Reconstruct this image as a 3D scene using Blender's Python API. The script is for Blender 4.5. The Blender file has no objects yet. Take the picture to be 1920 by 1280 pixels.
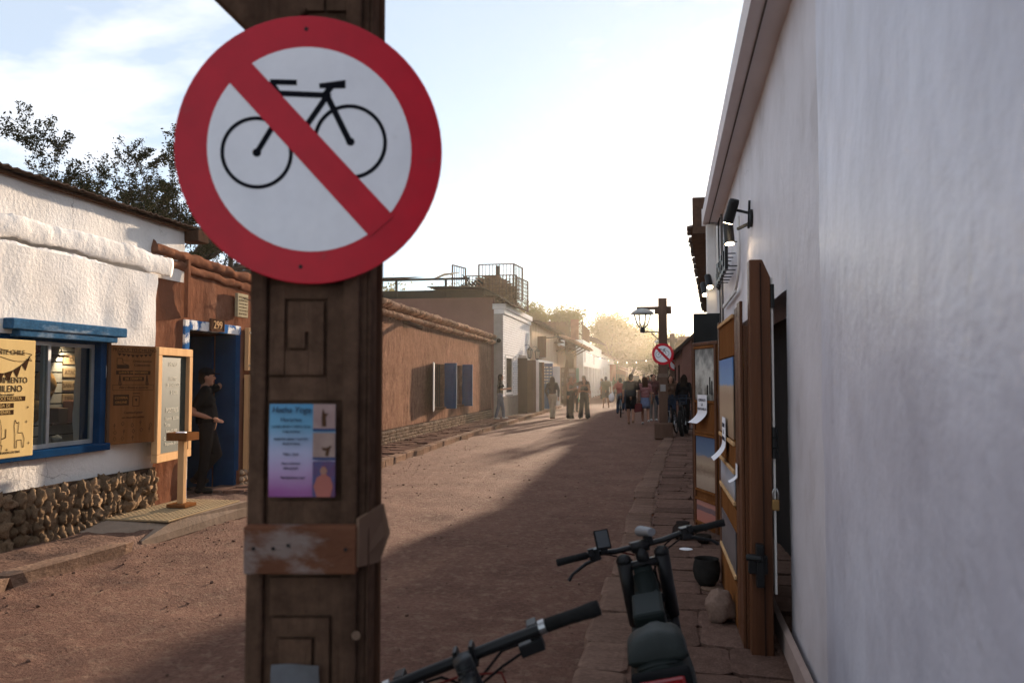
import bpy, bmesh, math, random
from math import sin, cos, pi, radians as R
from mathutils import Vector, Matrix, noise, Euler
random.seed(11)
rnd = random.uniform
SC = bpy.context.scene
COL = SC.collection

# ------------------------------------------------------------------ camera
FPX = 1920 * 28 / 36
YAW, PIT = R(10.07), math.atan(72 / FPX)
CAM = Vector((0, 0, 1.55))
cd = bpy.data.cameras.new('camera'); cam = bpy.data.objects.new('camera', cd); COL.objects.link(cam)
cd.lens = 28; cd.sensor_width = 36; cd.clip_start = 0.05; cd.clip_end = 3000
cam.location = CAM; cam.rotation_euler = (pi / 2 + PIT, 0, YAW)
cd.dof.use_dof = True; cd.dof.focus_distance = 13.0; cd.dof.aperture_fstop = 3.8
SC.camera = cam

# ------------------------------------------------------------------ sky, sun, exposure
SUN_AZ, SUN_EL = R(9.5), R(9.0)          # azimuth measured from +Y towards +X
SKY_STRENGTH, SUN_STRENGTH, EXPOSURE = 0.067, 5.0, 1.62
S = Vector((sin(SUN_AZ) * cos(SUN_EL), cos(SUN_AZ) * cos(SUN_EL), sin(SUN_EL)))
w = bpy.data.worlds.new('World'); SC.world = w; w.use_nodes = True
nt = w.node_tree; nt.nodes.clear(); N = nt.nodes.new; L = nt.links.new
out = N('ShaderNodeOutputWorld'); bg = N('ShaderNodeBackground'); sky = N('ShaderNodeTexSky')
sky.sky_type = 'NISHITA'; sky.sun_disc = False; sky.sun_elevation = SUN_EL; sky.sun_rotation = SUN_AZ
sky.altitude = 2400; sky.air_density = 1.0; sky.dust_density = 1.2; sky.ozone_density = 1.0
tc = N('ShaderNodeTexCoord'); sep = N('ShaderNodeSeparateXYZ'); L(tc.outputs['Generated'], sep.inputs[0])
zz = N('ShaderNodeMath'); zz.operation = 'ADD'; zz.inputs[1].default_value = 0.18; L(sep.outputs[2], zz.inputs[0])
zm = N('ShaderNodeMath'); zm.operation = 'MAXIMUM'; zm.inputs[1].default_value = 0.05; L(zz.outputs[0], zm.inputs[0])
dv = N('ShaderNodeVectorMath'); dv.operation = 'DIVIDE'
cmb = N('ShaderNodeCombineXYZ'); [L(zm.outputs[0], cmb.inputs[i]) for i in range(3)]
L(tc.outputs['Generated'], dv.inputs[0]); L(cmb.outputs[0], dv.inputs[1])
mp = N('ShaderNodeMapping'); mp.inputs['Location'].default_value = (2.6, 0.4, 0); mp.inputs['Scale'].default_value = (1.0, 1.5, 0.0)
L(dv.outputs[0], mp.inputs[0])
cn = N('ShaderNodeTexNoise'); cn.inputs['Scale'].default_value = 1.15; cn.inputs['Detail'].default_value = 9; cn.inputs['Roughness'].default_value = 0.56
L(mp.outputs[0], cn.inputs[0])
cr = N('ShaderNodeValToRGB'); cr.color_ramp.elements[0].position = 0.50; cr.color_ramp.elements[1].position = 0.60
L(cn.outputs[0], cr.inputs[0])
mx = N('ShaderNodeMix'); mx.data_type = 'RGBA'; mx.blend_type = 'LIGHTEN'; mx.clamp_result = False
cc = N('ShaderNodeMix'); cc.data_type = 'RGBA'            # cloud colour: shaded base to lit rim
cc.inputs[6].default_value = (5.4, 5.4, 5.6, 1); cc.inputs[7].default_value = (3.5, 3.55, 3.85, 1)
cr2 = N('ShaderNodeValToRGB'); cr2.color_ramp.elements[0].position = 0.58; cr2.color_ramp.elements[1].position = 0.74
L(cn.outputs[0], cr2.inputs[0]); L(cr2.outputs[0], cc.inputs[0])
gt0 = N('ShaderNodeMath'); gt0.operation = 'GREATER_THAN'; gt0.inputs[1].default_value = 0.015; L(sep.outputs[2], gt0.inputs[0])
cmk = N('ShaderNodeMath'); cmk.operation = 'MULTIPLY'; L(cr.outputs[0], cmk.inputs[0]); L(gt0.outputs[0], cmk.inputs[1])
L(cmk.outputs[0], mx.inputs[0]); L(sky.outputs[0], mx.inputs[6]); L(cc.outputs[2], mx.inputs[7])
veil = N('ShaderNodeMix'); veil.data_type = 'RGBA'; veil.blend_type = 'LIGHTEN'; veil.clamp_result = False; veil.inputs[0].default_value = 0.5; veil.inputs[7].default_value = (5.3, 5.8, 6.5, 1)   # thin high veil
L(mx.outputs[2], veil.inputs[6]); L(veil.outputs[2], bg.inputs[0]); bg.inputs[1].default_value = SKY_STRENGTH; L(bg.outputs[0], out.inputs[0])
sl = bpy.data.lights.new('sun', 'SUN'); sl.energy = SUN_STRENGTH; sl.angle = R(1.1); sl.color = (1.0, 0.80, 0.60)
so = bpy.data.objects.new('sun', sl); COL.objects.link(so); so.rotation_euler = S.to_track_quat('Z', 'Y').to_euler(); so.location = (0, 0, 20)
SC.view_settings.view_transform = 'Standard'; SC.view_settings.look = 'None'
SC.view_settings.exposure = EXPOSURE; SC.view_settings.gamma = 1; SC.view_settings.use_curve_mapping = False
SC.cycles.max_bounces = 6; SC.cycles.transparent_max_bounces = 12; SC.cycles.volume_bounces = 1
SC.cycles.use_denoising = True

# ------------------------------------------------------------------ placing helpers (world points seen at a photo position on a known plane)
def ray(px, py):
    x, y = (px - 960) / FPX, -(py - 640) / FPX
    fy = cos(PIT) - y * sin(PIT); fz = sin(PIT) + y * cos(PIT)
    return Vector((x * cos(YAW) - fy * sin(YAW), x * sin(YAW) + fy * cos(YAW), fz))
def G(px, py, z=0.0):
    r = ray(px, py); return CAM + r * ((z - CAM.z) / r.z)
def PX(px, py, X):
    r = ray(px, py); return CAM + r * (X / r.x)
def PY(px, py, Y):
    r = ray(px, py); return CAM + r * (Y / r.y)

# ------------------------------------------------------------------ materials
def mat(name, c1, c2=None, rough=0.85, scale=6.0, detail=6, stretch=(1, 1, 1), bump=0.0, bscale=None, bstretch=None,
        metal=0.0, spec=0.0, rand=0.0, spot=None, spotscale=2.0, spotpos=(0.55, 0.7), bdist=0.02, cont=.18, fine=None, crack=None):
    m = bpy.data.materials.new(name); m.use_nodes = True
    t = m.node_tree; b = t.nodes['Principled BSDF']; n = t.nodes.new; l = t.links.new
    b.inputs['Roughness'].default_value = rough; b.inputs['Metallic'].default_value = metal
    b.inputs['Specular IOR Level'].default_value = spec
    co = n('ShaderNodeTexCoord')
    def nz(sc, st, det=detail, ro=0.6):
        mpn = n('ShaderNodeMapping'); mpn.inputs['Scale'].default_value = st; l(co.outputs['Object'], mpn.inputs[0])
        x = n('ShaderNodeTexNoise'); x.inputs['Scale'].default_value = sc; x.inputs['Detail'].default_value = det
        x.inputs['Roughness'].default_value = ro; l(mpn.outputs[0], x.inputs[0]); return x
    c2 = c2 or tuple(v * 0.8 for v in c1)
    a = nz(scale, stretch); rp = n('ShaderNodeValToRGB')
    rp.color_ramp.elements[0].position = .5 - cont; rp.color_ramp.elements[1].position = .5 + cont
    rp.color_ramp.elements[0].color = (*c1, 1); rp.color_ramp.elements[1].color = (*c2, 1); l(a.outputs[0], rp.inputs[0])
    last = rp.outputs[0]
    if spot:
        q = nz(spotscale, stretch, 8, 0.65); r2 = n('ShaderNodeValToRGB')
        r2.color_ramp.elements[0].position, r2.color_ramp.elements[1].position = spotpos; l(q.outputs[0], r2.inputs[0])
        mm = n('ShaderNodeMix'); mm.data_type = 'RGBA'; l(r2.outputs[0], mm.inputs[0]); l(last, mm.inputs[6]); mm.inputs[7].default_value = (*spot, 1)
        last = mm.outputs[2]
    if crack:
        wp_ = nz(2.0, (1, 1, 1), 5); va = n('ShaderNodeVectorMath'); va.operation = 'MULTIPLY_ADD'; va.inputs[1].default_value = (.5, .5, .5); l(wp_.outputs['Color'], va.inputs[0]); l(co.outputs['Object'], va.inputs[2])
        vo = n('ShaderNodeTexVoronoi'); vo.feature = 'DISTANCE_TO_EDGE'; vo.inputs['Scale'].default_value = crack[0]; l(va.outputs[0], vo.inputs['Vector'])
        r3 = n('ShaderNodeMapRange'); r3.inputs[1].default_value = 0; r3.inputs[2].default_value = .006; r3.inputs[3].default_value = crack[1]; r3.inputs[4].default_value = 0; l(vo.outputs['Distance'], r3.inputs[0])
        mk = nz(.9, (1, 1, 1), 3); r4_ = n('ShaderNodeMapRange'); r4_.inputs[1].default_value = .52; r4_.inputs[2].default_value = .6; l(mk.outputs[0], r4_.inputs[0])
        ml = n('ShaderNodeMath'); ml.operation = 'MULTIPLY'; l(r3.outputs[0], ml.inputs[0]); l(r4_.outputs[0], ml.inputs[1])
        mm = n('ShaderNodeMix'); mm.data_type = 'RGBA'; l(ml.outputs[0], mm.inputs[0]); l(last, mm.inputs[6]); mm.inputs[7].default_value = (.22, .19, .18, 1); last = mm.outputs[2]
    if fine:
        q = nz(fine[0], (1, 1, 1), 4, 0.7); mr = n('ShaderNodeMapRange'); l(q.outputs[0], mr.inputs[0]); mr.inputs[1].default_value = .3; mr.inputs[2].default_value = .7
        mr.inputs[3].default_value = 1 - fine[1]; mr.inputs[4].default_value = 1 + fine[1]
        hs = n('ShaderNodeHueSaturation'); l(mr.outputs[0], hs.inputs['Value']); l(last, hs.inputs['Color']); last = hs.outputs[0]
    if rand:
        oi = n('ShaderNodeObjectInfo'); mr = n('ShaderNodeMapRange'); l(oi.outputs['Random'], mr.inputs[0])
        mr.inputs[3].default_value = 1 - rand; mr.inputs[4].default_value = 1 + rand
        hs = n('ShaderNodeHueSaturation'); l(mr.outputs[0], hs.inputs['Value']); l(last, hs.inputs['Color']); last = hs.outputs[0]
    l(last, b.inputs['Base Color'])
    if bump:
        q = nz(bscale or scale * 4, bstretch or stretch, 8, 0.65); bp = n('ShaderNodeBump')
        bp.inputs['Strength'].default_value = bump; bp.inputs['Distance'].default_value = bdist
        l(q.outputs[0], bp.inputs['Height']); l(bp.outputs[0], b.inputs['Normal'])
    return m
def emis(name, col, st):
    m = bpy.data.materials.new(name); m.use_nodes = True; b = m.node_tree.nodes['Principled BSDF']
    b.inputs['Base Color'].default_value = (*col, 1); b.inputs['Emission Color'].default_value = (*col, 1); b.inputs['Emission Strength'].default_value = st
    return m
def glassmat(name, tint=(0.8, 0.85, 0.85), gl=0.12):
    m = bpy.data.materials.new(name); m.use_nodes = True; t = m.node_tree; t.nodes.clear()
    o = t.nodes.new('ShaderNodeOutputMaterial'); mxs = t.nodes.new('ShaderNodeMixShader'); tr = t.nodes.new('ShaderNodeBsdfTransparent')
    gsy = t.nodes.new('ShaderNodeBsdfGlossy'); gsy.inputs['Roughness'].default_value = 0.03; tr.inputs[0].default_value = (*tint, 1)
    lw = t.nodes.new('ShaderNodeLayerWeight'); lw.inputs[0].default_value = 0.5; pw_ = t.nodes.new('ShaderNodeMath'); pw_.operation = 'POWER'; pw_.inputs[1].default_value = 4.0
    fr = t.nodes.new('ShaderNodeMath'); fr.operation = 'MULTIPLY_ADD'; fr.inputs[1].default_value = .5; fr.inputs[2].default_value = .02; t.links.new(lw.outputs['Facing'], pw_.inputs[0]); t.links.new(pw_.outputs[0], fr.inputs[0])
    t.links.new(fr.outputs[0], mxs.inputs[0]); t.links.new(tr.outputs[0], mxs.inputs[1]); t.links.new(gsy.outputs[0], mxs.inputs[2]); t.links.new(mxs.outputs[0], o.inputs[0])
    return m
def ramp_mat(name, axis, lo, hi, stops, ns=0.0, nscale=6.0, rough=0.5, spec=0.4, stretch=(1, 1, 1)):
    """flat print: colour bands along one object axis, broken by noise"""
    m = bpy.data.materials.new(name); m.use_nodes = True; t = m.node_tree; b = t.nodes['Principled BSDF']; n = t.nodes.new; l = t.links.new
    b.inputs['Roughness'].default_value = rough; b.inputs['Specular IOR Level'].default_value = spec
    co = n('ShaderNodeTexCoord'); sp = n('ShaderNodeSeparateXYZ'); l(co.outputs['Object'], sp.inputs[0])
    mr = n('ShaderNodeMapRange'); mr.inputs[1].default_value = lo; mr.inputs[2].default_value = hi; l(sp.outputs[axis], mr.inputs[0])
    v = mr.outputs[0]
    if ns:
        mpn = n('ShaderNodeMapping'); mpn.inputs['Scale'].default_value = stretch; l(co.outputs['Object'], mpn.inputs[0])
        x = n('ShaderNodeTexNoise'); x.inputs['Scale'].default_value = nscale; x.inputs['Detail'].default_value = 8; x.inputs['Roughness'].default_value = 0.65; l(mpn.outputs[0], x.inputs[0])
        k = n('ShaderNodeMath'); k.operation = 'MULTIPLY_ADD'; k.inputs[1].default_value = ns; k.inputs[2].default_value = -ns / 2; l(x.outputs[0], k.inputs[0])
        ad = n('ShaderNodeMath'); l(v, ad.inputs[0]); l(k.outputs[0], ad.inputs[1]); v = ad.outputs[0]
    rp = n('ShaderNodeValToRGB'); e = rp.color_ramp.elements
    while len(e) < len(stops): e.new(0.5)
    for el, (p, c) in zip(e, stops): el.position = p; el.color = (*c, 1)
    l(v, rp.inputs[0]); l(rp.outputs[0], b.inputs['Base Color'])
    return m

# ------------------------------------------------------------------ mesh builder
ORG = {}
class MB:
    def __init__(s): s.v = []; s.f = []
    def add(s, vs, fs):
        o = len(s.v); s.v += [Vector(p) for p in vs]; s.f += [tuple(i + o for i in f) for f in fs]; return s
    def box(s, x0, x1, y0, y1, z0, z1, rot=None, piv=None):
        vs = [Vector(p) for p in ((x0, y0, z0), (x1, y0, z0), (x1, y1, z0), (x0, y1, z0), (x0, y0, z1), (x1, y0, z1), (x1, y1, z1), (x0, y1, z1))]
        if rot:
            p = Vector(piv) if piv else Vector(((x0 + x1) / 2, (y0 + y1) / 2, (z0 + z1) / 2)); m = Euler(rot).to_matrix()
            vs = [p + m @ (q - p) for q in vs]
        return s.add(vs, ((0, 3, 2, 1), (4, 5, 6, 7), (0, 1, 5, 4), (1, 2, 6, 5), (2, 3, 7, 6), (3, 0, 4, 7)))
    def bar(s, a, b, w, h=None, up=(0, 0, 1)):
        a, b = Vector(a), Vector(b); h = h or w; d = (b - a).normalized(); u = Vector(up)
        if abs(d.dot(u)) > 0.98: u = Vector((1, 0, 0))
        x = d.cross(u).normalized(); y = x.cross(d)
        vs = [p + x * i * w / 2 + y * j * h / 2 for p in (a, b) for i, j in ((-1, -1), (1, -1), (1, 1), (-1, 1))]
        return s.add(vs, ((3, 2, 1, 0), (4, 5, 6, 7), (0, 1, 5, 4), (1, 2, 6, 5), (2, 3, 7, 6), (3, 0, 4, 7)))
    def tube(s, pts, r, n=8, caps=True):
        pts = [Vector(p) for p in pts]; rs = r if isinstance(r, (list, tuple)) else [r] * len(pts); o = len(s.v); u = None
        for i, p in enumerate(pts):
            d = (pts[min(i + 1, len(pts) - 1)] - pts[max(i - 1, 0)]).normalized()
            if u is None: u = d.orthogonal().normalized()
            else:
                u = u - d * u.dot(d); u = u.normalized() if u.length > 1e-6 else d.orthogonal().normalized()
            v = d.cross(u)
            for k in range(n):
                a = 2 * pi * k / n; s.v.append(p + (u * cos(a) + v * sin(a)) * rs[i])
        for i in range(len(pts) - 1):
            for k in range(n):
                a, b = o + i * n + k, o + i * n + (k + 1) % n
                s.f.append((a, b, b + n, a + n))
        if caps:
            s.f.append(tuple(o + k for k in reversed(range(n)))); s.f.append(tuple(o + (len(pts) - 1) * n + k for k in range(n)))
        return s
    def cap(s, a, ra, b, rb, n=10, c0=True, c1=True):
        """tapered capsule"""
        a, b = Vector(a), Vector(b); d = (b - a); ln = d.length; d = d / ln if ln > 1e-6 else Vector((0, 0, 1))
        pts, rs = [], []
        if c0:
            for t in (0.02, 0.5, 0.87): pts.append(a - d * ra * cos(math.asin(t))); rs.append(ra * t)
        pts.append(a); rs.append(ra); pts.append(b); rs.append(rb)
        if c1:
            for t in (0.87, 0.5, 0.02): pts.append(b + d * rb * cos(math.asin(t))); rs.append(rb * t)
        return s.tube(pts, rs, n)
    def ell(s, c, r, nu=12, nv=8, rot=None, lump=0.0, seed=0):
        c = Vector(c); m = Euler(rot).to_matrix() if rot else None; o = len(s.v)
        for j in range(nv + 1):
            t = pi * j / nv
            for k in range(nu):
                a = 2 * pi * k / nu; q = Vector((sin(t) * cos(a), sin(t) * sin(a), cos(t)))
                if lump: q = q * (1 + lump * noise.noise(q * 1.6 + Vector((seed * 7.1, seed * 3.3, seed))))
                q = Vector((q.x * r[0], q.y * r[1], q.z * r[2]))
                if m: q = m @ q
                s.v.append(c + q)
        for j in range(nv):
            for k in range(nu):
                a, b = o + j * nu + k, o + j * nu + (k + 1) % nu
                s.f.append((a, a + nu, b + nu, b))
        return s
    def lathe(s, c, prof, n=24, axis='Z'):
        c = Vector(c); o = len(s.v)
        for r, z in prof:
            for k in range(n):
                a = 2 * pi * k / n; q = (r * cos(a), r * sin(a), z)
                if axis == 'Y': q = (q[0], q[2], q[1])
                if axis == 'X': q = (q[2], q[0], q[1])
                s.v.append(c + Vector(q))
        for i in range(len(prof) - 1):
            for k in range(n):
                a, b = o + i * n + k, o + i * n + (k + 1) % n; s.f.append((a, b, b + n, a + n))
        s.f.append(tuple(o + k for k in range(n))); s.f.append(tuple(o + (len(prof) - 1) * n + k for k in reversed(range(n))))
        return s
    def prism(s, poly, off):
        off = Vector(off); n = len(poly); p = [Vector(q) for q in poly]
        return s.add(p + [q + off for q in p], [tuple(reversed(range(n))), tuple(range(n, 2 * n))] + [(i, (i + 1) % n, n + (i + 1) % n, n + i) for i in range(n)])
    def grid(s, fn, us, vs, skip=None):
        o = len(s.v); nv = len(vs)
        for u in us:
            for v in vs: s.v.append(Vector(fn(u, v)))
        for i in range(len(us) - 1):
            for j in range(nv - 1):
                if skip and skip((us[i] + us[i + 1]) / 2, (vs[j] + vs[j + 1]) / 2): continue
                a = o + i * nv + j; s.f.append((a, a + nv, a + nv + 1, a + 1))
        return s
    def xf(s, M_): s.v = [M_ @ p for p in s.v]; return s
    def build(s, name, m, parent=None, smooth=False, bevel=0.0, fix=True, **props):
        me = bpy.data.meshes.new(name); o0 = ORG.get(parent.name, Vector()) if parent else Vector()
        me.from_pydata([tuple(p - o0) for p in s.v], [], s.f); me.update()
        if fix:
            b = bmesh.new(); b.from_mesh(me); bmesh.ops.recalc_face_normals(b, faces=b.faces); b.to_mesh(me); b.free()
        me.materials.append(m)
        if smooth: me.polygons.foreach_set('use_smooth', [True] * len(me.polygons))
        o = bpy.data.objects.new(name, me); COL.objects.link(o)
        if parent: o.parent = parent; ORG[o.name] = o0
        else: ORG[o.name] = Vector()
        if bevel:
            md = o.modifiers.new('bevel', 'BEVEL'); md.width = bevel; md.segments = 2; md.limit_method = 'ANGLE'; md.angle_limit = R(40)
        for k, v in props.items(): o[k] = v
        return o
def tag(o, label=None, cat=None, group=None, kind=None):
    for k, v in (('label', label), ('category', cat), ('group', group), ('kind', kind)):
        if v: o[k] = v
    return o
def thing(name, label, cat, loc=(0, 0, 0), group=None):
    o = bpy.data.objects.new(name, None); COL.objects.link(o); o.location = loc; o.empty_display_size = 0.1
    ORG[o.name] = Vector(loc); return tag(o, label, cat, group)
KIDS = {}
def copy_tree(o, parent=None, label=None, group=None):
    c = o.copy(); COL.objects.link(c); ORG[c.name] = ORG.get(o.name, Vector()).copy()
    if parent: c.parent = parent
    if label: c['label'] = label
    if group: c['group'] = group
    for ch in list(o.children): copy_tree(ch, c)
    return c
def piece(name, me, parent, loc, rot=(0, 0, 0), sc=(1, 1, 1)):
    o = bpy.data.objects.new(name, me); COL.objects.link(o); o.parent = parent
    o.location = Vector(loc) - ORG[parent.name]; o.rotation_euler = rot; o.scale = sc; return o
def mesh_of(mb, name, m, smooth=False):
    o = mb.build(name, m, None, smooth); me = o.data; bpy.data.objects.remove(o); return me
def text(body, parent, loc, rot, size, m, ext=0.0006, align='CENTER', name='lettering', sx=1.0, shear=0.0):
    c = bpy.data.curves.new(name, 'FONT'); c.body = body; c.size = size; c.align_x = align; c.align_y = 'CENTER'; c.extrude = ext; c.shear = shear
    c.materials.append(m); o = bpy.data.objects.new(name, c); COL.objects.link(o); o.parent = parent
    o.location = Vector(loc) - ORG[parent.name]; o.rotation_euler = rot; o.scale = (sx, 1, 1); ORG[o.name] = ORG[parent.name]; return o
def lin(a, b, n): return [a + (b - a) * i / n for i in range(n + 1)]
def steps(a, b, d, extra=()):
    n = max(1, int(round((b - a) / d))); v = sorted(set([round(x, 4) for x in lin(a, b, n)] + [round(e, 4) for e in extra if a < e < b])); return v
def fbm(p, o=4): return noise.fractal(p, 0.9, 2.0, o)
def facade(name, m, parent, X, y0, y1, z0, z1, holes=(), res=0.12, amp=0.012, thick=0.35, sgn=1, slope=0.0, topfn=None, freq=2.2):
    """plastered wall in the plane X (+slope*Y), outer face towards sgn*X, uneven surface, real openings with reveals"""
    ys = steps(y0, y1, res, [h[0] for h in holes] + [h[1] for h in holes]); zs = steps(z0, z1, res, [h[2] for h in holes] + [h[3] for h in holes])
    def fn(y, z):
        zt = z
        if topfn: zt = z0 + (z - z0) * (topfn(y) - z0) / (z1 - z0)
        d = amp * (fbm(Vector((X * 3, y * freq, zt * freq))) + 0.45 * fbm(Vector((X, y * freq * 4, zt * freq * 4))))
        return (X + slope * y + sgn * d, y, zt)
    mb = MB(); mb.grid(fn, ys, zs, lambda y, z: any(h[0] < y < h[1] and h[2] < z < h[3] for h in holes))
    me = bpy.data.meshes.new(name); o0 = ORG.get(parent.name, Vector()) if parent else Vector()
    me.from_pydata([tuple(p - o0) for p in mb.v], [], mb.f)
    b = bmesh.new(); b.from_mesh(me); bmesh.ops.delete(b, geom=[v for v in b.verts if not v.link_faces], context='VERTS')
    for f in b.faces: f.smooth = True
    ed = [e for e in b.edges if e.is_boundary]
    r = bmesh.ops.extrude_edge_only(b, edges=ed)
    nv = [g for g in r['geom'] if isinstance(g, bmesh.types.BMVert)]
    bmesh.ops.translate(b, verts=nv, vec=(-sgn * thick, 0, 0))
    for g in r['geom']:
        if isinstance(g, bmesh.types.BMFace): g.smooth = False
    for e in ed: e.smooth = False
    bmesh.ops.recalc_face_normals(b, faces=b.faces)
    b.to_mesh(me); b.free(); me.materials.append(m)
    o = bpy.data.objects.new(name, me); COL.objects.link(o)
    if parent: o.parent = parent
    ORG[o.name] = o0; return o
def bx(name, m, parent, x0, x1, y0, y1, z0, z1, bevel=0.004, rot=None, piv=None, **pr):
    return MB().box(x0, x1, y0, y1, z0, z1, rot, piv).build(name, m, parent, bevel=bevel, **pr)

# ------------------------------------------------------------------ palette
WHITE_PL = mat('white_plaster', (.76, .73, .70), (.62, .58, .54), scale=1.3, cont=.22, crack=(1.2, .8), bump=0.8, bscale=26, spot=(.50, .40, .32), spotscale=0.9, spotpos=(.62, .8), bdist=0.012)
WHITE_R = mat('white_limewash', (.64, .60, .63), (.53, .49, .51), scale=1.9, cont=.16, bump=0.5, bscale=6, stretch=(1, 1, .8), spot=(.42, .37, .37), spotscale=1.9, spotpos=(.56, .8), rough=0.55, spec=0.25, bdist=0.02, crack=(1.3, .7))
WHITE_N = mat('skylit_gloss_limewash', (.64, .625, .70), (.50, .48, .545), scale=2.0, cont=.16, bump=0.5, bscale=4.0, stretch=(1, 1, 1), spot=(.40, .37, .39), spotscale=1.5, spotpos=(.55, .8), rough=0.42, spec=0.35, bdist=0.03, fine=(6, .07), crack=(1.1, .6))  # cooler twin of white_limewash; skylight on the near section put into its colour
WHITE_P = mat('white_paint', (.74, .72, .70), (.66, .63, .60), scale=3, bump=0.15, bscale=30, spot=(.45, .38, .33), spotscale=1.4, spotpos=(.6, .78))
ADOBE = mat('adobe_brown', (.20, .088, .052), (.13, .056, .034), scale=2.5, bump=0.9, bscale=14, bstretch=(1, 1, .6), spot=(.25, .125, .08), spotscale=1.2, bdist=0.015)
STRAW = mat('straw_adobe', (.25, .142, .100), (.11, .060, .042), scale=7, cont=.17, stretch=(1, 1.1, .4), fine=(13, .3), bump=1.0, bscale=24, bstretch=(1, 1, .2), spot=(.19, .108, .074), spotscale=1.6, spotpos=(.42, .7), bdist=0.03)
MAUVE = mat('mauve_adobe', (.22, .115, .09), (.17, .088, .07), scale=1.0, bump=0.3, bscale=10)
TANW = mat('tan_adobe', (.58, .45, .32), (.47, .34, .23), scale=2, bump=0.6, bscale=12, stretch=(1, 1, .4))
TILE = mat('clay_cornice', (.50, .32, .21), (.26, .145, .09), scale=6, bump=0.7, bscale=20, rand=0.42, cont=.12)
STONE = mat('river_stone', (.27, .185, .115), (.13, .085, .055), scale=7, bump=0.8, bscale=22, rand=0.3, bdist=0.015)
PEBB = mat('pebble', (.36, .27, .19), (.26, .18, .125), scale=14, bump=0.3, bscale=40, rand=0.3)
MORTAR = mat('mud_mortar', (.075, .05, .037), (.05, .034, .025), scale=9, bump=0.7, bscale=30)
DIRT = mat('dirt_road', (.205, .113, .083), (.135, .073, .055), cont=.2, scale=1.5, fine=(34, .26), bump=1.0, bscale=42, spot=(.25, .16, .115), spotscale=11, spotpos=(.5, .72), detail=12, bdist=0.045, spec=.03)
PAVE = mat('dusty_paving', (.17, .10, .073), (.105, .06, .046), scale=4, cont=.13, bump=1.0, bscale=26, detail=9, bdist=0.03, spec=.04, fine=(30, .35))
SLAB = mat('paving_stone', (.155, .096, .075), (.105, .064, .05), scale=5, fine=(30, .3), bump=0.8, bscale=25, rand=0.22)
KERB_R = mat('flat_kerb', (.185, .118, .09), (.13, .082, .063), scale=5, fine=(30, .25), bump=0.8, bscale=24, rand=0.15)
KERB = mat('kerb_stone', (.235, .155, .112), (.16, .105, .077), scale=5, fine=(30, .25), bump=0.8, bscale=24, rand=0.18)
BLUE = mat('blue_paint', (.055, .135, .235), (.032, .09, .17), fine=(25, .3), scale=5, bump=0.45, bscale=40, stretch=(1, .3, 1), spot=(.26, .32, .38), spotscale=7, spotpos=(.56, .70))
SHUT = mat('shutter_blue', (.010, .062, .165), (.007, .046, .125), scale=4, bump=0.2, bscale=20, rough=0.6, spec=.02)
BLUE_D = mat('dark_blue_paint', (.010, .045, .115), (.007, .032, .085), scale=4, bump=0.2, bscale=20, rough=0.55)
WOOD_L = mat('pine_wood', (.60, .38, .20), (.47, .28, .14), scale=7, stretch=(1, 1, .12), bump=0.25, bscale=30, rough=0.55)
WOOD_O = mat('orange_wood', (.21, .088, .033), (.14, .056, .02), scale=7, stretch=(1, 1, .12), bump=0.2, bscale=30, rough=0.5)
WOOD_R = mat('varnished_wood', (.125, .050, .024), (.066, .027, .014), scale=8, stretch=(1, 1, .08), bump=0.35, bscale=30, rough=0.4, spec=.15)
WOOD_D = mat('dark_post_wood', (.118, .070, .047), (.052, .031, .022), fine=(20, .3), scale=7, stretch=(1, 1, .12), bump=0.5, bscale=30, rough=0.62, spot=(.30, .25, .22), spotscale=11, spotpos=(.67, .70))
WOOD_B = mat('brown_wood', (.12, .065, .04), (.075, .04, .025), scale=6, stretch=(1, 1, .15), bump=0.4, bscale=25)
WOOD_Y = mat('yellow_board', (.70, .50, .22), (.62, .43, .18), scale=5, stretch=(1, 1, .2), bump=0.06, rough=0.55)
ENGRAVE = mat('burnt_lettering', (.055, .028, .015), rough=0.8)
ENGR_L = mat('cut_out_letter', (.60, .40, .16), rough=0.7)
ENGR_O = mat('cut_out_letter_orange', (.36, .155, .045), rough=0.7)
BLACK = mat('black_paint', (.018, .018, .019), (.012, .012, .013), rough=0.5)
BLACKM = mat('black_metal', (.012, .012, .013), (.008, .008, .009), rough=0.42, spec=.22)
RUBBER = mat('rubber', (.012, .012, .012), (.017, .017, .017), scale=40, rough=0.75, bump=.3, bscale=160, spec=.08)
STEEL = mat('steel', (.45, .45, .46), rough=0.35, metal=0.9)
ALU = mat('aluminium_frame', (.42, .42, .42), rough=0.45, metal=0.5)
RUST = mat('rusty_iron', (.09, .05, .034), (.05, .03, .022), scale=10, bump=0.4, rough=0.8)
GREY = mat('grey_skirting', (.17, .155, .145), (.13, .115, .105), scale=4, bump=0.3)
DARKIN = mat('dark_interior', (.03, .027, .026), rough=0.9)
GLASS = glassmat('window_glass')
CORR = mat('corrugated_iron', (.075, .052, .04), (.045, .032, .026), scale=3, rough=0.95)
TERR = mat('roof_earth', (.24, .15, .11), (.17, .10, .075), scale=2, bump=0.6)
CHALK = mat('chalk', (.62, .60, .52), rough=0.95)
PAPER = mat('white_paper', (.78, .77, .80), (.72, .71, .75), rough=0.7)
INK = mat('ink', (.05, .05, .07), rough=0.8)
RED = mat('sign_red', (.56, .007, .025), (.46, .006, .021), scale=3, spot=(.40, .03, .04), spotscale=6, spotpos=(.62, .8), rough=0.3, spec=0.25)
SWHITE = mat('sign_white', (.84, .84, .88), (.78, .78, .83), fine=(3, .04), spot=(.62, .60, .60), spotscale=5, spotpos=(.66, .8), rough=0.25, spec=0.4, scale=2)
SBLACK = mat('sign_black', (.012, .013, .018), rough=0.35)
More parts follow.
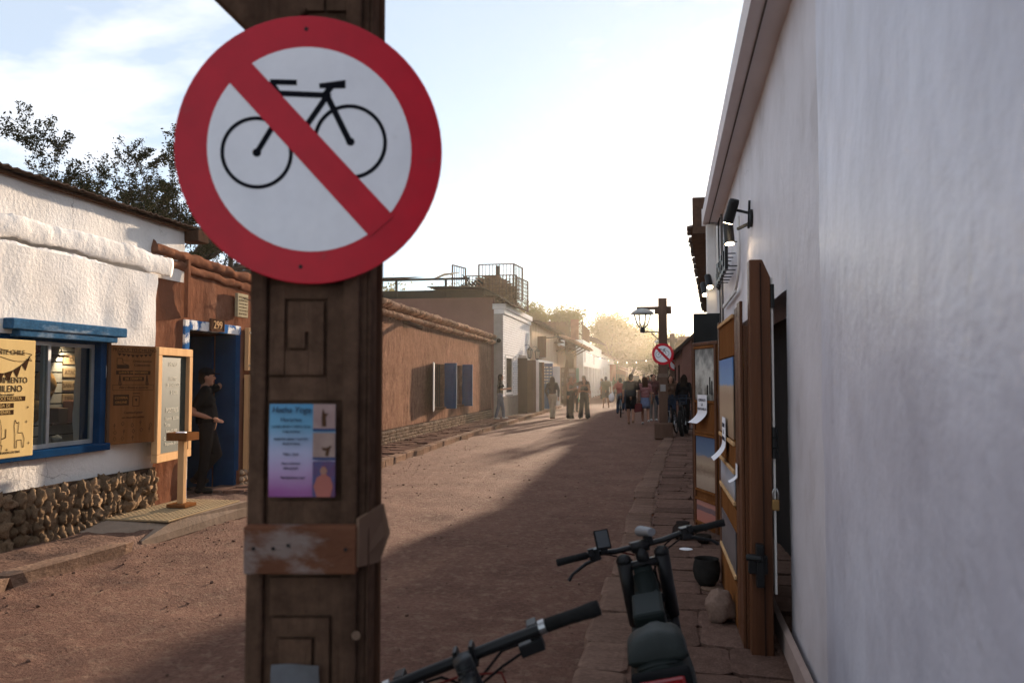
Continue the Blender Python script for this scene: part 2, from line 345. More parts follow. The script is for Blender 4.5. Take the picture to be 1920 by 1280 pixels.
# ================================================================== THE SETTING
def interp(tab, y):
    if y <= tab[0][0]: return tab[0][1]
    for (a, b), (c, d) in zip(tab, tab[1:]):
        if y <= c: return b + (d - b) * (y - a) / (c - a)
    return tab[-1][1]
LK = [(0, -4.74), (5.2, -4.72), (6.3, -4.60), (8.6, -4.64), (13.1, -4.71), (19.2, -4.86), (33, -4.94), (44, -5.05), (130, -5.2)]
RK = [(0, -.44), (4.2, -.40), (11.4, -.24), (17, .02), (23, .34), (40, 1.1), (60, 1.6), (130, 2.0)]
lk = lambda y: interp(LK, y); rk = lambda y: interp(RK, y)
g = MB().box(-400, 400, -60, 900, -0.5, -0.08).build('ground', DIRT); tag(g, kind='structure')
ys, y = [], -3.0
while y < 130: ys.append(y); y += 0.045 + max(0, y) * 0.011
xs = lin(-5.15, 3.2, 110)
def road_z(x, y):
    p = Vector((x, y, 0))
    z = 0.014 * fbm(p * 1.4, 4) + 0.011 * fbm(p * 7, 3) + 0.006 * noise.noise(p * 17)
    z -= 0.012 * max(0, noise.noise(Vector((x * 4.2, y * 2.6, 7))) - .15) + 0.010 * max(0, noise.noise(Vector((x * 9, y * 6, 3))) - .25)
    for x0 in (-1.35, -2.75): z -= .010 * math.exp(-((x - x0 - .25 * sin(y * .21) - .1 * noise.noise(Vector((y * .4, x0, 0)))) / .10) ** 2)
    e = max(0, 1 - abs(x - lk(y)) / 0.5); z += 0.02 * e * (0.6 + noise.noise(p * 3))
    return z - 0.01
rd = MB(); rd.grid(lambda y_, x_: (x_, y_, road_z(x_, y_)), ys, xs); rd = rd.build('road', DIRT, smooth=True, fix=False); tag(rd, kind='structure')
# pebbles and crumbs lying on the road
pb = MB()
for i in range(900):
    y_ = 2.5 + 26 * random.random() ** 1.7; k = random.random()
    x_ = lk(y_) + abs(random.gauss(0, .5)) if k < .45 else rnd(-4.6, -.5)
    r_ = rnd(.004, .012) * (1.6 if random.random() < .08 else 1)
    pb.ell((x_, y_, road_z(x_, y_) + r_ * .3), (r_ * rnd(.8, 1.4), r_ * rnd(.8, 1.4), r_ * .7), 6, 4, lump=.3, seed=i)
tag(pb.build('gravel', PAVE, smooth=False, fix=False), kind='stuff')

# ---- left pavement: trodden earth, kerb stones, worn paving stones
ys = steps(-1, 14, .07) + steps(14, 60, .16)[1:] + steps(60, 130, 1.4)[1:]
us = lin(0, 1, 26)
def lp_z(x, y): return 0.112 + 0.024 * fbm(Vector((x * 2.4, y * 2.4, 4)), 5) + 0.010 * noise.noise(Vector((x * 9, y * 9, 2)))
lp = MB(); lp.grid(lambda y_, u: ((lambda x_: (x_, y_, lp_z(x_, y_) - (.13 if u == 0 else 0)))(lk(y_) - .05 - u * (2.0 if y_ < 60 else 3.0))), ys, us)
lp = lp.build('left_pavement', PAVE, smooth=True, fix=False); tag(lp, kind='structure')
def stone_mesh(name, m, sx, sy, sz, seed, lump=.07):
    mb = MB(); b = bmesh.new(); bmesh.ops.create_cube(b, size=1); bmesh.ops.bevel(b, geom=b.edges[:], offset=.09, segments=1, affect='EDGES')
    for v in b.verts:
        p = v.co; n = noise.noise_vector(p * 2.1 + Vector((seed * 5, seed * 9, seed))) * lump * 2
        v.co = Vector((p.x * sx, p.y * sy, p.z * sz)) + Vector((n.x * sx, n.y * sy, n.z * sz * .6))
    mb.v = [v.co.copy() for v in b.verts]; b.verts.index_update(); mb.f = [tuple(v.index for v in f.verts) for f in b.faces]; b.free()
    return mesh_of(mb, name, m)
KM = [stone_mesh('kerb_stone', KERB, .15, 1, .19, i) for i in range(6)]
y_ = 2.0
while y_ < 44:
    ln = rnd(.9, 1.4) if y_ < 9.5 else rnd(.5, .85) * (1 if y_ < 20 else 1.5)
    if not (6.75 < y_ + ln / 2 < 8.25 and random.random() < .75):
        dx = lk(y_ + ln) - lk(y_)
        piece('kerb_stone', random.choice(KM), lp, (lk(y_ + ln / 2) - .07 + rnd(-.025, .025), y_ + ln / 2, .045 + rnd(-.02, .008)), (rnd(-.008, .008), rnd(-.05, .05), -math.atan2(dx, ln) + rnd(-.015, .015)), (rnd(.8, 1.05), ln * rnd(.92, .985), .9))
    y_ += ln
PM = [stone_mesh('paving_stone', SLAB, 1, 1, .06, 20 + i, .06) for i in range(6)]
n = 0; y_ = 9.4
while y_ < 31:
    d = rnd(.26, .36); x_ = lk(y_) - .18
    while x_ > -5.78 - (.02 * (y_ - 13) if y_ > 13 else -.1):
        wv = rnd(.22, .36)
        if random.random() < .9 and n < 290:
            piece('paving_stone', random.choice(PM), lp, (x_ - wv / 2, y_ + d / 2, .105 + rnd(-.004, .018)), (rnd(-.035, .035), rnd(-.035, .035), rnd(-.06, .06)), (wv * .95, d * .94, 1)); n += 1
        x_ -= wv
    y_ += d
# ---- right pavement: flagstones and flat kerb
ys = steps(-1, 60, .2) + steps(60, 130, 2)[1:]
rp = MB(); rp.grid(lambda y_, u: ((lambda x_: (x_, y_, .03 + .006 * fbm(Vector((x_ * 3, y_ * 3, 1))) - (.05 if u == 0 else 0)))(rk(y_) + .02 + u * 2.4)), ys, us)
rp = rp.build('right_pavement', PAVE, smooth=True, fix=False); tag(rp, kind='structure')
KR = [stone_mesh('kerb_stone', KERB_R, .27, 1, .12, 40 + i, .05) for i in range(5)]
y_ = 1.4
while y_ < 30:
    ln = rnd(.42, .7); dx = rk(y_ + ln) - rk(y_)
    piece('kerb_stone', random.choice(KR), rp, (rk(y_ + ln / 2) + .13 + rnd(-.02, .02), y_ + ln / 2, -.008 + rnd(-.008, .008)), (rnd(-.015, .015), rnd(-.02, .02), -math.atan2(dx, ln) + rnd(-.03, .03)), (rnd(.9, 1.1), ln * .97, 1))
    y_ += ln
y_ = 1.8; n = 0
while y_ < 24:
    d = rnd(.3, .46); x_ = rk(y_) + .30
    while x_ < .72 + .02 * y_:
        wv = rnd(.3, .55)
        if n < 230: piece('paving_stone', random.choice(PM), rp, (x_ + wv / 2, y_ + d / 2, .022 + rnd(-.004, .010)), (rnd(-.014, .014), rnd(-.014, .014), rnd(-.05, .05)), (wv * .955, d * .95, 1)); n += 1
        x_ += wv
    y_ += d
# far hillside at the end of the valley
hl = MB(); hl.grid(lambda x_, v: (x_, 420 + v * 160, max(-2, (26 + 16 * noise.noise(Vector((x_ / 130, 2, 0))) + 8 * noise.noise(Vector((x_ / 40, 5, 0)))) * sin(min(1, v * 1.3) * pi / 2) - 2)), lin(-420, 420, 60), lin(0, 1, 8))
tag(hl.build('hillside', TERR, smooth=True), kind='structure')

# ================================================================== WHITE SHOP (left, nearest)
XA = -5.45
shop = thing('shop_house', 'white plastered adobe shop with blue framed display window and rough stone base', 'shop', (XA, 5, .1))
WY0, WY1, WZ0, WZ1 = 5.62, 7.2, .90, 1.95
facade('wall', WHITE_PL, shop, XA, 2.6, 8.02, .05, 2.72, [(WY0, WY1, WZ0, WZ1)], res=.09, amp=.020)
facade('upper_wall', WHITE_PL, shop, XA - .12, 2.6, 8.72, 2.72, 3.36, res=.10, amp=.018, topfn=lambda y: 3.36)
MB().box(XA - 4.0, XA - .46, 8.1, 8.7, .05, 3.3).box(XA - 4.0, XA - .46, 2.6, 3.0, .05, 3.3).box(XA - 4.0, XA - .46, 3.0, 8.1, 2.9, 3.3).build('side_wall', WHITE_P, shop)
for k, (zc, rr, off, y1) in enumerate(((2.87, .105, .0, 8.35), (2.66, .075, .012, 8.05))):   # two wavy plaster ledges
    n_ = 150; pts = []; rs = []
    for i in range(n_ + 1):
        yy = 2.6 + (y1 - 2.6) * i / n_; pts.append((XA + off - .03, yy, zc + .035 * noise.noise(Vector((yy * .8, k * 4, 0))) + (.02 * math.sin(yy * 1.2 + k))))
        rs.append(rr * (1 + .2 * noise.noise(Vector((yy * 1.7, k * 9, 3)))))
    mb = MB().tube(pts, rs, 18)
    for v in mb.v: v.x = XA - .05 + (v.x - XA + .05) * (.36 if k else .28); v += Vector((.010, 0, .022)) * fbm(v * 3, 5) + Vector((.008, 0, .010)) * noise.noise(v * 21)
    mb.build('ledge', WHITE_PL, shop, smooth=True)
# corrugated roof edge
mb = MB(); ysr = lin(2.4, 8.95, 130)
mb.grid(lambda y_, u: (XA + .03 - u * 4.2, y_, 3.385 + .012 * sin(y_ * 2 * pi / .09) + .14 * u + .02 * noise.noise(Vector((y_, 1, 0)))), ysr, [0, .05, 1])
mb.build('roof', CORR, shop, fix=False).modifiers.new('thick', 'SOLIDIFY').thickness = .012
MB().tube([(XA - .08, 2.4, 3.345), (XA - .08, 8.95, 3.35)], .022, 8).build('eave_pole', WOOD_B, shop)
mb = MB(); mb.box(XA - .2, XA + .06, 8.72, 8.95, 3.22, 3.36).build('eave_end', RUST, shop, bevel=.01)
# rough stone base
bed = MB(); bed.grid(lambda y_, z_: (XA + .05 + .03 * fbm(Vector((y_ * 4, z_ * 4, 3))), y_, z_), steps(2.6, 7.98, .12), steps(.02, .60, .08)); bed.build('stone_bed', MORTAR, shop, smooth=True, fix=False)
def lumpy(name, m, seed, lump=.55, nu=14, nv=10, rough=.13, fr_=3.3):
    mb = MB(); mb.ell((0, 0, 0), (1, 1, 1), nu, nv, lump=lump, seed=seed)
    for v in mb.v: v *= 1 + rough * noise.noise(v * fr_ + Vector((seed, 4, 9))) + rough * .5 * noise.noise(v * fr_ * 2.3 + Vector((seed, 1, 2)))
    return mesh_of(mb, name, m, smooth=True)
SM = [lumpy('base_stone', STONE, i, .6, 18, 13, .20, 2.2) for i in range(12)]
for row, z_ in enumerate((.14, .265, .385, .495)):
    y_ = 3.6 + rnd(0, .1)
    while y_ < 7.93:
        wv = rnd(.06, .15)
        piece('base_stone', random.choice(SM), shop, (XA + .062 + rnd(-.012, .012), y_ + wv / 2, z_ + rnd(-.025, .025)), (rnd(-.5, .5), rnd(-.3, .3), rnd(-.4, .4)), (.052 * rnd(.8, 1.2), wv * .53, .070 * rnd(.9, 1.35)))
        y_ += wv
# window: blue timber lintel, frame, sliding aluminium sashes with glass
mb = MB().box(XA - .25, XA + .10, 5.9, 7.40, 1.985, 2.08).build('lintel', BLUE, shop, bevel=.012)
mb = MB().box(XA - .25, XA + .08, 6.0, 7.28, 1.925, 1.985).build('lintel', BLUE, shop, bevel=.01)
fr = MB(); fr.box(XA - .22, XA + .012, WY1 - .075, WY1 + .02, WZ0, 1.925); fr.box(XA - .22, XA + .03, WY0 - .02, WY0 + .06, WZ0, 1.925)
fr.box(XA - .22, XA + .06, 5.5, WY1 + .03, WZ0 - .05, WZ0 + .02); fr.box(XA - .22, XA - .02, WY0 + .06, WY1 - .075, 1.90, 1.95)
win = fr.build('window_frame', BLUE_D, shop, bevel=.006)
for a, b, xo in ((5.68, 6.50, -.06), (6.44, 7.12, -.09)):
    s_ = MB(); t_ = .035
    s_.box(XA + xo, XA + xo + .03, a, a + t_, .925, 1.90); s_.box(XA + xo, XA + xo + .03, b - t_, b, .925, 1.90)
    s_.box(XA + xo, XA + xo + .03, a + t_, b - t_, .925, .965); s_.box(XA + xo, XA + xo + .03, a + t_, b - t_, 1.865, 1.90)
    s_.build('sash', ALU, win)
    MB().box(XA + xo + .012, XA + xo + .017, a + t_, b - t_, .965, 1.865).build('pane', GLASS, win)
# the shop inside: slatted display wall, shelf, floor, ceiling
XI = XA - .56
inn = MB(); inn.box(XA - 2.0, XA - .36, 4.5, 4.55, .05, 2.6); inn.box(XA - 2.0, XA - .36, 8.0, 8.05, .05, 2.6); inn.box(XA - 2, XA - .36, 4.5, 8, 2.55, 2.6); inn.box(XA - 2, XA - .36, 4.5, 8, .05, .1); inn.build('interior', DARKIN, shop)
SLW = mat('display_slat', (.36, .33, .30), rough=.6)
MB().box(XI - .05, XI - .02, 4.6, 8, .5, 2.4).build('display_backing', DARKIN, shop)
slm = mesh_of(MB().box(-.012, .012, -1.7, 1.7, -.046, .046), 'display_slat', SLW)
for i in range(17): piece('display_slat', slm, shop, (XI, 6.3, .62 + i * .106))
MB().box(XA - .40, XA - .23, 5.55, 7.15, .90, .93).build('display_ledge', WOOD_B, shop)
MB().box(XI + .012, XI + .17, 6.2, 7.2, 1.78, 1.80).build('shelf', WOOD_B, shop); MB().box(XI + .012, XI + .15, 7.0, 7.75, 1.10, 1.12).build('shelf', WOOD_B, shop)
# goods in the window
goods = [('mug', 'red mug on the upper shelf inside the shop window', (.35, .02, .03)), ('mug', 'crimson mug beside the red one on the upper shop shelf', (.28, .02, .06)), ('mug', 'white mug on the upper shelf inside the shop window', (.6, .58, .55))]
for i, (nm, lb, c) in enumerate(goods):
    o = MB().lathe((XI + .10, 6.78 + i * .14, 1.80), [(.04, 0), (.043, .09), (.038, .09), (.036, .01)], 14).build(nm, mat('glaze_%d' % i, c, rough=.3), smooth=True); tag(o, lb, 'mug', 'mugs on the shop shelf')
    h = MB().tube([(XI + .14, 6.78 + i * .14, 1.87), (XI + .17, 6.78 + i * .14, 1.86), (XI + .17, 6.78 + i * .14, 1.825), (XI + .14, 6.78 + i * .14, 1.815)], .006, 6).build('handle', o.data.materials[0], o, smooth=True)
signs = ['CHILE', 'ATACAMA', 'SAN PEDRO', 'DESIERTO', 'ATACAMA']
WB = mat('small_wood_sign', (.33, .24, .15), (.25, .17, .10), scale=8)
place = ['topmost', 'second from the top', 'middle', 'fourth down', 'lowest']
for i, s_ in enumerate(signs):
    z_ = 1.76 - i * .135
    t_ = thing('souvenir_sign', 'small lettered souvenir plaque on the slatted shop wall, %s of the column' % place[i], 'sign', (XI + .014, 7.42, z_), 'souvenir plaques in the shop window')
    MB().box(XI + .014, XI + .03, 7.27, 7.60, z_ - .05, z_ + .05).build('board', WB, t_, bevel=.006)
    text(s_, t_, (XI + .0315, 7.435, z_), (pi / 2, 0, pi / 2), .062, ENGRAVE)
for i, (yy, z_, c, lb) in enumerate(((7.02, 1.50, (.42, .24, .10), 'upper round straw hat hanging on the slatted shop wall'), (6.86, 1.28, (.45, .27, .11), 'lower round straw hat hanging on the slatted shop wall'))):
    t_ = thing('straw_hat', lb, 'hat', (XI + .02, yy, z_), 'straw hats in the shop window')
    hm = mat('straw_%d' % i, c, scale=20)
    MB().lathe((XI + .02, yy, z_), [(.15, 0), (.15, .012), (.075, .02), (.07, .012)], 24, 'X').build('brim', hm, t_, smooth=True)
    MB().lathe((XI + .033, yy, z_), [(.075, 0), (.07, .07), (.04, .10), (.005, .105)], 20, 'X').build('crown', hm, t_, smooth=True)
for i, (yy, c1, c2, lb) in enumerate(((6.30, (.35, .10, .11), (.10, .20, .18), 'pink and green knitted hat doll standing behind the shop glass'),)):
    t_ = thing('knitted_doll', lb, 'doll', (XA - .30, yy, .93))
    MB().ell((XA - .30, yy, 1.03), (.09, .105, .12), lump=.15).build('body', mat('pink_wool', c1, bump=.6, bscale=60), t_, smooth=True)
    MB().ell((XA - .31, yy - .02, 1.17), (.075, .085, .085), lump=.1, seed=3).build('collar', mat('green_wool', c2, bump=.6, bscale=60), t_, smooth=True)
    MB().ell((XA - .32, yy - .03, 1.26), (.07, .08, .085), lump=.2, seed=5).build('hair', BLACK, t_, smooth=True)
for i in range(3):
    o = MB().box(XI + .03, XI + .14, 7.08 + i * .19, 7.22 + i * .19, 1.12, 1.12 + (.15, .22, .18)[i]).build('souvenir_box', mat('box_%d' % i, (.16 + .05 * i, .10, .07)), bevel=.008)
    tag(o, ('low', 'tall', 'middle-sized')[i] + ' brown souvenir box on the low shop shelf', 'box', 'boxes on the shop shelf')
for i, (yy, c) in enumerate(((6.76, (.55, .52, .5)), (6.93, (.30, .26, .22)))):
    o = MB().ell((XA - .31, yy, .97), (.045, .055, .045), lump=.3, seed=i).build('ornament', mat('ornament_%d' % i, c, rough=.4), smooth=True); tag(o, ('pale', 'dull brown')[i] + ' rounded stone ornament on the shop window ledge', 'ornament')
# lit spot lamp in the window
t_ = thing('shop_lamp', 'small lit spot lamp under the ceiling of the shop window', 'lamp', (XA - .33, 7.22, 1.95))
MB().bar((XA - .33, 7.22, 2.5), (XA - .33, 7.22, 1.98), .014).build('stem', BLACKM, t_)
MB().tube([(XA - .33, 7.22, 1.98), (XA - .38, 7.23, 1.88)], [.022, .038], 14, caps=False).build('shade', BLACKM, t_, smooth=True)
MB().ell((XA - .373, 7.228, 1.893), (.026, .026, .026)).build('bulb', emis('warm_bulb', (1, .72, .36), 9), t_, smooth=True)
pl = bpy.data.lights.new('shop_lamp_light', 'SPOT'); pl.energy = 8; pl.color = (1, .76, .5); pl.spot_size = R(150); pl.spot_blend = .8; pl.shadow_soft_size = .03
po = bpy.data.objects.new('shop_lamp_light', pl); COL.objects.link(po); po.parent = t_; po.location = (-.06, .012, -.10)
po.rotation_euler = Vector((.35, .12, .6)).to_track_quat('Z', 'Y').to_euler()
# yellow open shutter board with burnt drawings
def bunting(mb, x, pts, h):
    for (y0, z0), (y1, z1) in zip(pts, pts[1:]):
        mb.add([(x, y0, z0), (x, y1, z1), (x, (y0 + y1) / 2, (z0 + z1) / 2 - h)], [(0, 1, 2)])
def strokes(mb, x, pts, wd=.006):
    for (y0, z0), (y1, z1) in zip(pts, pts[1:]):
        d = Vector((0, y1 - y0, z1 - z0)); n_ = Vector((0, -d.z, d.y)).normalized() * wd / 2; a = Vector((x, y0, z0)); b = Vector((x, y1, z1))
        mb.add([a + n_, a - n_, b - n_, b + n_], [(0, 1, 2, 3)])
t_ = thing('wooden_signboard', 'sunlit yellow wooden signboard covering the near side of the blue shop window', 'signboard', (XA + .25, 5.8, .91))
XY = XA + .24
MB().box(XY - .025, XY, 5.30, 6.0, .91, 1.885).build('board', WOOD_Y, t_, bevel=.006)
x_ = XY + .0015; d = MB()
ban = [(5.40 + .045 * i, 1.79 + .022 * sin(i * .5)) for i in range(12)]
strokes(d, x_, ban, .005); strokes(d, x_, [(a, b - .065) for a, b in ban], .005); strokes(d, x_, [ban[-1], (5.96, 1.765), (5.93, 1.745), (5.96, 1.71), (5.895, 1.725)], .005)
gar = [(5.40 + .09 * i, 1.60 + .02 * (i - 2.5) ** 2 * .6) for i in range(7)]; strokes(d, x_, gar, .004); bunting(d, x_, gar, .085)
for (yc, zc, s1) in ((5.62, 1.10, .10),):                                       # cactus in a pot
    for k in range(-2, 3): strokes(d, x_, [(yc + k * .018, zc - .08), (yc + k * .022, zc + .04), (yc + k * .012, zc + .13)], .005)
    strokes(d, x_, [(yc - .05, zc - .08), (yc + .05, zc - .08), (yc + .035, zc - .15), (yc - .035, zc - .15), (yc - .05, zc - .08)], .006)
    strokes(d, x_, [(yc - .045, zc), (yc - .09, zc + .01), (yc - .09, zc + .07)], .009); strokes(d, x_, [(yc + .045, zc - .03), (yc + .085, zc - .02), (yc + .085, zc + .05)], .009)
lm = [(5.80, .99), (5.80, 1.10), (5.79, 1.17), (5.80, 1.22), (5.815, 1.19), (5.84, 1.20), (5.835, 1.15), (5.83, 1.11), (5.88, 1.11), (5.90, 1.06), (5.895, .99), (5.88, .99), (5.87, 1.05), (5.82, 1.05), (5.82, .99), (5.80, .99)]
strokes(d, x_, lm, .006)
for (a, b) in ((5.93, 1.32), (5.92, 1.20), (5.72, .98), (5.95, 1.02), (5.46, 1.25)): strokes(d, x_, [(a - .012, b), (a + .012, b)], .005); strokes(d, x_, [(a, b - .012), (a, b + .012)], .005)
for (a, b, z0, z1) in ((5.52, 5.90, 1.375, 1.415), (5.52, 5.78, 1.32, 1.36), (5.52, 5.78, 1.265, 1.305)): d.add([(x_, a, z0), (x_, b, z0), (x_, b, z1), (x_, a, z1)], [(0, 1, 2, 3)])
d.build('drawing', ENGRAVE, t_, fix=False, kind='stuff')
RX = (pi / 2, 0, pi / 2)
text('ARTESANTE CHILE', t_, (x_, 5.64, 1.775), RX, .058, ENGRAVE); text('EMPRENDIMIENTO', t_, (x_, 5.64, 1.545), RX, .070, ENGRAVE, sx=.95); text('CHILENO', t_, (x_, 5.70, 1.475), RX, .078, ENGRAVE)
text('hecho a mano', t_, (x_, 5.68, 1.43), RX, .034, ENGRAVE, shear=.3)
for s_, z_ in (('CONOCE NUESTRA', 1.395), ('TIENDA DE', 1.34), ('SOUVENIRS', 1.285)): text(s_, t_, (x_ + .001, 5.70 if z_ > 1.36 else 5.65, z_), RX, .040, ENGR_L, sx=.9)
text('ABIERTO TODOS LOS DIAS', t_, (x_, 5.70, .955), RX, .026, ENGRAVE)
# orange board, the far shutter, folded towards the street
t_ = thing('wooden_signboard', 'shaded orange wooden signboard with burnt drawings between window and chalkboard', 'signboard', (XA + .12, 7.65, .9))
a0, b0 = Vector((XA + .045, 7.225, 0)), Vector((XA + .21, 7.72, 0))
ang = math.atan2(b0.y - a0.y, b0.x - a0.x); W_ = (b0 - a0).length
def loc_build(mb, name, m, par, M4, **k):
    mb.xf(M4); return mb.build(name, m, par, **k)
M4 = Matrix.Translation((a0.x, a0.y, 0)) @ Matrix.Rotation(ang, 4, 'Z')      # local x along the board, -y is its face
loc_build(MB().box(0, W_, 0, .025, .895, 1.905), 'board', WOOD_O, t_, M4, bevel=.005)
loc_build(MB().box(-.03, 0, -.006, .05, .88, 1.93), 'edge_strip', WOOD_B, t_, M4, bevel=.004)
d = MB(); fy = -.002
KX = W_ / .615
def lst(pts, wd=.006):
    pts = [(a_ * KX, b_) for a_, b_ in pts]; q = MB(); strokes(q, 0, pts, wd); d.add([(v.y, fy, v.z) for v in q.v], q.f)
def lrect(x0, x1, z0, z1):
    x0 *= KX; x1 *= KX; d.add([(x0, fy, z0), (x1, fy, z0), (x1, fy, z1), (x0, fy, z1)], [(0, 1, 2, 3)])
lst([(.08, 1.835), (.56, 1.835)]); 
q = MB(); bunting(q, 0, [(.08 + .06 * i, 1.825 - .004 * (4 - abs(i - 4))) for i in range(9)], .03); d.add([(v.y * KX, fy, v.z) for v in q.v], q.f)
lst([(.08, 1.77), (.08, 1.67), (.24, 1.67), (.24, 1.70), (.16, 1.72), (.15, 1.77), (.08, 1.77)]); lrect(.085, .235, 1.672, 1.705); lst([(.15, 1.75), (.25, 1.75)], .004)
lrect(.07, .30, 1.605, 1.645); lrect(.32, .54, 1.605, 1.645); lrect(.16, .45, 1.54, 1.58)
lst([(.12, 1.60), (.11, 1.50), (.14, 1.50), (.12, 1.60)], .012); lst([(.49, 1.60), (.48, 1.50), (.51, 1.50), (.49, 1.60)], .012)
lst([(.03, 1.50), (.585, 1.50), (.585, 1.445), (.03, 1.445), (.03, 1.50)], .004)
lrect(.04, .25, 1.29, 1.40); lst([(.30, 1.41), (.40, 1.41)], .008)
lst([(.30, 1.38), (.39, 1.38), (.39, 1.28), (.30, 1.28), (.30, 1.38)], .006); lst([(.335, 1.35), (.36, 1.35), (.35, 1.33), (.335, 1.35)], .01)
for k in range(13):
    a, b = .06 + (k % 5) * .12 + rnd(-.02, .02), 1.09 - (k // 5) * .07 + rnd(-.015, .015)
    lst([(a - .02, b), (a, b + .022), (a + .02, b), (a, b - .02), (a - .02, b)] if k % 3 else [(a, b - .03), (a, b + .03), (a + .015, b + .01), (a, b), (a - .015, b + .015)], .004)
loc_build(d, 'drawing', ENGRAVE, t_, M4, fix=False, kind='stuff')
def ltext(s_, x_, z_, sz, m, **k):
    p = M4 @ Vector((x_ * KX, fy - .001, z_)); return text(s_, t_, p, (pi / 2, 0, ang), sz * (KX if KX < 1 else 1), m, **k)
ltext('PRODUCTO CHILENO', .32, 1.858, .060, ENGRAVE); ltext('Conoce nuestras', .42, 1.745, .038, ENGRAVE, shear=.3); ltext('Colecciones', .42, 1.705, .046, ENGRAVE, shear=.3)
ltext('LLEVATE UN RECUERDO', .305, 1.625, .036, ENGR_O); ltext('DEL DESIERTO', .305, 1.56, .036, ENGR_O); ltext('Pide y llévate al desierto', .31, 1.472, .040, ENGRAVE, shear=.3)
ltext('COMPRA', .145, 1.365, .042, ENGR_O); ltext('ONLINE', .145, 1.32, .042, ENGR_O); ltext('Cuenta al pasar', .31, 1.215, .042, ENGRAVE, shear=.3); ltext('un recuerdo andino', .31, 1.165, .038, ENGRAVE, shear=.3)
# chalkboard with pine frame
t_ = thing('chalkboard', 'tall chalkboard menu in a sunlit pine frame beside the blue doorway', 'chalkboard', (XA + .3, 8.2, .66))
c0, c1 = Vector((XA + .17, 7.76, 0)), Vector((XA + .055, 8.59, 0)); ang = math.atan2(c1.y - c0.y, c1.x - c0.x); W_ = (c1 - c0).length
M4 = Matrix.Translation((c0.x, c0.y, 0)) @ Matrix.Rotation(ang, 4, 'Z'); fw = .085
for k, (x0, x1, z0, z1) in enumerate(((0, W_, .66, .66 + fw), (0, W_, 1.905 - fw, 1.905), (0, fw, .66 + fw + .002, 1.905 - fw - .002), (W_ - fw, W_, .66 + fw + .002, 1.905 - fw - .002))):
    loc_build(MB().box(x0, x1, -.045, .02, z0, z1), 'frame_rail', WOOD_L, t_, M4, bevel=.005)
CB = mat('chalkboard', (.060, .068, .055), (.045, .05, .042), scale=3, spot=(.09, .095, .08), spotscale=3, stretch=(1, 1, .3), rough=.5, spec=.03)
loc_build(MB().box(fw, W_ - fw, .0, .012, .66 + fw, 1.905 - fw), 'slate', CB, t_, M4)
fy = -.002; KX = W_ / .66
for s_, x_, z_, sz in (('MENU', .33, 1.72, .07), ('PASTEL', .34, 1.56, .06), ('DE CHOCLO', .34, 1.49, .055), ('$ 4.200', .36, 1.41, .055), ('POSTRES', .33, 1.21, .075), ('Helados $2.800', .33, 1.12, .05), ('Tartas', .25, 1.05, .05), ('Jugos $3.900', .33, .98, .05), ('Café', .22, .90, .05), ('Empanadas $4.100', .34, .84, .045)):
    ltext(s_, x_, z_, sz, CHALK, shear=.1)
# ------------------------------------------------------------------ stand, ramp
t_ = thing('pedestal_stand', 'slim wooden pedestal with a shallow tray standing on the ramp by the doorway', 'stand', (-5.02, 7.9, .19))
MB().box(-5.13, -4.91, 7.79, 8.01, .19, .225).build('base', WOOD_O, t_, bevel=.006)
MB().box(-5.055, -4.985, 7.865, 7.935, .225, .90).build('post', WOOD_L, t_, bevel=.006)
MB().tube([(-5.02, 7.96, .3), (-5.02, 7.96, .85)], .012, 8).build('chain', RUST, t_)
tr = MB(); tr.box(-5.14, -4.90, 7.78, 8.02, .90, .925); tr.box(-5.14, -4.90, 7.78, 7.80, .925, .985); tr.box(-5.14, -4.90, 8.0, 8.02, .925, .985); tr.box(-5.14, -5.12, 7.80, 8.0, .925, .985); tr.box(-4.92, -4.90, 7.80, 8.0, .925, .985)
tr.build('tray', WOOD_O, t_, bevel=.004)
o = MB().box(-5.08, -4.98, 7.84, 7.93, .926, .99, rot=(0, 0, .3)).build('paper_wipes', PAPER, bevel=.01); tag(o, 'folded white paper wipes lying in the tray of the wooden pedestal', 'paper')
MATT = mat('ramp_concrete', (.29, .22, .17), (.22, .165, .125), scale=4, bump=.4)
t_ = thing('entrance_ramp', 'low concrete ramp slab with a studded yellow mat outside the shop doorway', 'ramp', (-5.0, 7.6, 0))
MB().add([(-5.4, 6.75, .12), (-4.68, 6.75, .06), (-4.58, 8.55, .10), (-5.4, 8.7, .12), (-5.4, 7.1, .165), (-4.68, 7.25, .165), (-4.58, 8.5, .165), (-5.4, 8.6, .165), (-5.4, 6.75, 0), (-4.68, 6.75, 0), (-4.58, 8.55, 0), (-5.4, 8.7, 0)],
   [(0, 1, 5, 4), (4, 5, 6, 7), (1, 9, 10, 2), (5, 1, 2, 6), (2, 10, 11, 3), (6, 2, 3, 7), (0, 8, 9, 1)]).build('slab', MATT, t_)
YM = mat('studded_mat', (.36, .27, .16), (.28, .20, .12), scale=5)
mm = MB().box(-5.38, -4.66, 7.12, 8.48, .166, .182)
mm.build('mat', YM, t_, bevel=.004)
st = MB()
for i in range(12):
    for j in range(22): cx, cy = -5.35 + i * .06, 7.15 + j * .061; st.lathe((cx, cy, .182), [(.019, 0), (.012, .005)], 6)
o = st.build('stud_pattern', YM, t_, fix=False); o['kind'] = 'stuff'
WOOD_DD = mat('dark_door_wood', (.045, .026, .02), (.028, .016, .013), scale=6, stretch=(1, 1, .15), bump=.3)
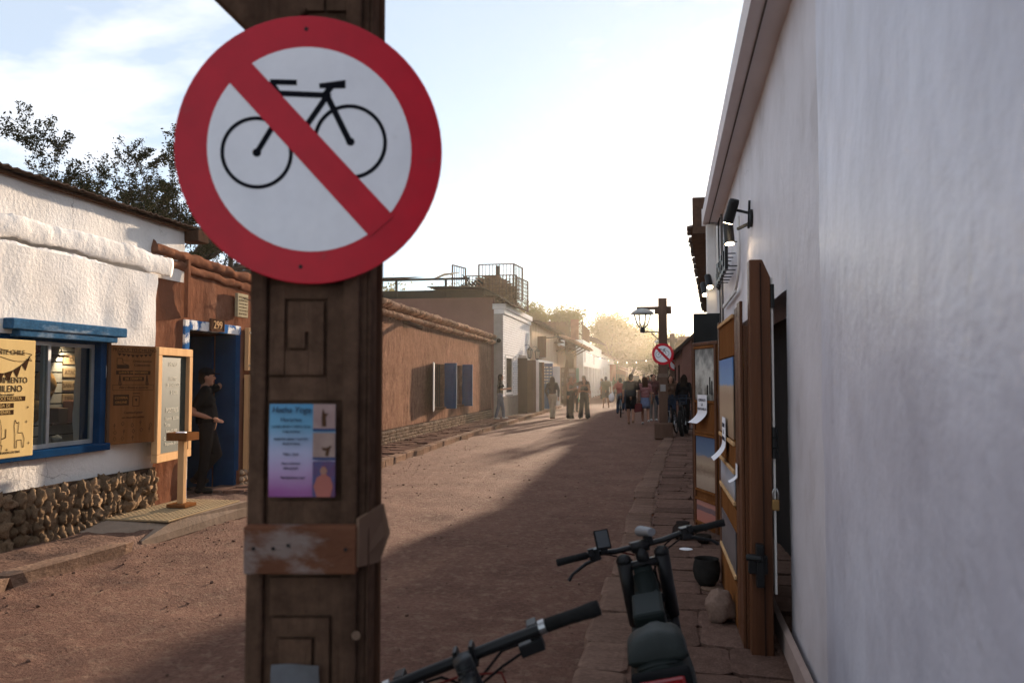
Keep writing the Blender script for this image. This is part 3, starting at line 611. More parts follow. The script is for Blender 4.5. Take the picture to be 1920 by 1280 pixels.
# ================================================================== BROWN DOORWAY HOUSE
XB = -5.58
PEEL_SUN = mat('sunlit_peeling_blue', (.035, .12, .30), (.025, .09, .24), scale=5, bump=.8, bscale=18, spot=(.70, .68, .66), spotscale=5, spotpos=(.47, .53))  # white spots: sun glare put into the colour along with peeled paint
dh = thing('doorway_house', 'brown adobe house front with a deep blue doorway numbered 299', 'house', (XB, 8, .1))
DY0, DY1, DZ1 = 8.84, 9.96, 2.16
facade('wall', ADOBE, dh, XB, 8.04, 10.72, .05, 3.02, [(DY0, DY1, .05, DZ1)], res=.08, amp=.022)
MB().box(XB - 3.5, XB - .4, 10.3, 10.7, .05, 2.98).build('side_wall', ADOBE, dh)
MB().box(XB - 3.5, XB - .3, 8.05, 10.7, 2.9, 3.0).build('roof', TERR, dh)
for k, (zc, rr, off) in enumerate(((3.06, .075, .01), (2.93, .055, .02))):
    pts = [(XB + off - .03, 8.1 + 2.6 * i / 30, zc - .004 * i + .02 * noise.noise(Vector((i * .3, k * 5, 1)))) for i in range(31)]
    mb = MB().tube(pts, [rr * (1 + .22 * noise.noise(Vector((i * .35, k * 3, 7)))) for i in range(31)], 12)
    for v in mb.v: v += Vector((.03, 0, .02)) * fbm(v * 7)
    mb.build('ledge', ADOBE, dh, smooth=True)
fr = MB(); fr.box(XB - .2, XB + .03, DY0 - .10, DY0 + .0, .1, DZ1 + .12); df = fr.build('door_frame', PEEL_SUN, dh, bevel=.008)
MB().box(XB - .2, XB + .03, DY0 + .002, DY1 + .10, DZ1, DZ1 + .12).build('door_lintel', PEEL_SUN, dh, bevel=.008)
MB().box(XB - .28, XB + .025, DY1 - .02, DY1 + .10, .1, DZ1 - .002).build('door_frame', BLUE_D, dh, bevel=.006)
MB().box(XB - 1.15, XB - .29, DY1 - .07, DY1 - .03, .1, DZ1 - .02).build('door', BLUE_D, dh, bevel=.004)
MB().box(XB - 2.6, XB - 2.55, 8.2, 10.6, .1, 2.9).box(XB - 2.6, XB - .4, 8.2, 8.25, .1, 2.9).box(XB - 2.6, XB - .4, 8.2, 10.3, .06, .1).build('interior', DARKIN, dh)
MB().bar((XB + .05, 8.74, 2.3), (XB + .05, 8.74, 3.0), .05).build('conduit', ADOBE, dh)
nb = thing('number_plate', 'carved brown house number plate 299 over the blue doorway', 'number plate', (XB + .03, 9.4, 2.25))
MB().box(XB + .032, XB + .06, 9.26, 9.57, 2.17, 2.33).build('plate', WOOD_B, nb, bevel=.006)
for i, (a, b, c, e) in enumerate(((9.26, 9.57, 2.17, 2.185), (9.26, 9.57, 2.315, 2.33), (9.26, 9.275, 2.185, 2.315), (9.555, 9.57, 2.185, 2.315))): MB().box(XB + .061, XB + .068, a, b, c, e).build('border', WOOD_B, nb)
text('299', nb, (XB + .0625, 9.415, 2.25), RX, .14, WOOD_L, ext=.004)
pq = thing('wall_plaque', 'small pale inscribed plaque fixed high on the brown wall right of doorway', 'plaque', (XB + .05, 10.0, 2.4))
PLQ = mat('plaque_wood', (.40, .34, .22), (.30, .25, .16), scale=8)
MB().box(XB + .03, XB + .075, 9.88, 10.16, 2.40, 2.72).build('board', PLQ, pq, bevel=.006)
d = MB()
for k in range(6):
    z_ = 2.67 - k * .045; a = 9.91
    while a < 10.12: b = a + rnd(.015, .05); strokes(d, XB + .0765, [(a, z_), (min(b, 10.14), z_)], .014); a = b + .012
d.build('inscription', ENGRAVE, pq, fix=False)
o = MB().tube([(XB + .06, 10.02, 2.66), (XB + .16, 10.2, 2.63), (XB + .18, 10.5, 2.62)], .006, 6).build('wire', BLACKM); tag(o, 'thin dark wire running past the plaque on the brown wall', 'wire')
wbd = thing('wooden_board', 'plain pine notice board hung on brown wall above the second chalkboard', 'board', (XB + .1, 10.5, 1.7))
MB().box(XB + .03, XB + .09, 10.16, 10.7, 1.68, 2.27).build('panel', WOOD_L, wbd, bevel=.006)
for z_ in (1.75, 2.2): MB().box(XB + .09, XB + .098, 10.18, 10.28, z_ - .012, z_ + .012).build('hinge', BLACKM, wbd)
t_ = thing('chalkboard', 'narrow framed chalkboard partly hidden behind the no-cycling post', 'chalkboard', (XB + .1, 10.5, .3))
for (a, b, c, e) in ((10.16, 10.24, .3, 1.62), (10.66, 10.74, .3, 1.62), (10.24, 10.66, .3, .38), (10.24, 10.66, 1.54, 1.62)): MB().box(XB + .03, XB + .11, a, b, c, e).build('frame_rail', WOOD_L, t_, bevel=.006)
MB().box(XB + .03, XB + .085, 10.24, 10.66, .38, 1.54).build('slate', CB, t_)
PBM = [lumpy('pebble', PEBB, 60 + i, .3, 8, 6) for i in range(6)]
MB().box(XB - .1, XB + .06, 10.0, 10.72, .05, .33).build('pebble_bed', ADOBE, dh)
for r_ in range(3):
    for k in range(7): piece('pebble', PBM[(r_ + k) % 6], dh, (XB + .07, 10.06 + k * .1, .13 + r_ * .082), (rnd(0, 6), rnd(0, 6), 0), (.04, .042, .036))
# ================================================================== STRAW WALL HOUSE
SL = -.0212; XS = lambda y: -5.524 + SL * y
st_ = thing('straw_wall_house', 'long low house wall of straw streaked adobe with blue shuttered windows', 'house', (-5.9, 20, .1))
W1 = (21.3, 22.47, .78, 2.0); W2 = (23.35, 24.87, .78, 2.0)
facade('wall', STRAW, st_, -5.524, 10.74, 30.1, .05, 3.06, [W1, W2], res=.13, amp=.02, slope=SL, freq=1.8)
MB().box(-10.5, -6.4, 10.8, 30.0, 2.9, 3.05).build('roof', TERR, st_)
MB().box(-10.5, -6.6, 29.9, 30.1, .1, 2.9).box(-10.5, -6.3, 10.75, 10.9, .1, 2.9).build('side_wall', ADOBE, st_)
MB().grid(lambda y_, u: (XS(y_) - .25 - u * 1.1, y_, 3.33 + .10 * u + .008 * sin(y_ * 60) + (.03 if y_ > 17 else 0)), lin(16.9, 29.8, 300), [0, 1]).build('roof_sheet', CORR, st_).modifiers.new('thick', 'SOLIDIFY').thickness = .02
TM = [lumpy('cornice_tile', TILE, 80 + i, .32, 10, 8) for i in range(8)]
for row, (zc, off, rz, rx_) in enumerate(((3.24, .06, .085, .17), (3.03, .07, .07, .13))):
    y_ = 14.4
    while y_ < 30.15:
        wv = rnd(.10, .135)
        piece('cornice_tile', random.choice(TM), st_, (XS(y_) + off, y_, zc - .002 * (y_ - 16) + .015 * noise.noise(Vector((y_, row, 0)))), (rnd(-.2, .2), rnd(-.15, .15), rnd(-.2, .2)), (rx_ * rnd(.85, 1.1), wv * .50, rz * rnd(.8, 1.15))); y_ += wv
MB().grid(lambda y_, u: (XS(y_) + .02 + .05 * u, y_, 2.96 + .36 * u), lin(10.75, 30.1, 40), [0, 1]).build('cornice_bed', ADOBE, st_)
k = 0; far = MB()
for row in range(4):
    y_ = 16.0 + rnd(0, .05)
    while y_ < 30.0:
        p = (XS(y_) + .045, y_, .155 + row * .075)
        if k < 300 and y_ < 25.3: piece('pebble', PBM[k % 6], st_, p, (rnd(0, 6), rnd(0, 6), 0), (.045, .058, .038)); k += 1
        else: far.ell(p, (.045, .058, .036), 6, 4)
        y_ += rnd(.115, .135)
o = far.build('pebble_course', PEBB, st_, smooth=True, fix=False); o['kind'] = 'stuff'
MB().grid(lambda y_, u: (XS(y_) + .025, y_, .08 + .37 * u), lin(15.8, 30.1, 30), [0, 1]).build('pebble_bed', MORTAR, st_)
for wi, (a, b, c, e) in enumerate((W1, W2)):
    xw = XS((a + b) / 2)
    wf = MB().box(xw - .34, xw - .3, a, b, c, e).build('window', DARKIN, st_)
    bars = MB()
    for k in range(5): bars.bar((xw - .12, a + .2 + k * (b - a - .3) / 4, c), (xw - .12, a + .2 + k * (b - a - .3) / 4, e), .02)
    bars.build('window_bars', BLACKM, wf)
    mb = MB().box(xw - .02, xw + (.33 if wi else .36), b + .03, b + .075, c - .06, e + .04); sh = mb.build('shutter', SHUT, st_, bevel=.006)
    pn = MB()
    for z0, z1 in ((c + .02, c + .38), (c + .46, e - .06)): pn.box(xw + .05, xw + .23, b + .018, b + .03, z0, z1)
    pn.build('shutter_panel', SHUT, sh, bevel=.004)
    if wi == 0: MB().bar((xw + .02, a, 1.37), (xw + .27, a - .95, 1.37), .03, 1.30).build('shutter', WHITE_P, st_, bevel=.006)  # leaf coloured white: the grazing sunlight on it is put into the colour
    MB().box(xw - .3, xw + .06, a - .02, b + .02, c - .07, c - .005).build('window_sill', WOOD_B, st_, bevel=.006)
o = thing('drain_spout', 'dark half-pipe roof drain sticking out below the clay cornice', 'drainpipe', (XS(18.4), 18.4, 2.95))
MB().tube([(XS(18.4) - .1, 18.3, 3.0), (XS(18.4) + .42, 18.55, 2.80)], .055, 10).build('pipe', RUST, o, smooth=True)
o = thing('drain_spout', 'short iron drain stub near the post under the clay cornice', 'drainpipe', (XS(17), 17.2, 2.9))
MB().tube([(XS(17.2) - .1, 17.2, 2.95), (XS(17.2) + .12, 17.25, 2.93)], .03, 8).build('pipe', RUST, o, smooth=True)
cc_ = thing('security_camera', 'small dark camera on the far corner of the straw wall cornice', 'camera', (XS(30) + .2, 30.1, 3.1))
MB().bar((XS(30), 30.0, 3.14), (XS(30) + .28, 30.0, 3.12), .04).build('bracket', GREY, cc_); MB().ell((XS(30) + .32, 30.0, 3.06), (.085, .085, .085)).build('dome', BLACK, cc_, smooth=True)

# ================================================================== WHITE BRICK HOUSE
XW = -5.72
WBR = mat('white_brick', (.76, .74, .73), (.68, .65, .63), scale=4, bump=.25, bscale=20, rand=0)
wh = thing('white_brick_house', 'white painted brick house with moulded cornice and grey base', 'house', (XW, 33, .1))
HW = (30.75, 32.2, 1.06, 2.42); HD = (33.9, 36.0, .1, 2.45)
facade('wall', mat('brick_joint', (.30, .27, .25), scale=4), wh, XW, 30.15, 36.9, .1, 4.1, [HW, HD], res=.4, amp=.002)
br = MB()
for r_ in range(33):
    z_ = .92 + r_ * .096; y_ = 30.17 + (.0 if r_ % 2 else -.15)
    while y_ < 36.85:
        a, b = max(30.16, y_), min(36.88, y_ + .285)
        if b - a > .05 and not any(h[0] - .12 < b and a < h[1] + .12 and h[2] - .1 < z_ + .08 and z_ < h[3] + .12 for h in (HW, HD)) and z_ < 4.0:
            br.box(XW + .002, XW + .016 + rnd(0, .006), a, b, z_, z_ + .082)
        y_ += .30
o = br.build('brickwork', WBR, wh, fix=False, bevel=0); o['kind'] = 'stuff'
MB().box(XW - 6, XW - .36, 30.16, 30.5, .1, 4.75).build('side_wall', MAUVE, wh)
MB().box(XW - 6, XW - .3, 30.5, 36.9, 4.3, 4.42).build('roof', TERR, wh)
MB().box(XW - .36, XW + .0, 30.16, 30.22, .1, 4.1).build('side_pier', MAUVE, wh)
MB().box(XW - .4, XW + .14, 30.12, 36.95, 4.28, 4.50).build('cornice', WHITE_P, wh, bevel=.02); MB().box(XW - .35, XW + .08, 30.14, 36.93, 4.10, 4.28).build('cornice', WHITE_P, wh, bevel=.02)
MB().box(XW + .0, XW + .04, 30.16, 33.8, .1, .88).build('base', GREY, wh, bevel=.01)
wf = MB().box(XW - .30, XW - .26, HW[0], HW[1], HW[2], HW[3]).build('window', BLACK, wh)
mb = MB()
for k in range(9): y_ = HW[0] + .08 + k * .16; mb.bar((XW - .04, y_, HW[2]), (XW - .04, y_, HW[3]), .035)
mb.build('window_bars', BLACK, wf)
sur = MB(); sur.box(XW, XW + .035, HW[0] - .1, HW[0], HW[2] - .1, HW[3] + .1); sur.box(XW, XW + .035, HW[1], HW[1] + .1, HW[2] - .1, HW[3] + .1); sur.box(XW, XW + .035, HW[0], HW[1], HW[2] - .1, HW[2]); sur.box(XW, XW + .035, HW[0], HW[1], HW[3], HW[3] + .1); sur.build('window_frame', WHITE_P, wf)
MB().box(XW - .34, XW - .3, HD[0], HD[1], .1, 2.45).build('doorway', DARKIN, wh)
cv = mat('conduit_white', (.7, .69, .68)); MB().box(XW + .0, XW + .12, 36.0, 36.12, 2.5, 3.7).build('drainpipe', cv, wh)
o = MB().ell((XW + .06, 32.9, 2.52), (.06, .09, .06)).build('wall_lamp', WHITE_P, smooth=True); tag(o, 'round white bulkhead lamp on the white brick wall above the barred window', 'lamp')
def open_leaf(par, X, y, z0, z1, wd, m, name='door_leaf', th=.05):
    d_ = MB().box(X + .01, X + wd, y, y + th, z0, z1).build(name, m, par, bevel=.008)
    q = MB()
    for a, b in ((z0 + .1, z0 + (z1 - z0) * .40), (z0 + (z1 - z0) * .46, z1 - .12)): q.box(X + .09, X + wd - .08, y - .015, y, a, b)
    q.build('door_panel', m, d_, bevel=.006); return d_
open_leaf(wh, XW, 33.5, .14, 2.48, .43, WOOD_DD); open_leaf(wh, XW, 34.6, .14, 2.42, .64, WOOD_B); open_leaf(wh, XW, 35.3, .14, 2.4, .67, WHITE_P); open_leaf(wh, XW, 36.0, .14, 2.36, .70, BLACK)
def lantern(x, y, z, lb):
    t_ = thing('wall_lantern', lb, 'lantern', (x, y, z), 'lanterns on the white house')
    MB().tube([(x, y, z + .45), (x + .1, y, z + .52), (x + .22, y, z + .48), (x + .24, y, z + .40)], .014, 6).build('bracket', BLACKM, t_, smooth=True)
    c = Vector((x + .24, y, z))
    MB().lathe(c, [(.15, .26), (.10, .33), (.03, .39), (.02, .42)], 6).build('cap', BLACKM, t_)
    MB().lathe(c, [(.07, -.10), (.085, -.06), (.02, -.13)], 6).build('base', BLACKM, t_)
    MB().lathe(c, [(.075, -.05), (.12, .25)], 6).build('lantern_glass', mat('milky_glass', (.42, .36, .28), rough=.3), t_)
    fr_ = MB()
    for k in range(6): a = k * pi / 3; fr_.bar(c + Vector((.08 * cos(a), .08 * sin(a), -.06)), c + Vector((.128 * cos(a), .128 * sin(a), .26)), .016)
    fr_.build('cage', BLACKM, t_)
lantern(XW, 35.4, 2.62, 'black wall lantern nearer the barred window of white house'); lantern(XW + .05, 37.4, 2.62, 'black wall lantern at the corner of tan and white houses')
# roof terrace behind: sagging shade sheet, beams, iron cage full of kindling
rt = thing('roof_shelter', 'dark sagging shade roof with black netting above the mauve wall', 'shelter', (-8.5, 30, 4.8))
NET = mat('black_netting', (.02, .021, .02), rough=.9)
MB().box(-12, -6.6, 30.6, 30.66, 4.62, 5.12).build('netting', NET, rt)
mb = MB(); mb.grid(lambda x_, v: (x_, 29.6 + v * 5, 5.13 - .03 * sin((x_ + 12) * 1.3) - (.55 * max(0, x_ + 6.5) ** 1.2) + .012 * sin(x_ * 60) + .05 * v), lin(-8.6, -5.35, 130), [0, 1]); mb.build('roof_sheet', CORR, rt).modifiers.new('t', 'SOLIDIFY').thickness = .02
MB().box(-12, -7.15, 30.55, 30.67, 5.52, 5.60).build('beam', BLACK, rt)
for x_ in (-10.2, -8.15): MB().box(x_, x_ + .08, 30.57, 30.65, 4.7, 5.52).build('post', BLACK, rt)
mb = MB(); mb.grid(lambda x_, v: (x_, 30.2 + v * 2, 5.62 + .22 * sin((x_ + 12) / 1.9) * v + .02 * v), lin(-12, -9.3, 20), [0, .5, 1]); mb.build('roof_sheet', CORR, rt)
mb = MB()
for k in range(13): mb.bar((-8.3 + k * .13, 31.2, 5.0 + .035 * k), (-8.45 + k * .13, 31.0, 5.05 + .042 * k), .05); mb.bar((-7.35 + .045 * k, 31.1, 5.5 - .05 * k), (-8.2 + .11 * k, 31.25, 5.05 - .01 * k), .022)
mb.build('slat_roof', BLACK, rt); MB().bar((-7.5, 30.9, 5.75), (-6.75, 30.9, 4.9), .05).build('brace', BLACK, rt)
MB().tube([(-8.7, 30.7, 5.55), (-8.2, 30.7, 5.75), (-7.6, 30.8, 5.83)], [.03, .05, .015], 8).build('cloth_roll', TANW, rt)
ic = thing('iron_cage', 'rusty iron railing cage on the roof packed with kindling', 'cage', (-7, 33, 4.5))
def rail(name, a, b, z0, z1, nbar, lattice=False, mm=BLACKM):
    a, b = Vector((*a, 0)), Vector((*b, 0)); q = MB(); th = .045
    for z_ in (z0, z1): q.bar(a + Vector((0, 0, z_)), b + Vector((0, 0, z_)), th)
    for k in range(nbar + 1): p = a.lerp(b, k / nbar); q.bar(p + Vector((0, 0, z0)), p + Vector((0, 0, z1)), .06 if k in (0, nbar) else .026)
    if lattice:
        for k in range(1, 8): z_ = z0 + (z1 - z0) * k / 8; q.bar(a + Vector((0, 0, z_)), b + Vector((0, 0, z_)), .024)
    return q.build(name, RUST, ic)
rail('railing', (-7.75, 32.6), (-5.62, 32.6), 4.55, 5.92, 15, True); rail('railing', (-5.62, 32.6), (-5.40, 34.4), 4.55, 5.85, 9, True)
rail('upper_railing', (-7.25, 32.8), (-5.75, 32.8), 5.0, 6.42, 10); rail('upper_railing', (-5.75, 32.8), (-5.6, 34.2), 5.0, 6.42, 6); rail('side_railing', (-8.25, 32.2), (-7.95, 33.3), 4.9, 6.35, 6)
MB().box(-6.65, -6.5, 33.4, 33.5, 4.5, 6.45).build('post', BLACK, ic)
bk = MB()
for k in range(1100):
    a = Vector((rnd(-7.5, -5.9), rnd(32.8, 34.0), 0)); hmx = 6.0 - .75 * abs(a.x + 6.8) ** 1.6; a.z = rnd(4.6, max(4.8, hmx))
    d = Vector((rnd(-1, 1), rnd(-1, 1), rnd(-.25, .25))) * .30; bk.bar(a - d, a + d, rnd(.03, .075))
o = bk.build('kindling', WOOD_B, None, fix=False); tag(o, 'heap of split kindling wood stacked inside the iron roof cage', 'firewood', kind='stuff')
# ================================================================== TAN HOUSE + CANOPY
XT = -5.62
th_ = thing('tan_house', 'tan adobe house with little shuttered window and open shop doors', 'house', (XT, 42, .1))
facade('wall', TANW, th_, XT, 36.95, 47.0, .1, 4.25, [(39.0, 40.3, 2.75, 3.65), (38.2, 44.6, .1, 2.42)], res=.3, amp=.02)
MB().box(XT - 5, XT - .36, 37, 47, 4.1, 4.25).build('roof', TERR, th_)
mb = MB(); mb.grid(lambda y_, u: (XT + .42 - u * 2.5, y_, 4.30 + .25 * u + .015 * sin(y_ * 30)), lin(36.95, 47.3, 160), [0, 1]); mb.build('eave_sheet', CORR, th_).modifiers.new('t', 'SOLIDIFY').thickness = .05
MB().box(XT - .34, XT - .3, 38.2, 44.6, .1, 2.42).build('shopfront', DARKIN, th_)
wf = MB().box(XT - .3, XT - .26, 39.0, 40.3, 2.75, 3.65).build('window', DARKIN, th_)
MB().box(XT + .0, XT + .42, 38.85, 38.93, 2.65, 3.7).build('shutter', WOOD_B, wf); MB().box(XT - .1, XT + .22, 40.3, 40.42, 2.68, 3.7).build('shutter', WHITE_P, wf); MB().box(XT - .1, XT + .15, 38.95, 40.4, 2.66, 2.74).build('window_sill', WHITE_P, wf)
MB().box(XT - .05, XT + .06, 38.1, 44.7, 2.42, 2.56).build('door_lintel', WHITE_P, th_)
open_leaf(th_, XT, 37.0, .14, 2.38, .58, WOOD_R); open_leaf(th_, XT, 44.5, .14, 2.3, .45, WHITE_P)
bb = thing('shop_board', 'blue shop board with pale lettering leaning at the tan house door', 'signboard', (XT + .5, 38.6, .14))
MB().box(XT + .05, XT + .78, 38.6, 38.66, .14, 2.36).build('board', mat('slate_blue_board', (.05, .10, .19), (.04, .08, .16), scale=4), bb, bevel=.01)
d = MB()
for k in range(6):
    for i in range(4): x0 = XT + .17 + i * .15 + rnd(-.02, .02); z0 = 2.12 - k * .15; d.add([(x0, 38.595, z0), (x0 + .11, 38.595, z0), (x0 + .11, 38.595, z0 + .07), (x0, 38.595, z0 + .07)], [(0, 1, 2, 3)])
d.build('faded_print', CHALK, bb, fix=False)
pl_ = thing('pendant_lamp', 'dark dish-shaped lamp hanging out from the tan house eave', 'lamp', (XT + .6, 42.0, 3.5))
MB().bar((XT, 42, 3.78), (XT + .8, 42, 3.82), .05).build('arm', BLACKM, pl_); MB().lathe((XT + .7, 42, 3.5), [(.30, 0), (.26, .05), (.08, .14), (.05, .24)], 18).build('shade', RUST, pl_, smooth=True); MB().ell((XT + .7, 42, 3.44), (.09, .09, .11)).build('bulb', WHITE_P, pl_, smooth=True)
cn_ = thing('canopy_house', 'ochre house with a lean-to canopy of rough tiles on crooked posts', 'house', (XT, 52, .1))
OCH = mat('ochre_adobe', (.50, .36, .24), (.42, .28, .18), scale=2, bump=.4)
facade('wall', OCH, cn_, XT, 47.05, 59, .1, 3.7, [(52.0, 53.6, 2.3, 3.25)], res=.4, amp=.03)
MB().box(XT - 5, XT - .36, 47.1, 59, 3.55, 3.7).build('roof', TERR, cn_)
mb = MB(); mb.grid(lambda y_, u: (XT - .1 + u * 1.15, y_, 4.25 - .55 * u + .05 * noise.noise(Vector((y_ * 1.5, u * 3, 2)))), lin(45.6, 58.8, 60), lin(0, 1, 5)); mb.build('canopy', CORR, cn_).modifiers.new('t', 'SOLIDIFY').thickness = .10
for r_ in range(2):
    for k in range(44): piece('canopy_tile', TM[k % 8], cn_, (XT + .55 + r_ * .45, 45.8 + k * .29, 4.02 - r_ * .2 + rnd(-.03, .03)), (rnd(-.3, .3), .4, rnd(-.3, .3)), (.34, .16, .085))
for y_ in (46.5, 49, 51.5, 54, 56.5): MB().bar((XT, y_, 3.2), (XT + .95, y_ + .15, 3.72), .09).build('bracket', WOOD_B, cn_)
MB().tube([(XT + .45, 47.3, .1), (XT + .42, 47.3, 1.6), (XT + .55, 47.4, 2.6), (XT + .5, 47.3, 3.9)], [.12, .10, .11, .09], 10).build('crooked_post', WOOD_B, cn_, smooth=True)
wf = MB().box(XT - .3, XT - .25, 52, 53.6, 2.3, 3.25).build('window', DARKIN, cn_); MB().box(XT, XT + .5, 51.8, 51.9, 2.25, 3.3).build('shutter', WOOD_B, wf); MB().box(XT - .1, XT + .3, 53.6, 53.8, 2.25, 3.2).build('shutter', WHITE_P, wf)
pb_ = thing('poster_board', 'tall board of small square photo prints outside the ochre house', 'board', (XT + .4, 48.6, .14))
MB().box(XT + .02, XT + .95, 48.6, 48.66, .14, 2.3).build('board', WOOD_B, pb_)
PRC = [mat('print_%d' % i, c, tuple(v * .4 for v in c), scale=14) for i, c in enumerate(((.4, .3, .24), (.3, .2, .17), (.44, .37, .32), (.22, .19, .2)))]
for r_ in range(7):
    for c_ in range(2): MB().box(XT + .10 + c_ * .42, XT + .46 + c_ * .42, 48.585, 48.598, 2.0 - r_ * .27, 2.22 - r_ * .27).build('photo_print', PRC[(r_ + c_ * 2) % 4], pb_)
TEAL = mat('teal_paint', (.13, .28, .22), (.10, .22, .17), scale=4); open_leaf(cn_, XT, 50.6, .14, 2.3, .95, TEAL); open_leaf(cn_, XT, 49.6, .14, 2.3, .35, BLACK)
# ================================================================== WHITE TWO-STOREY HOUSE WITH COLUMNS
w2 = thing('white_two_storey_house', 'white two-storey house with square columns and a brown slatted roof terrace', 'house', (-5.2, 70, 0))
XV = -5.17
facade('wall', WHITE_P, w2, XV, 59.6, 81, 2.6, 4.55, [(60.6, 61.6, 2.9, 4.0), (70, 71, 2.9, 4.0)], res=.8, amp=.005)
MB().box(-9, XV - .36, 59.6, 59.9, 2.5, 4.55).box(-9, XV, 59.62, 60.2, 2.45, 2.6).build('front_wall', WHITE_P, w2)
MB().box(-9, XV - .5, 60.4, 60.5, .1, 2.45).build('recess_wall', OCH, w2); MB().box(-6.35, -5.75, 60.3, 60.38, 1.05, 1.75).build('shop_sign', WOOD_B, w2)
MB().box(-6.5, -5.72, 59.52, 59.58, 3.0, 4.35).build('shutter', WOOD_B, w2)
for y_ in (59.62, 64, 68, 71, 74, 77, 80.2): MB().box(XV - .5, XV + .0, y_, y_ + .65, .05, 2.58).build('column', WHITE_P, w2, bevel=.02)
MB().box(XV - 1.2, XV - 1.1, 60.5, 81, .05, 2.6).build('porch_wall', TANW, w2); MB().box(-9, XV - .02, 60.3, 81, 4.45, 4.54).build('roof', TERR, w2)
for a, b in ((60.6, 61.6), (70, 71)): MB().box(XV - .3, XV - .25, a, b, 2.9, 4.0).build('window', BLACK, w2)
fn_ = MB()
for k in range(56): x_ = -8.8 + k * .065; fn_.box(x_, x_ + .05, 59.7, 59.74, 4.55, 5.95 + rnd(-.09, .06))
for k in range(70): y_ = 59.8 + k * .1; fn_.box(XV - .12, XV - .08, y_, y_ + .075, 4.55, 5.75 + rnd(-.05, .05))
for k in range(0): pass
fn_.build('slat_fence', WOOD_B, w2, kind='stuff')
MB().box(-6.1, -5.5, 59.66, 59.8, 4.55, 6.1).build('terrace_panel', ADOBE, w2)
mb = MB(); mb.grid(lambda y_, u: (XV - 1 + u * 1.5, y_, 5.5 - .45 * u), lin(67, 81, 30), [0, 1]); mb.build('terrace_roof', CORR, w2).modifiers.new('t', 'SOLIDIFY').thickness = .1
w3 = thing('white_arcade_house', 'far white single-storey arcade house past the columned house', 'house', (-5.2, 95, 0))
facade('wall', WHITE_P, w3, -5.2, 81.1, 108, .05, 4.2, [(83 + 4.6 * k, 85 + 4.6 * k, .05, 2.9) for k in range(5)], res=.9, amp=.01)
MB().box(-10, -5.6, 81.2, 108, 4.0, 4.15).build('roof', TERR, w3); MB().box(-5.55, -4.95, 81, 108.2, 4.2, 4.38).build('cornice', WOOD_B, w3); MB().box(-6.0, -5.9, 81.2, 108, .05, 3).build('shopfront', DARKIN, w3)
f1 = thing('far_shop_house', 'distant brown shop row at the left end of the street', 'house', (-5.2, 120, 0))
MB().box(-10, -5.1, 108.4, 150, -.05, 3.6).build('wall', ADOBE, f1)
for k in range(6): MB().box(-5.1, -5.04, 110 + 6 * k, 112.5 + 6 * k, 0, 2.4).build('shop_opening', DARKIN, f1)
mb = MB(); mb.grid(lambda y_, u: (-5.1 + u * 1.2, y_, 3.3 - .5 * u), lin(109, 150, 20), [0, 1]); mb.build('awning', TANW, f1)
f2 = thing('end_house', 'distant pale brown wall closing off the far end of street', 'house', (0, 160, 0))
MB().box(-5.0, 6.5, 160, 165, -.05, 4.2).build('wall', TANW, f2); MB().box(-5.2, 6.7, 159.7, 165.2, 4.2, 4.5).build('roof', TERR, f2)
for k in range(4): MB().box(-4 + 2.6 * k, -2.8 + 2.6 * k, 159.9, 159.97, 0, 2.4).build('shop_opening', DARKIN, f2)
fl = thing('red_banner', 'red cloth banner hanging out over the far left pavement', 'banner', (-4.6, 92, 2.2))
MB().bar((-5.2, 92, 3.3), (-4.2, 92, 3.33), .05).build('pole', WOOD_B, fl)
MB().grid(lambda u, v: (-4.95 + .7 * u, 92 + .1 * sin(u * 7 + v * 3), 3.3 - 1.9 * v), lin(0, 1, 8), lin(0, 1, 8)).build('cloth', mat('red_cloth', (.25, .05, .04)), fl, smooth=True)

# ================================================================== RIGHT SIDE
wr = lambda y: .655 + .0187 * y
rh = thing('white_house', 'white limewashed house wall along the right with a boxed gutter', 'house', (.75, 5, 0))
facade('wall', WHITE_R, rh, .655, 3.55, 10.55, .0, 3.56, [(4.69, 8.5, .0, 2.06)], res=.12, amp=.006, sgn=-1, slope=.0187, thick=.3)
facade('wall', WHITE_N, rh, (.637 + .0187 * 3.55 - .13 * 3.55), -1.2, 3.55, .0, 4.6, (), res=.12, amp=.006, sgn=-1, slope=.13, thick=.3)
MB().box(1.1, 6, -1, 10.5, 3.3, 3.56).build('roof', TERR, rh); MB().box(.95, 6, 10.4, 10.6, 0, 3.5).build('end_wall', WHITE_P, rh)
bs = MB(); bs.add([(wr(y_) - dx, y_, z_) for y_ in (-1, 3.52, 10.5) for dx, z_ in ((.0, .0), (.035, .0), (.035, .17), (.012, .20))], [(i * 4 + k, i * 4 + k + 1, i * 4 + k + 5, i * 4 + k + 4) for i in (0, 1) for k in range(3)])
for v in bs.v:
    if v.y < 0: v.x -= .55
    elif v.y < 4: v.x -= .02
bs.build('skirting', mat('skirting_plaster', (.36, .28, .25), (.28, .21, .19), scale=4, bump=.3), rh)
MB().box(1.13, 1.17, 4.5, 8.9, 0, 2.3).box(1.06, 1.13, 4.5, 4.6, 0, 2.3).box(1.118, 1.13, 8.6, 8.9, 0, 2.3).box(1.06, 1.17, 4.5, 8.9, 2.15, 2.3).build('doorway', DARKIN, rh)  # opening and dark lining added to stand for the shade behind the door leaf
GUT = mat('gutter_paint', (.74, .70, .70), (.68, .64, .64), scale=2, bump=.05, rough=.6)
def along(mb, prof, y0, y1):
    n_ = len(prof); o = len(mb.v)
    for y_ in (y0, y1):
        for dx, z_ in prof: mb.v.append(Vector((wr(y_) + dx, y_, z_)))
    mb.f += [(o + k, o + (k + 1) % n_, o + n_ + (k + 1) % n_, o + n_ + k) for k in range(n_)] + [tuple(o + k for k in range(n_)), tuple(o + n_ + k for k in range(n_))]; return mb
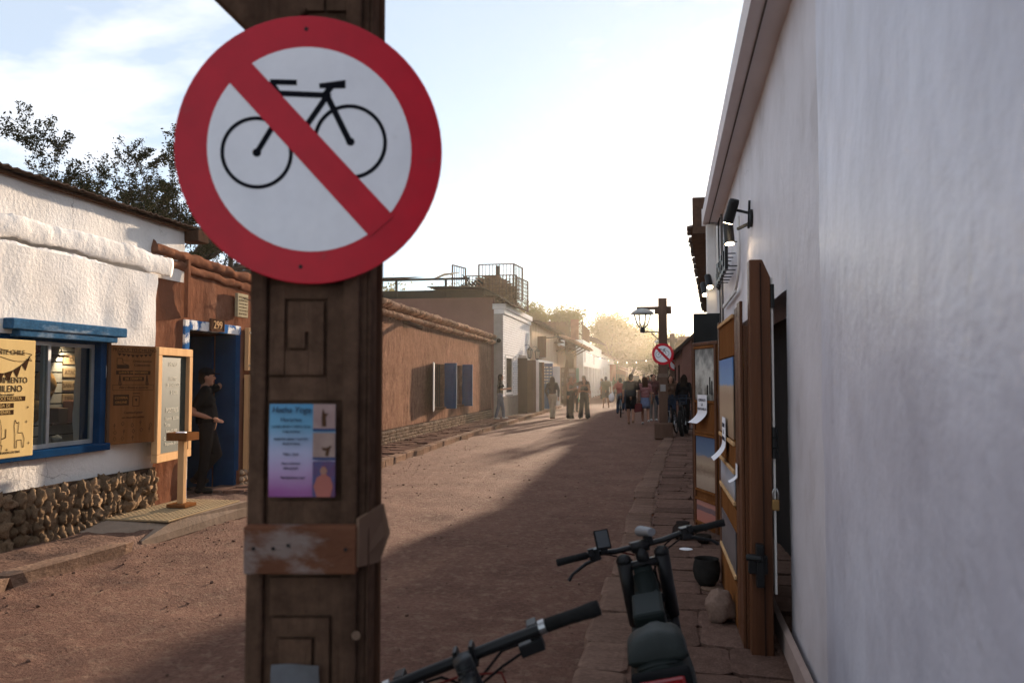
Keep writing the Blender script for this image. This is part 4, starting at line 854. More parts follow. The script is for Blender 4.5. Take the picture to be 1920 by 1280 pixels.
gt = along(MB(), [(-.21, 3.56), (-.21, 3.74), (-.18, 3.74), (-.18, 3.60), (.02, 3.585), (.02, 3.56)], -1, 7.7).build('gutter', GUT, rh)
along(MB(), [(-.21, 3.56), (-.21, 3.74), (-.18, 3.74), (-.18, 3.60), (.02, 3.585), (.02, 3.56)], 7.71, 10.5).build('gutter', GUT, rh)
along(MB(), [(-.135, 3.552), (-.135, 3.561), (-.125, 3.561), (-.125, 3.552)], -1, 10.5).build('gutter_seam', GREY, rh)
along(MB(), [(-.22, 3.54), (-.22, 3.76), (.04, 3.76), (.04, 3.54)], 10.5, 10.53).build('gutter_end', GUT, rh)
MB().box(wr(10.4) - .17, wr(10.4) - .05, 10.38, 10.5, 1.9, 3.54).build('downpipe', WHITE_P, rh, bevel=.01)
MB().tube([(wr(9.6) - .03, 9.6, 3.5), (wr(9.6) - .03, 9.6, .3)], .014, 8).build('conduit', GREY, rh, smooth=True)
MB().tube([(wr(9.9) - .03, 9.9, 3.52), (wr(9.9) - .05, 9.9, 3.45), (wr(9.8) - .03, 9.8, 1.2)], .008, 6).build('cable', BLACK, rh, smooth=True)
# wall spotlights
SPOTB = emis('lamp_face', (1, .78, .5), 14)
def wall_spot(y, z, lb, cans):
    x = wr(y); t_ = thing('wall_spotlight', lb, 'spotlight', (x, y, z), 'black spotlights on the white wall')
    MB().lathe((x - .012, y, z - .06), [(.07, -.012), (.07, .012)], 20, 'X').build('wall_plate', BLACKM, t_, smooth=False)
    ar = MB(); ar.bar((x - .02, y, z - .02), (x - .13, y + .08, z + .03), .022); ar.bar((x - .02, y, z - .1), (x - .10, y + .12, z - .12), .02); ar.bar((x - .02, y, z + .08), (x - .03, y, z - .14), .018); ar.build('arm', BLACKM, t_)
    for (dx, dy, dz, d) in cans:
        a = Vector((x + dx, y + dy, z + dz)); d = Vector(d).normalized(); b = a + d * .19
        can = MB().tube([a, a + d * .02, b], [.036, .042, .042], 18).build('can', BLACKM, t_, smooth=False)
        MB().tube([b + d * .001, b + d * .004], [.036, .036], 18).build('lamp_face', SPOTB, can)
wall_spot(6.45, 2.88, 'pair of lit black cylinder spotlights nearest on the white wall', [(-.13, .02, .10, (-.25, .35, -.9)), (-.16, .3, -.03, (.05, -.25, -1))])
wall_spot(11.7 - 1.3, 2.83, 'far pair of lit spotlights beyond the letter sign', [(-.16, .0, .05, (.1, -.5, -.8)), (-.2, .25, -.02, (.1, -.5, -.8))])
# raised letter sign seen edge-on
sg = thing('letter_sign', 'steel letters on stand-off pins along white wall seen edge-on', 'sign', (wr(8), 8, 2.8))
pts = [(wr(y_) - .045, y_, z_) for y_, z_ in ((7.15, 2.62), (7.2, 2.8), (7.35, 2.93), (7.15, 2.5), (7.5, 2.42), (8.6, 2.36))]
along(MB(), [(-.05, 2.36), (-.05, 2.40), (-.03, 2.40), (-.03, 2.36)], 7.6, 9.3).build('frame_rail', WHITE_P, sg)
MB().tube([(wr(7.25) - .04, 7.25, 3.0), (wr(7.22) - .04, 7.2, 2.7), (wr(7.25) - .04, 7.25, 2.52), (wr(7.5) - .04, 7.55, 2.40), (wr(8) - .04, 7.9, 2.38)], .014, 8).build('frame_rail', WHITE_P, sg, smooth=True)
for k, (y_, hh) in enumerate(((7.75, .30), (8.05, .22), (8.32, .22), (8.58, .22), (8.84, .22), (9.08, .24))):
    x = wr(y_) - .125; q = MB(); q.box(x, x + .03, y_, y_ + .05, 2.60, 2.60 + hh); q.box(x, x + .03, y_ + .05, y_ + .17, 2.60, 2.64)
    if k % 2 == 0: q.box(x, x + .03, y_ + .05, y_ + .17, 2.60 + hh - .04, 2.60 + hh)
    else: q.box(x, x + .03, y_ + .05, y_ + .15, 2.70, 2.74)
    lt = q.build('letter', BLACKM, sg)
    for z_ in (2.63, 2.62 + hh * .8): MB().bar((x + .03, y_ + .02, z_), (wr(y_), y_ + .02, z_), .010).build('pin', BLACKM, lt)
# neighbouring houses
r2 = thing('tiled_eave_house', 'pale house with a ragged shingled eave beyond the white wall', 'house', (1.2, 18, 0))
s2 = .073; X2 = lambda y: .93 + s2 * (y - 10.6)
facade('wall', WHITE_P, r2, .93 - s2 * 10.6, 10.62, 33, .0, 4.3, (), res=.5, amp=.01, sgn=-1, slope=s2)
MB().box(3, 8, 10.7, 33, 4.2, 4.4).build('roof', TERR, r2)
SHING = mat('shingle', (.15, .115, .10), (.10, .075, .066), scale=6, bump=.4, rand=.25)
sh_m = mesh_of(MB().box(-.26, .16, -.14, .14, -.018, .018), 'shingle', SHING)
for k in range(60): 
    y_ = 14.9 + k * .29
    for r_ in range(2): piece('shingle', sh_m, r2, (X2(y_) - .36 + r_ * .26, y_ + rnd(-.02, .02), 4.36 + .07 * r_ + rnd(-.03, .03)), (rnd(-.05, .05), -.22 + rnd(-.06, .06), rnd(-.08, .08)))
MB().add([(X2(14.8) - .55, 14.8, 4.27), (X2(33) - .55, 33, 4.27), (X2(33) + .3, 33, 4.33), (X2(14.8) + .3, 14.8, 4.33), (X2(14.8) - .55, 14.8, 4.33), (X2(33) - .55, 33, 4.33), (X2(33) + .3, 33, 4.43), (X2(14.8) + .3, 14.8, 4.43)], [(0, 1, 2, 3), (4, 5, 6, 7), (0, 1, 5, 4), (0, 3, 7, 4)]).build('eave_board', WOOD_B, r2)
MB().box(X2(14.9) - .52, X2(14.9) + .3, 14.7, 14.8, 4.2, 4.86).build('eave_end', RUST, r2)
MB().box(X2(12) - .16, X2(12) - .02, 11.6, 12.0, 0, 4.2).build('pier', WHITE_P, r2)
MB().tube([(X2(14.5) - .12, 14.5, 4.0), (X2(14.5) - .22, 14.3, 3.85)], [.05, .07], 12).build('spot', WHITE_P, r2, smooth=True)
MB().box(X2(20) - .2, X2(20), 20, 20.8, 2.6, 3.5).build('wall_box', GREY, r2)
r3 = thing('low_brown_house', 'low brown adobe house with sloping gable behind the parked bicycles', 'house', (1.2, 35, 0))
MB().prism([(.96, 27.5, 0), (.96, 27.5, 2.62), (1.75, 27.5, 3.35), (4, 27.5, 3.6), (4, 27.5, 0)], (0, 13.5, 0)).build('wall', MAUVE, r3)
MB().prism([(.74, 27.35, 2.48), (.74, 27.35, 2.60), (1.75, 27.35, 3.50), (4.1, 27.35, 3.75), (4.1, 27.35, 3.66), (1.78, 27.35, 3.40)], (0, 14, 0)).build('roof', CORR, r3)
for k in range(16): MB().bar((.72, 27.6 + k * .85, 2.50), (1.3, 27.6 + k * .85, 2.95), .07).build('rafter', WOOD_B, r3)
for a in (30, 35): MB().box(.93, .955, a, a + 1.4, .1, 2.1).build('door', WOOD_DD, r3)
r4 = thing('tall_brown_house', 'taller far brown house on the right side of the street', 'house', (2, 55, 0))
MB().box(1.75, 8, 46, 64, 0, 3.8).build('wall', ADOBE, r4); MB().box(1.4, 8, 45.8, 64.2, 3.8, 4.0).build('roof', TERR, r4)
for k in range(4): MB().box(1.70, 1.745, 48 + 4 * k, 49.6 + 4 * k, .1, 2.3).build('door', WOOD_DD, r4)
r5 = thing('far_right_house', 'far low tan house on the right past the tall brown one', 'house', (2.4, 90, 0))
MB().box(2.1, 9, 66, 150, 0, 3.2).build('wall', TANW, r5); MB().box(1.8, 9, 65.8, 150, 3.2, 3.4).build('roof', TERR, r5)
for k in range(8): MB().box(2.05, 2.095, 68 + 6 * k, 70 + 6 * k, .1, 2.3).build('door', WOOD_DD, r5)
# ================================================================== DOOR LEAVES WITH PICTURES (right)
dl = thing('open_door', 'tall varnished door leaf hung with a desert picture and fitted with padlock', 'door', (.55, 4.65, .04))
jp = MB(); jp.prism([(.515, 4.58, .04), (.632, 4.58, .04), (.642, 4.58, 2.12), (.60, 4.58, 2.22), (.53, 4.58, 2.22)], (0, .10, 0)).build('door_post', WOOD_R, dl, bevel=.006)
MB().box(.585, .592, 4.572, 4.58, .04, 2.2).build('post_groove', WOOD_DD, dl)
MB().box(.646, .657, 4.60, 4.636, .38, 2.12).build('white_strip', WHITE_P, dl)
MB().box(.505, .55, 4.682, 6.10, .05, 1.86).build('door_leaf', WOOD_R, dl, bevel=.004)
for k, (a, b, t_) in enumerate(((4.69, 4.84, 2.0), (4.85, 5.0, 1.98))): MB().box(.485, .503, a, b, .05, t_).build('plank', WOOD_R, dl, bevel=.004)
MB().box(.485, .503, 5.01, 6.10, 1.70, 1.95).build('plank', WOOD_O, dl, bevel=.004)
MB().box(.48, .55, 6.11, 6.2, .05, 1.98).build('door_stile', WOOD_R, dl, bevel=.006)
for a, b in ((1.0, 1.18), (.62, .76), (.05, .30)): MB().box(.487, .503, 5.01, 6.1, a, b).build('plank', WOOD_O, dl, bevel=.003)
for z_ in (1.94, 1.16, 1.19 - .2, .80, .36): MB().box(.47, .485, 5.02, 6.1, z_ - .012, z_ + .012).build('batten', WOOD_L, dl, bevel=.003)
def flatpic(name, m, par, lb, pts, cat='picture'):
    a = Vector(pts[0]); n_ = (Vector(pts[1]) - a).cross(Vector(pts[3]) - a).normalized() * .006
    o = MB().prism(pts, n_).build(name, m, None); tag(o, lb, cat); return o
DES = ramp_mat('desert_print', 2, 1.18, 1.68, [(0, (.24, .15, .09)), (.30, (.42, .29, .18)), (.55, (.34, .22, .14)), (.66, (.45, .33, .22)), (.68, (.16, .30, .52)), (1, (.07, .18, .42))], .18, 30, stretch=(1, 1, .5))
CLD = ramp_mat('cloud_print', 2, .8, 1.0, [(0, (.25, .2, .18)), (.5, (.38, .4, .45)), (1, (.2, .24, .33))], .6, 12)
DRK = ramp_mat('dark_print', 2, .3, .7, [(0, (.05, .045, .05)), (.5, (.14, .12, .12)), (1, (.06, .06, .08))], .9, 9, stretch=(1, 3, .4))
flatpic('picture', DES, dl, 'sunlit desert photograph with blue sky on the tall varnished door', [(.484, 6.06, 1.185), (.484, 5.06, 1.185), (.484, 5.06, 1.69), (.484, 6.06, 1.69)])
flatpic('picture', CLD, dl, 'hazy cloud photograph below the desert picture on the varnished door', [(.486, 6.06, .815), (.486, 5.06, .815), (.486, 5.06, .98), (.486, 6.06, .98)])
flatpic('picture', DRK, dl, 'dark crinkled photograph low down on the tall varnished door', [(.488, 6.06, .365), (.488, 5.06, .365), (.488, 5.06, .62), (.488, 6.06, .62)])
hg = MB(); 
for k in range(3): hg.tube([(.652, 4.59, 1.12 + k * .06), (.652, 4.59, 1.17 + k * .06)], .014, 10)
hg.box(.635, .675, 4.597, 4.602, 1.12, 1.29); hg.build('hinge', BLACKM, dl)
hg = MB(); hg.tube([(.652, 4.59, 1.95), (.652, 4.59, 2.08)], .012, 10); hg.build('hinge', BLACKM, dl)
lt = MB(); lt.box(.50, .60, 4.53, 4.578, .50, .60); lt.tube([(.49, 4.55, .585), (.57, 4.52, .585)], .018, 10); lt.box(.54, .58, 4.52, 4.575, .43, .66); lt.build('latch', BLACKM, dl, bevel=.006)
MB().box(.50, .506, 4.70, 4.76, 1.62, 1.74).build('latch_plate', mat('brass', (.35, .25, .10), metal=.6, rough=.4), dl)
pk = thing('padlock', 'brass padlock hanging from the hasp beside the door post', 'padlock', (.66, 4.57, .88))
MB().box(.630, .668, 4.55, 4.575, .84, .90).build('body', mat('padlock_brass', (.36, .22, .09), metal=.7, rough=.35), pk, bevel=.006)
MB().tube([(.636, 4.562, .90), (.636, 4.562, .94), (.642, 4.562, .957), (.656, 4.562, .957), (.662, 4.562, .94), (.662, 4.562, .90)], .005, 8).build('shackle', STEEL, pk, smooth=True)
# second leaf, further on and turned to the street
d2 = thing('open_door', 'open wooden door leaf turned to the street carrying the geyser and sunset pictures', 'door', (.5, 8.3, .04))
c0, c1 = Vector((.415, 8.56, 0)), Vector((.61, 8.0, 0)); ang = math.atan2(c1.y - c0.y, c1.x - c0.x); WD = (c1 - c0).length
M4 = Matrix.Translation(c0) @ Matrix.Rotation(ang, 4, 'Z')                     # -y of the leaf faces the street
loc_build(MB().box(0, WD, 0, .035, .05, 1.90), 'door_leaf', WOOD_O, d2, M4, bevel=.004)
loc_build(MB().box(-.02, WD + .02, -.01, .045, 1.902, 1.935), 'top_rail', WOOD_R, d2, M4, bevel=.004)
for x0, x1 in ((0, .05), (WD - .05, WD)): loc_build(MB().box(x0, x1, -.015, -.001, .05, 1.90), 'door_stile', WOOD_R, d2, M4, bevel=.003)
for z_ in (1.88, 1.33, .99, .43, .34, .10, 1.02): loc_build(MB().box(.05, WD - .05, -.02, -.001, z_ - .012, z_ + .012), 'batten', WOOD_O, d2, M4, bevel=.003)
def lpic(m, lb, z0, z1, x0=.06, x1=WD - .06):
    o = loc_build(MB().box(x0, x1, -.008, -.002, z0, z1), 'picture', m, None, M4); tag(o, lb, 'picture'); return o
GEY = ramp_mat('geyser_print', 2, 1.3, 1.9, [(0, (.06, .06, .055)), (.2, (.20, .20, .18)), (.5, (.50, .50, .46)), (.8, (.22, .23, .22)), (1, (.10, .11, .11))], 1.4, 7, stretch=(1.4, 1.4, 1))
SAN = ramp_mat('sand_print', 2, .44, .97, [(0, (.28, .21, .16)), (.25, (.38, .30, .23)), (.36, (.20, .14, .10)), (.5, (.36, .28, .20)), (.62, (.30, .23, .18)), (.68, (.10, .17, .27)), (1, (.05, .11, .22))], .22, 26, stretch=(.6, .6, 1.8))
SUNS = ramp_mat('sunset_print', 2, .12, .42, [(0, (.42, .16, .12)), (.34, (.40, .17, .14)), (.37, (.15, .10, .11)), (.50, (.17, .11, .12)), (.54, (.42, .20, .16)), (1, (.36, .19, .20))], .12, 9, stretch=(1, 1, 1))
lpic(GEY, 'grey steaming geyser photograph with small figures at the top of the far door leaf', 1.345, 1.865)
for k, (x0, z0, h_) in enumerate(((.36, 1.40, .10), (.42, 1.41, .17), (.47, 1.40, .14))):
    o = loc_build(MB().box(x0, x0 + .03, -.0095, -.0085, z0, z0 + h_), 'figure_print', BLACK, d2, M4)
lpic(SAN, 'sand and blue sky photograph in the middle of the far door leaf', .445, .975)
lpic(SUNS, 'pink sunset photograph with dark island low on the far door leaf', .115, .325)
def notice(lb, a, wv, h_, curl, ang, lines):
    """sheet of paper pinned at the top, its lower end curling away"""
    t_ = thing('paper_notice', lb, 'notice', a, 'white paper notices')
    d = Vector((cos(ang), sin(ang), 0)); nrm = Vector((sin(ang), -cos(ang), 0))
    q = MB(); q.grid(lambda u, v: Vector(a) + d * wv * (u - .5) + Vector((0, 0, -h_ * (v - .12 * max(0, v - .6)))) + nrm * (.006 + curl * max(0, v - .55) ** 2 * 4) - d * (.16 * max(0, v - .6)), lin(0, 1, 4), lin(0, 1, 14))
    o = q.build('sheet', PAPER, t_, smooth=True, fix=False)
    for k, s_ in enumerate(lines): text(s_, t_, Vector(a) + nrm * .009 + Vector((0, 0, -h_ * (.18 + .15 * k))), (pi / 2, 0, ang), h_ * .13, INK)
    return t_
p = M4 @ Vector((.28, -.022, 1.40)); notice('white paper notice curling below the geyser picture', p, .24, .30, .10, ang, ['CERRADO', 'LA', 'VENTANILLA'])
notice('white paper notice curling below the desert picture on the near door', (.468, 5.55, 1.30), .26, .30, .09, -pi / 2, ['CERRADO', 'LA', 'VENTANILLA'])
notice('small torn white paper on the plain plank of the near door', (.480, 4.86, 1.06), .10, .12, .05, -pi / 2, [])
o = MB().grid(lambda u, v: (.605 + .03 * v, 7.96 + .03 * u - .05 * v, 1.36 - .38 * v + .1 * u), [0, 1], lin(0, 1, 5)).build('paper_strip', mat('pink_paper', (.5, .36, .36))); tag(o, 'pinkish paper strip hanging off the edge of the far door leaf', 'paper')
bd = thing('dark_panel', 'tall dark board standing behind the picture-covered door leaf', 'board', (.55, 8.75, .04))
MB().box(.425, .70, 8.72, 8.76, .05, 2.26).build('panel', mat('charcoal_panel', (.032, .034, .034), (.025, .026, .026), scale=3), bd, bevel=.004); MB().box(.405, .42, 8.70, 8.78, .05, 2.0).build('edge_pole', RUST, bd)
# things on the pavement
pt = thing('clay_pot', 'dark round clay pot standing on the right pavement near the boulder', 'pot', (.37, 6.05, .05))
MB().lathe((.37, 6.05, .05), [(.05, 0), (.085, .05), (.10, .11), (.092, .17), (.085, .185), (.09, .20), (.082, .20), (.076, .18), (.085, .11), (.06, .05), (.01, .04)], 24).build('bowl', mat('dark_glaze', (.03, .028, .026), (.018, .017, .016), scale=12, rough=.5, bump=.4, bscale=25), pt, smooth=True)
MB().ell((.37, 6.05, .17), (.075, .075, .02), lump=.3).build('soil', MORTAR, pt, smooth=True)
o = MB().lathe((.40, 5.97, .046), [(.07, 0), (.08, .012), (.07, .014)], 20).build('saucer', KERB); tag(o, 'flat stone saucer half under the dark clay pot', 'saucer')
bo = lumpy('boulder', mat('boulder_stone', (.25, .17, .135), (.18, .12, .095), scale=6, bump=.5, bscale=25), 5, .25, 24, 16); o = bpy.data.objects.new('boulder', bo); COL.objects.link(o); o.location = (.40, 5.2, .135); o.scale = (.095, .10, .105); tag(o, 'rounded reddish boulder propping the door on the right pavement', 'boulder')
kt = thing('clay_jar', 'squat dark jar on the pavement in front of far door leaf', 'jar', (.26, 7.75, .05)); MB().lathe((.26, 7.75, .05), [(.06, 0), (.10, .05), (.095, .11), (.06, .15), (.065, .165), (.05, .16), (.01, .13)], 20).build('body', mat('jar_glaze', (.035, .027, .024), rough=.5), kt, smooth=True); MB().tube([(.26 + .095, 7.75, .10), (.26 + .15, 7.75, .13), (.26 + .06, 7.75, .16)], .01, 8).build('handle', MORTAR, kt, smooth=True)
o = MB().lathe((.44, 7.62, .05), [(.04, 0), (.075, .05), (.07, .075), (.062, .07), (.03, .02)], 18).build('bowl', mat('bowl_glaze', (.03, .024, .02), rough=.5), smooth=True); tag(o, 'small dark bowl beside the squat jar under the far door leaf', 'bowl')
o = MB().lathe((.27, 7.3, .047), [(.03, 0), (.06, .008), (.055, .01)], 18).build('plate', PAPER, smooth=True); tag(o, 'small white plate lying on the right pavement', 'plate')

# ================================================================== THE POST WITH THE NO-CYCLING SIGN
FH = Vector((-sin(YAW), cos(YAW), 0)); RH = Vector((cos(YAW), sin(YAW), 0))
pc = FH * 1.872 + RH * (-.4655)
post = thing('street_post', 'dark carved timber street post carrying the large no-cycling sign', 'post', pc)
MP = Matrix.Translation(pc) @ Matrix.Rotation(YAW, 4, 'Z')                     # local x right, y away from the street corner, z up
def PL_(px, py, d):
    r = ray(px, py); t = d / r.dot(FH); p = CAM + r * t; return p - pc, Vector(((p - pc).dot(RH), d - 1.872, p.z))
def pb_x(mb, name, m, par=None, **k): mb.xf(MP); return mb.build(name, m, par, **k)
pb_x(MB().box(-.095, .135, -.055, .07, 0, 3.7), 'core', WOOD_D, post, bevel=.006)
pb_x(MB().box(-.13, -.092, -.072, .07, 0, 3.7), 'corner_timber', WOOD_D, post, bevel=.007)
pb_x(MB().box(.082, .118, -.072, -.056, 0, 3.7), 'corner_timber', WOOD_D, post, bevel=.005)
pb_x(MB().box(.1355, .142, -.055, .03, 0, 3.7), 'side_board', WOOD_D, post, bevel=.003); pb_x(MB().box(.132, .15, .045, .072, 0, 3.7), 'side_board', WOOD_B, post, bevel=.003)
def carve(blocks):
    mb = MB()
    for (x0, x1, y0, y1) in blocks:
        a = PL_(x0, y1, 1.806)[1]; b = PL_(x1, y0, 1.806)[1]; mb.box(a.x, b.x, -.066, -.0545, a.z, b.z)
    pb_x(mb, 'carved_panel', WOOD_D, post)
carve([(505, 534, 535, 702), (534, 663, 535, 560), (613, 663, 560, 750), (505, 613, 708, 750), (540, 607, 566, 622), (540, 572, 622, 652), (578, 607, 622, 702), (534, 578, 658, 702)])
carve([(505, 663, 938, 982), (505, 663, 1082, 1152), (623, 663, 1152, 1290), (510, 617, 1158, 1192), (590, 617, 1192, 1290)])
carve([(522, 584, 1198, 1290)])
carve([(505, 556, -60, 20), (560, 608, -60, 20), (612, 663, -60, 20)])
a, b = PL_(455, 1077, 1.765)[1], PL_(668, 986, 1.765)[1]
PLK = mat('peeled_plank', (.15, .065, .038), (.11, .047, .028), scale=8, stretch=(.5, 1, 1), spot=(.22, .165, .145), spotscale=9, spotpos=(.50, .60), bump=.5, bscale=18, rough=.6)
pb_x(MB().box(a.x, b.x, -.107, -.074, a.z, b.z), 'nailed_plank', PLK, post, bevel=.004)
for (px, py) in ((475, 1028), (512, 1028), (648, 1030), (540, 1022)):
    q = PL_(px, py, 1.763)[1]; pb_x(MB().lathe((q.x, -.108, q.z), [(.004, 0), (.004, -.002)], 8, 'Y'), 'nail', BLACKM, post)
pb_x(MB().prism([(.123, -.10, 1.14), (.123, -.10, 1.245), (.158, .02, 1.26), (.172, .03, 1.19), (.150, .02, 1.125)], (.006, -.003, 0)), 'cardboard_flap', mat('cardboard', (.20, .125, .085), (.16, .10, .07), scale=5), post)
pb_x(MB().bar((-.05, 0, 2.36), (-.75, .02, 3.05), .14, .13), 'brace', WOOD_D, post, bevel=.006)
pb_x(MB().box(-1.0, .25, -.05, .07, 3.4, 3.55), 'crossbeam', WOOD_D, post, bevel=.006)
q = PL_(668, 1190, 1.80)[1]; pb_x(MB().lathe((q.x, -.0735, q.z), [(.010, 0), (.010, -.0015)], 16, 'Y'), 'sticker', KERB, post).scale = (1, 1, 1)
def sheet(name, x0, x1, y0, y1, m, lb, cat, wav=.003, d=1.80):
    a, b = PL_(x0, y1, d)[1], PL_(x1, y0, d)[1]
    t_ = thing(name, lb, cat, pc + RH * a.x + Vector((0, 0, a.z)))
    mb = MB(); mb.grid(lambda u, v: (a.x + (b.x - a.x) * u, -.0765 - wav * sin(u * 5 + v * 3) - wav * .5, a.z + (b.z - a.z) * v), lin(0, 1, 8), lin(0, 1, 8)); pb_x(mb, 'sheet', m, t_, smooth=True, fix=False); return t_, a, b
FLY = ramp_mat('flyer_gradient', 2, -.02, .215, [(0, (.20, .05, .20)), (.14, (.28, .09, .27)), (.32, (.40, .27, .46)), (.5, (.38, .38, .55)), (.75, (.12, .32, .50)), (1, (.05, .24, .45))], .06, 20, rough=.3)
fl_, a, b = sheet('yoga_flyer', 505, 631, 757, 930, FLY, 'blue to purple yoga flyer with three photos pasted on the carved post', 'flyer')
xs_ = a.x + (b.x - a.x) * .665
def post_text(s_, u, v, sz, m=INK, **k):
    p = MP @ Vector((a.x + (xs_ - a.x) * u, -.0825, a.z + (b.z - a.z) * v)); return text(s_, fl_, p, (pi / 2, 0, YAW), sz, m, **k)
post_text('Hatha Yoga', .5, .935, .0195, shear=.2, sx=.95); post_text('Horarios', .5, .83, .013); post_text('LUNES 09:30 Y MIERCOLES', .5, .755, .0074); post_text('19:00 HORAS', .5, .70, .007)
post_text('MARTES 08:00 Y JUEVES', .5, .62, .0074); post_text('19:30 HORAS', .5, .57, .007); post_text('Valor clase', .5, .46, .008); post_text('clase individual', .5, .36, .007); post_text('clase grupal', .5, .31, .007); post_text('Inscripciones aquí', .55, .21, .0075)
PHM = [mat('pale_studio', (.38, .27, .25), (.30, .20, .19), scale=30), mat('peach_studio', (.36, .26, .22), (.28, .19, .17), scale=30), mat('red_studio', (.22, .05, .06), (.06, .10, .22), scale=14)]
SKN = mat('printed_skin', (.40, .21, .16)); PNK = mat('printed_pink', (.45, .16, .13)); NAV = mat('printed_navy', (.04, .07, .18))
for k, (v0, v1) in enumerate(((.73, 1.0), (.42, .69), (.0, .38))):
    z0, z1 = a.z + (b.z - a.z) * v0, a.z + (b.z - a.z) * v1; w_ = b.x - xs_
    ph = pb_x(MB().box(xs_, b.x, -.0825, -.0815, z0, z1), 'photo', PHM[k], fl_)
    sil = MB(); cx = xs_ + w_ * .5; y_ = -.0832; hh = z1 - z0
    def poly(pts): sil.add([(cx + u * w_, y_, z0 + v * hh) for u, v in pts], [tuple(range(len(pts)))])
    if k == 0: poly([(-.1, .1), (.1, .1), (.08, .5), (.2, .62), (.04, .62), (-.06, .85), (-.12, .5)]); mm_ = WOOD_B
    elif k == 1: poly([(.05, .1), (.2, .05), (.25, .3), (.35, .5), (.1, .4), (-.1, .42), (-.05, .3), (.1, .28)]); mm_ = WOOD_B
    else: poly([(-.3, .0), (.3, .0), (.42, .3), (.3, .55), (.12, .62), (.13, .75), (.08, .86), (-.08, .86), (-.13, .75), (-.12, .62), (-.3, .55), (-.45, .3)]); mm_ = PNK
    pb_x(sil, 'figure_print', mm_, ph, fix=False)
    if k == 2:
        hd = MB().lathe((cx, -.0838, z0 + hh * .74), [(.008, 0), (.008, -.0004)], 14, 'Y'); pb_x(hd, 'face_print', SKN, ph)
    else: pb_x(MB().box(xs_, b.x, -.0832, -.0826, z0 - .004, z0 + .001), 'stripe_print', NAV, ph)
sheet('torn_paper', 510, 600, 1243, 1290, mat('dirty_paper', (.16, .17, .18), (.12, .12, .13), scale=12), 'torn grey paper remnant stuck low on the carved post', 'paper', wav=.006)
# ---- the sign (built level with the post, its drawing taken a few degrees off level)
def no_cycling_sign(lb, loc, rotz, rad):
    t_ = thing('no_cycling_sign', lb, 'sign', (0, 0, 0), 'no-cycling signs')
    MB().lathe((0, 0, 0), [(1.0, 0), (1.0, -.010), (.995, -.012)], 72, 'Y').build('red_disc', RED, t_)
    MB().lathe((0, -.0125, 0), [(.762, 0), (.762, -.002)], 72, 'Y').build('white_field', SWHITE, t_)
    U = lambda x, y: ((x - 583) / 246., (280 - y) / 255.)
    def flat(polys, name, m, y0):
        mb = MB()
        for p_ in polys: mb.prism([(u, y0, v) for u, v in p_], (0, -.0025, 0))
        return mb.build(name, m, t_)
    def seg(a, b, wd):
        a, b = Vector(U(*a)), Vector(U(*b)); d = (b - a).normalized() * wd / 2; n_ = Vector((-d.y, d.x)); return [tuple(a + n_), tuple(a - n_), tuple(b - n_), tuple(b + n_)]
    bk_ = flat([seg((485, 291), (528, 214), .040), seg((505, 205), (520, 168), .040), seg((522, 177), (617, 177), .042), seg((507, 156), (556, 155), .040), seg((508, 155), (524, 180), .045),
                seg((616, 172), (575, 236), .042), seg((609, 172), (655, 265), .046), seg((604, 182), (621, 158), .045),
                [U(597, 155), U(646, 146), U(646, 162), U(630, 163), U(598, 164)][::-1]], 'bicycle_emblem', SBLACK, -.0148)
    for (cx, cy, r_) in ((485, 291, 62), (656, 264, 65)):
        rg = MB()
        for k in range(60):
            a0, a1 = 2 * pi * k / 60, 2 * pi * (k + 1) / 60
            q = [U(cx + r_ * cos(t) * f, cy + r_ * 1.045 * sin(t) * f) for t, f in ((a0, 1.055), (a1, 1.055), (a1, .945), (a0, .945))]
            rg.add([(u, -.0172, v) for u, v in q], [(0, 1, 2, 3)])
        rg.build('wheel_emblem', SBLACK, bk_, fix=False)
        hb = [U(cx + 8 * cos(2 * pi * k / 16), cy + 8 * sin(2 * pi * k / 16)) for k in range(16)]
        MB().add([(u, -.0174, v) for u, v in hb], [tuple(range(16))]).build('hub_emblem', SBLACK, bk_, fix=False)
    flat([[U(462, 110), U(426, 152), U(694, 444), U(738, 404)]], 'red_bar', RED, -.0176)
    for (x, y) in ((572, 51), (567, 503)):
        u, v = U(x, y); MB().lathe((u, -.013, v), [(.016, 0), (.014, -.004)], 12, 'Y').build('screw', BLACKM, t_)
    MB().box(-.05, .05, .0, .06, -.8, .8).build('bracket', STEEL, t_)
    t_.scale = (rad, rad, rad); t_.location = loc; t_.rotation_euler = (0, 0, rotz); return t_
r = ray(583, 280); p = CAM + r * (1.775 / r.dot(FH))
sg1 = no_cycling_sign('large round no-cycling sign screwed to the nearest carved post', p, YAW + R(9), .3)
sg1.rotation_euler = (R(0), 0, YAW + R(7)); sg1.scale = (.295, .3, .3055)
def place_sign(lb, loc, rad, rz):
    c = copy_tree(sg1, None, lb); c.location = loc; c.scale = (rad, rad, rad); c.rotation_euler = (0, 0, rz); return c
# ================================================================== LAMP POSTS
lp1 = thing('lamp_post', 'square timber lamp post with hanging glass lantern beside the parked bicycles', 'lamp post', (0, 0, 0), 'lamp posts on the right kerb')
LPW = mat('lamp_post_wood', (.13, .08, .058), (.085, .052, .038), scale=5, stretch=(1, 1, .15), bump=.4)
MB().box(-.115, .115, -.115, .115, .38, 3.72).build('post', LPW, lp1, bevel=.012)
MB().prism([(-.24, -.24, 0), (.24, -.24, 0), (.24, .24, 0), (-.24, .24, 0)], (0, 0, .42)).build('base', LPW, lp1, bevel=.03)
MB().box(-.21, .23, -.08, .08, 3.30, 3.50).build('collar', LPW, lp1, bevel=.01); MB().box(-.68, -.21, -.05, .05, 3.42, 3.50).build('crossbeam', LPW, lp1, bevel=.008)
MB().prism([(-.21, -.05, 3.42), (-.115, -.05, 3.30), (-.115, -.05, 3.42)], (0, .1, 0)).build('brace', LPW, lp1)
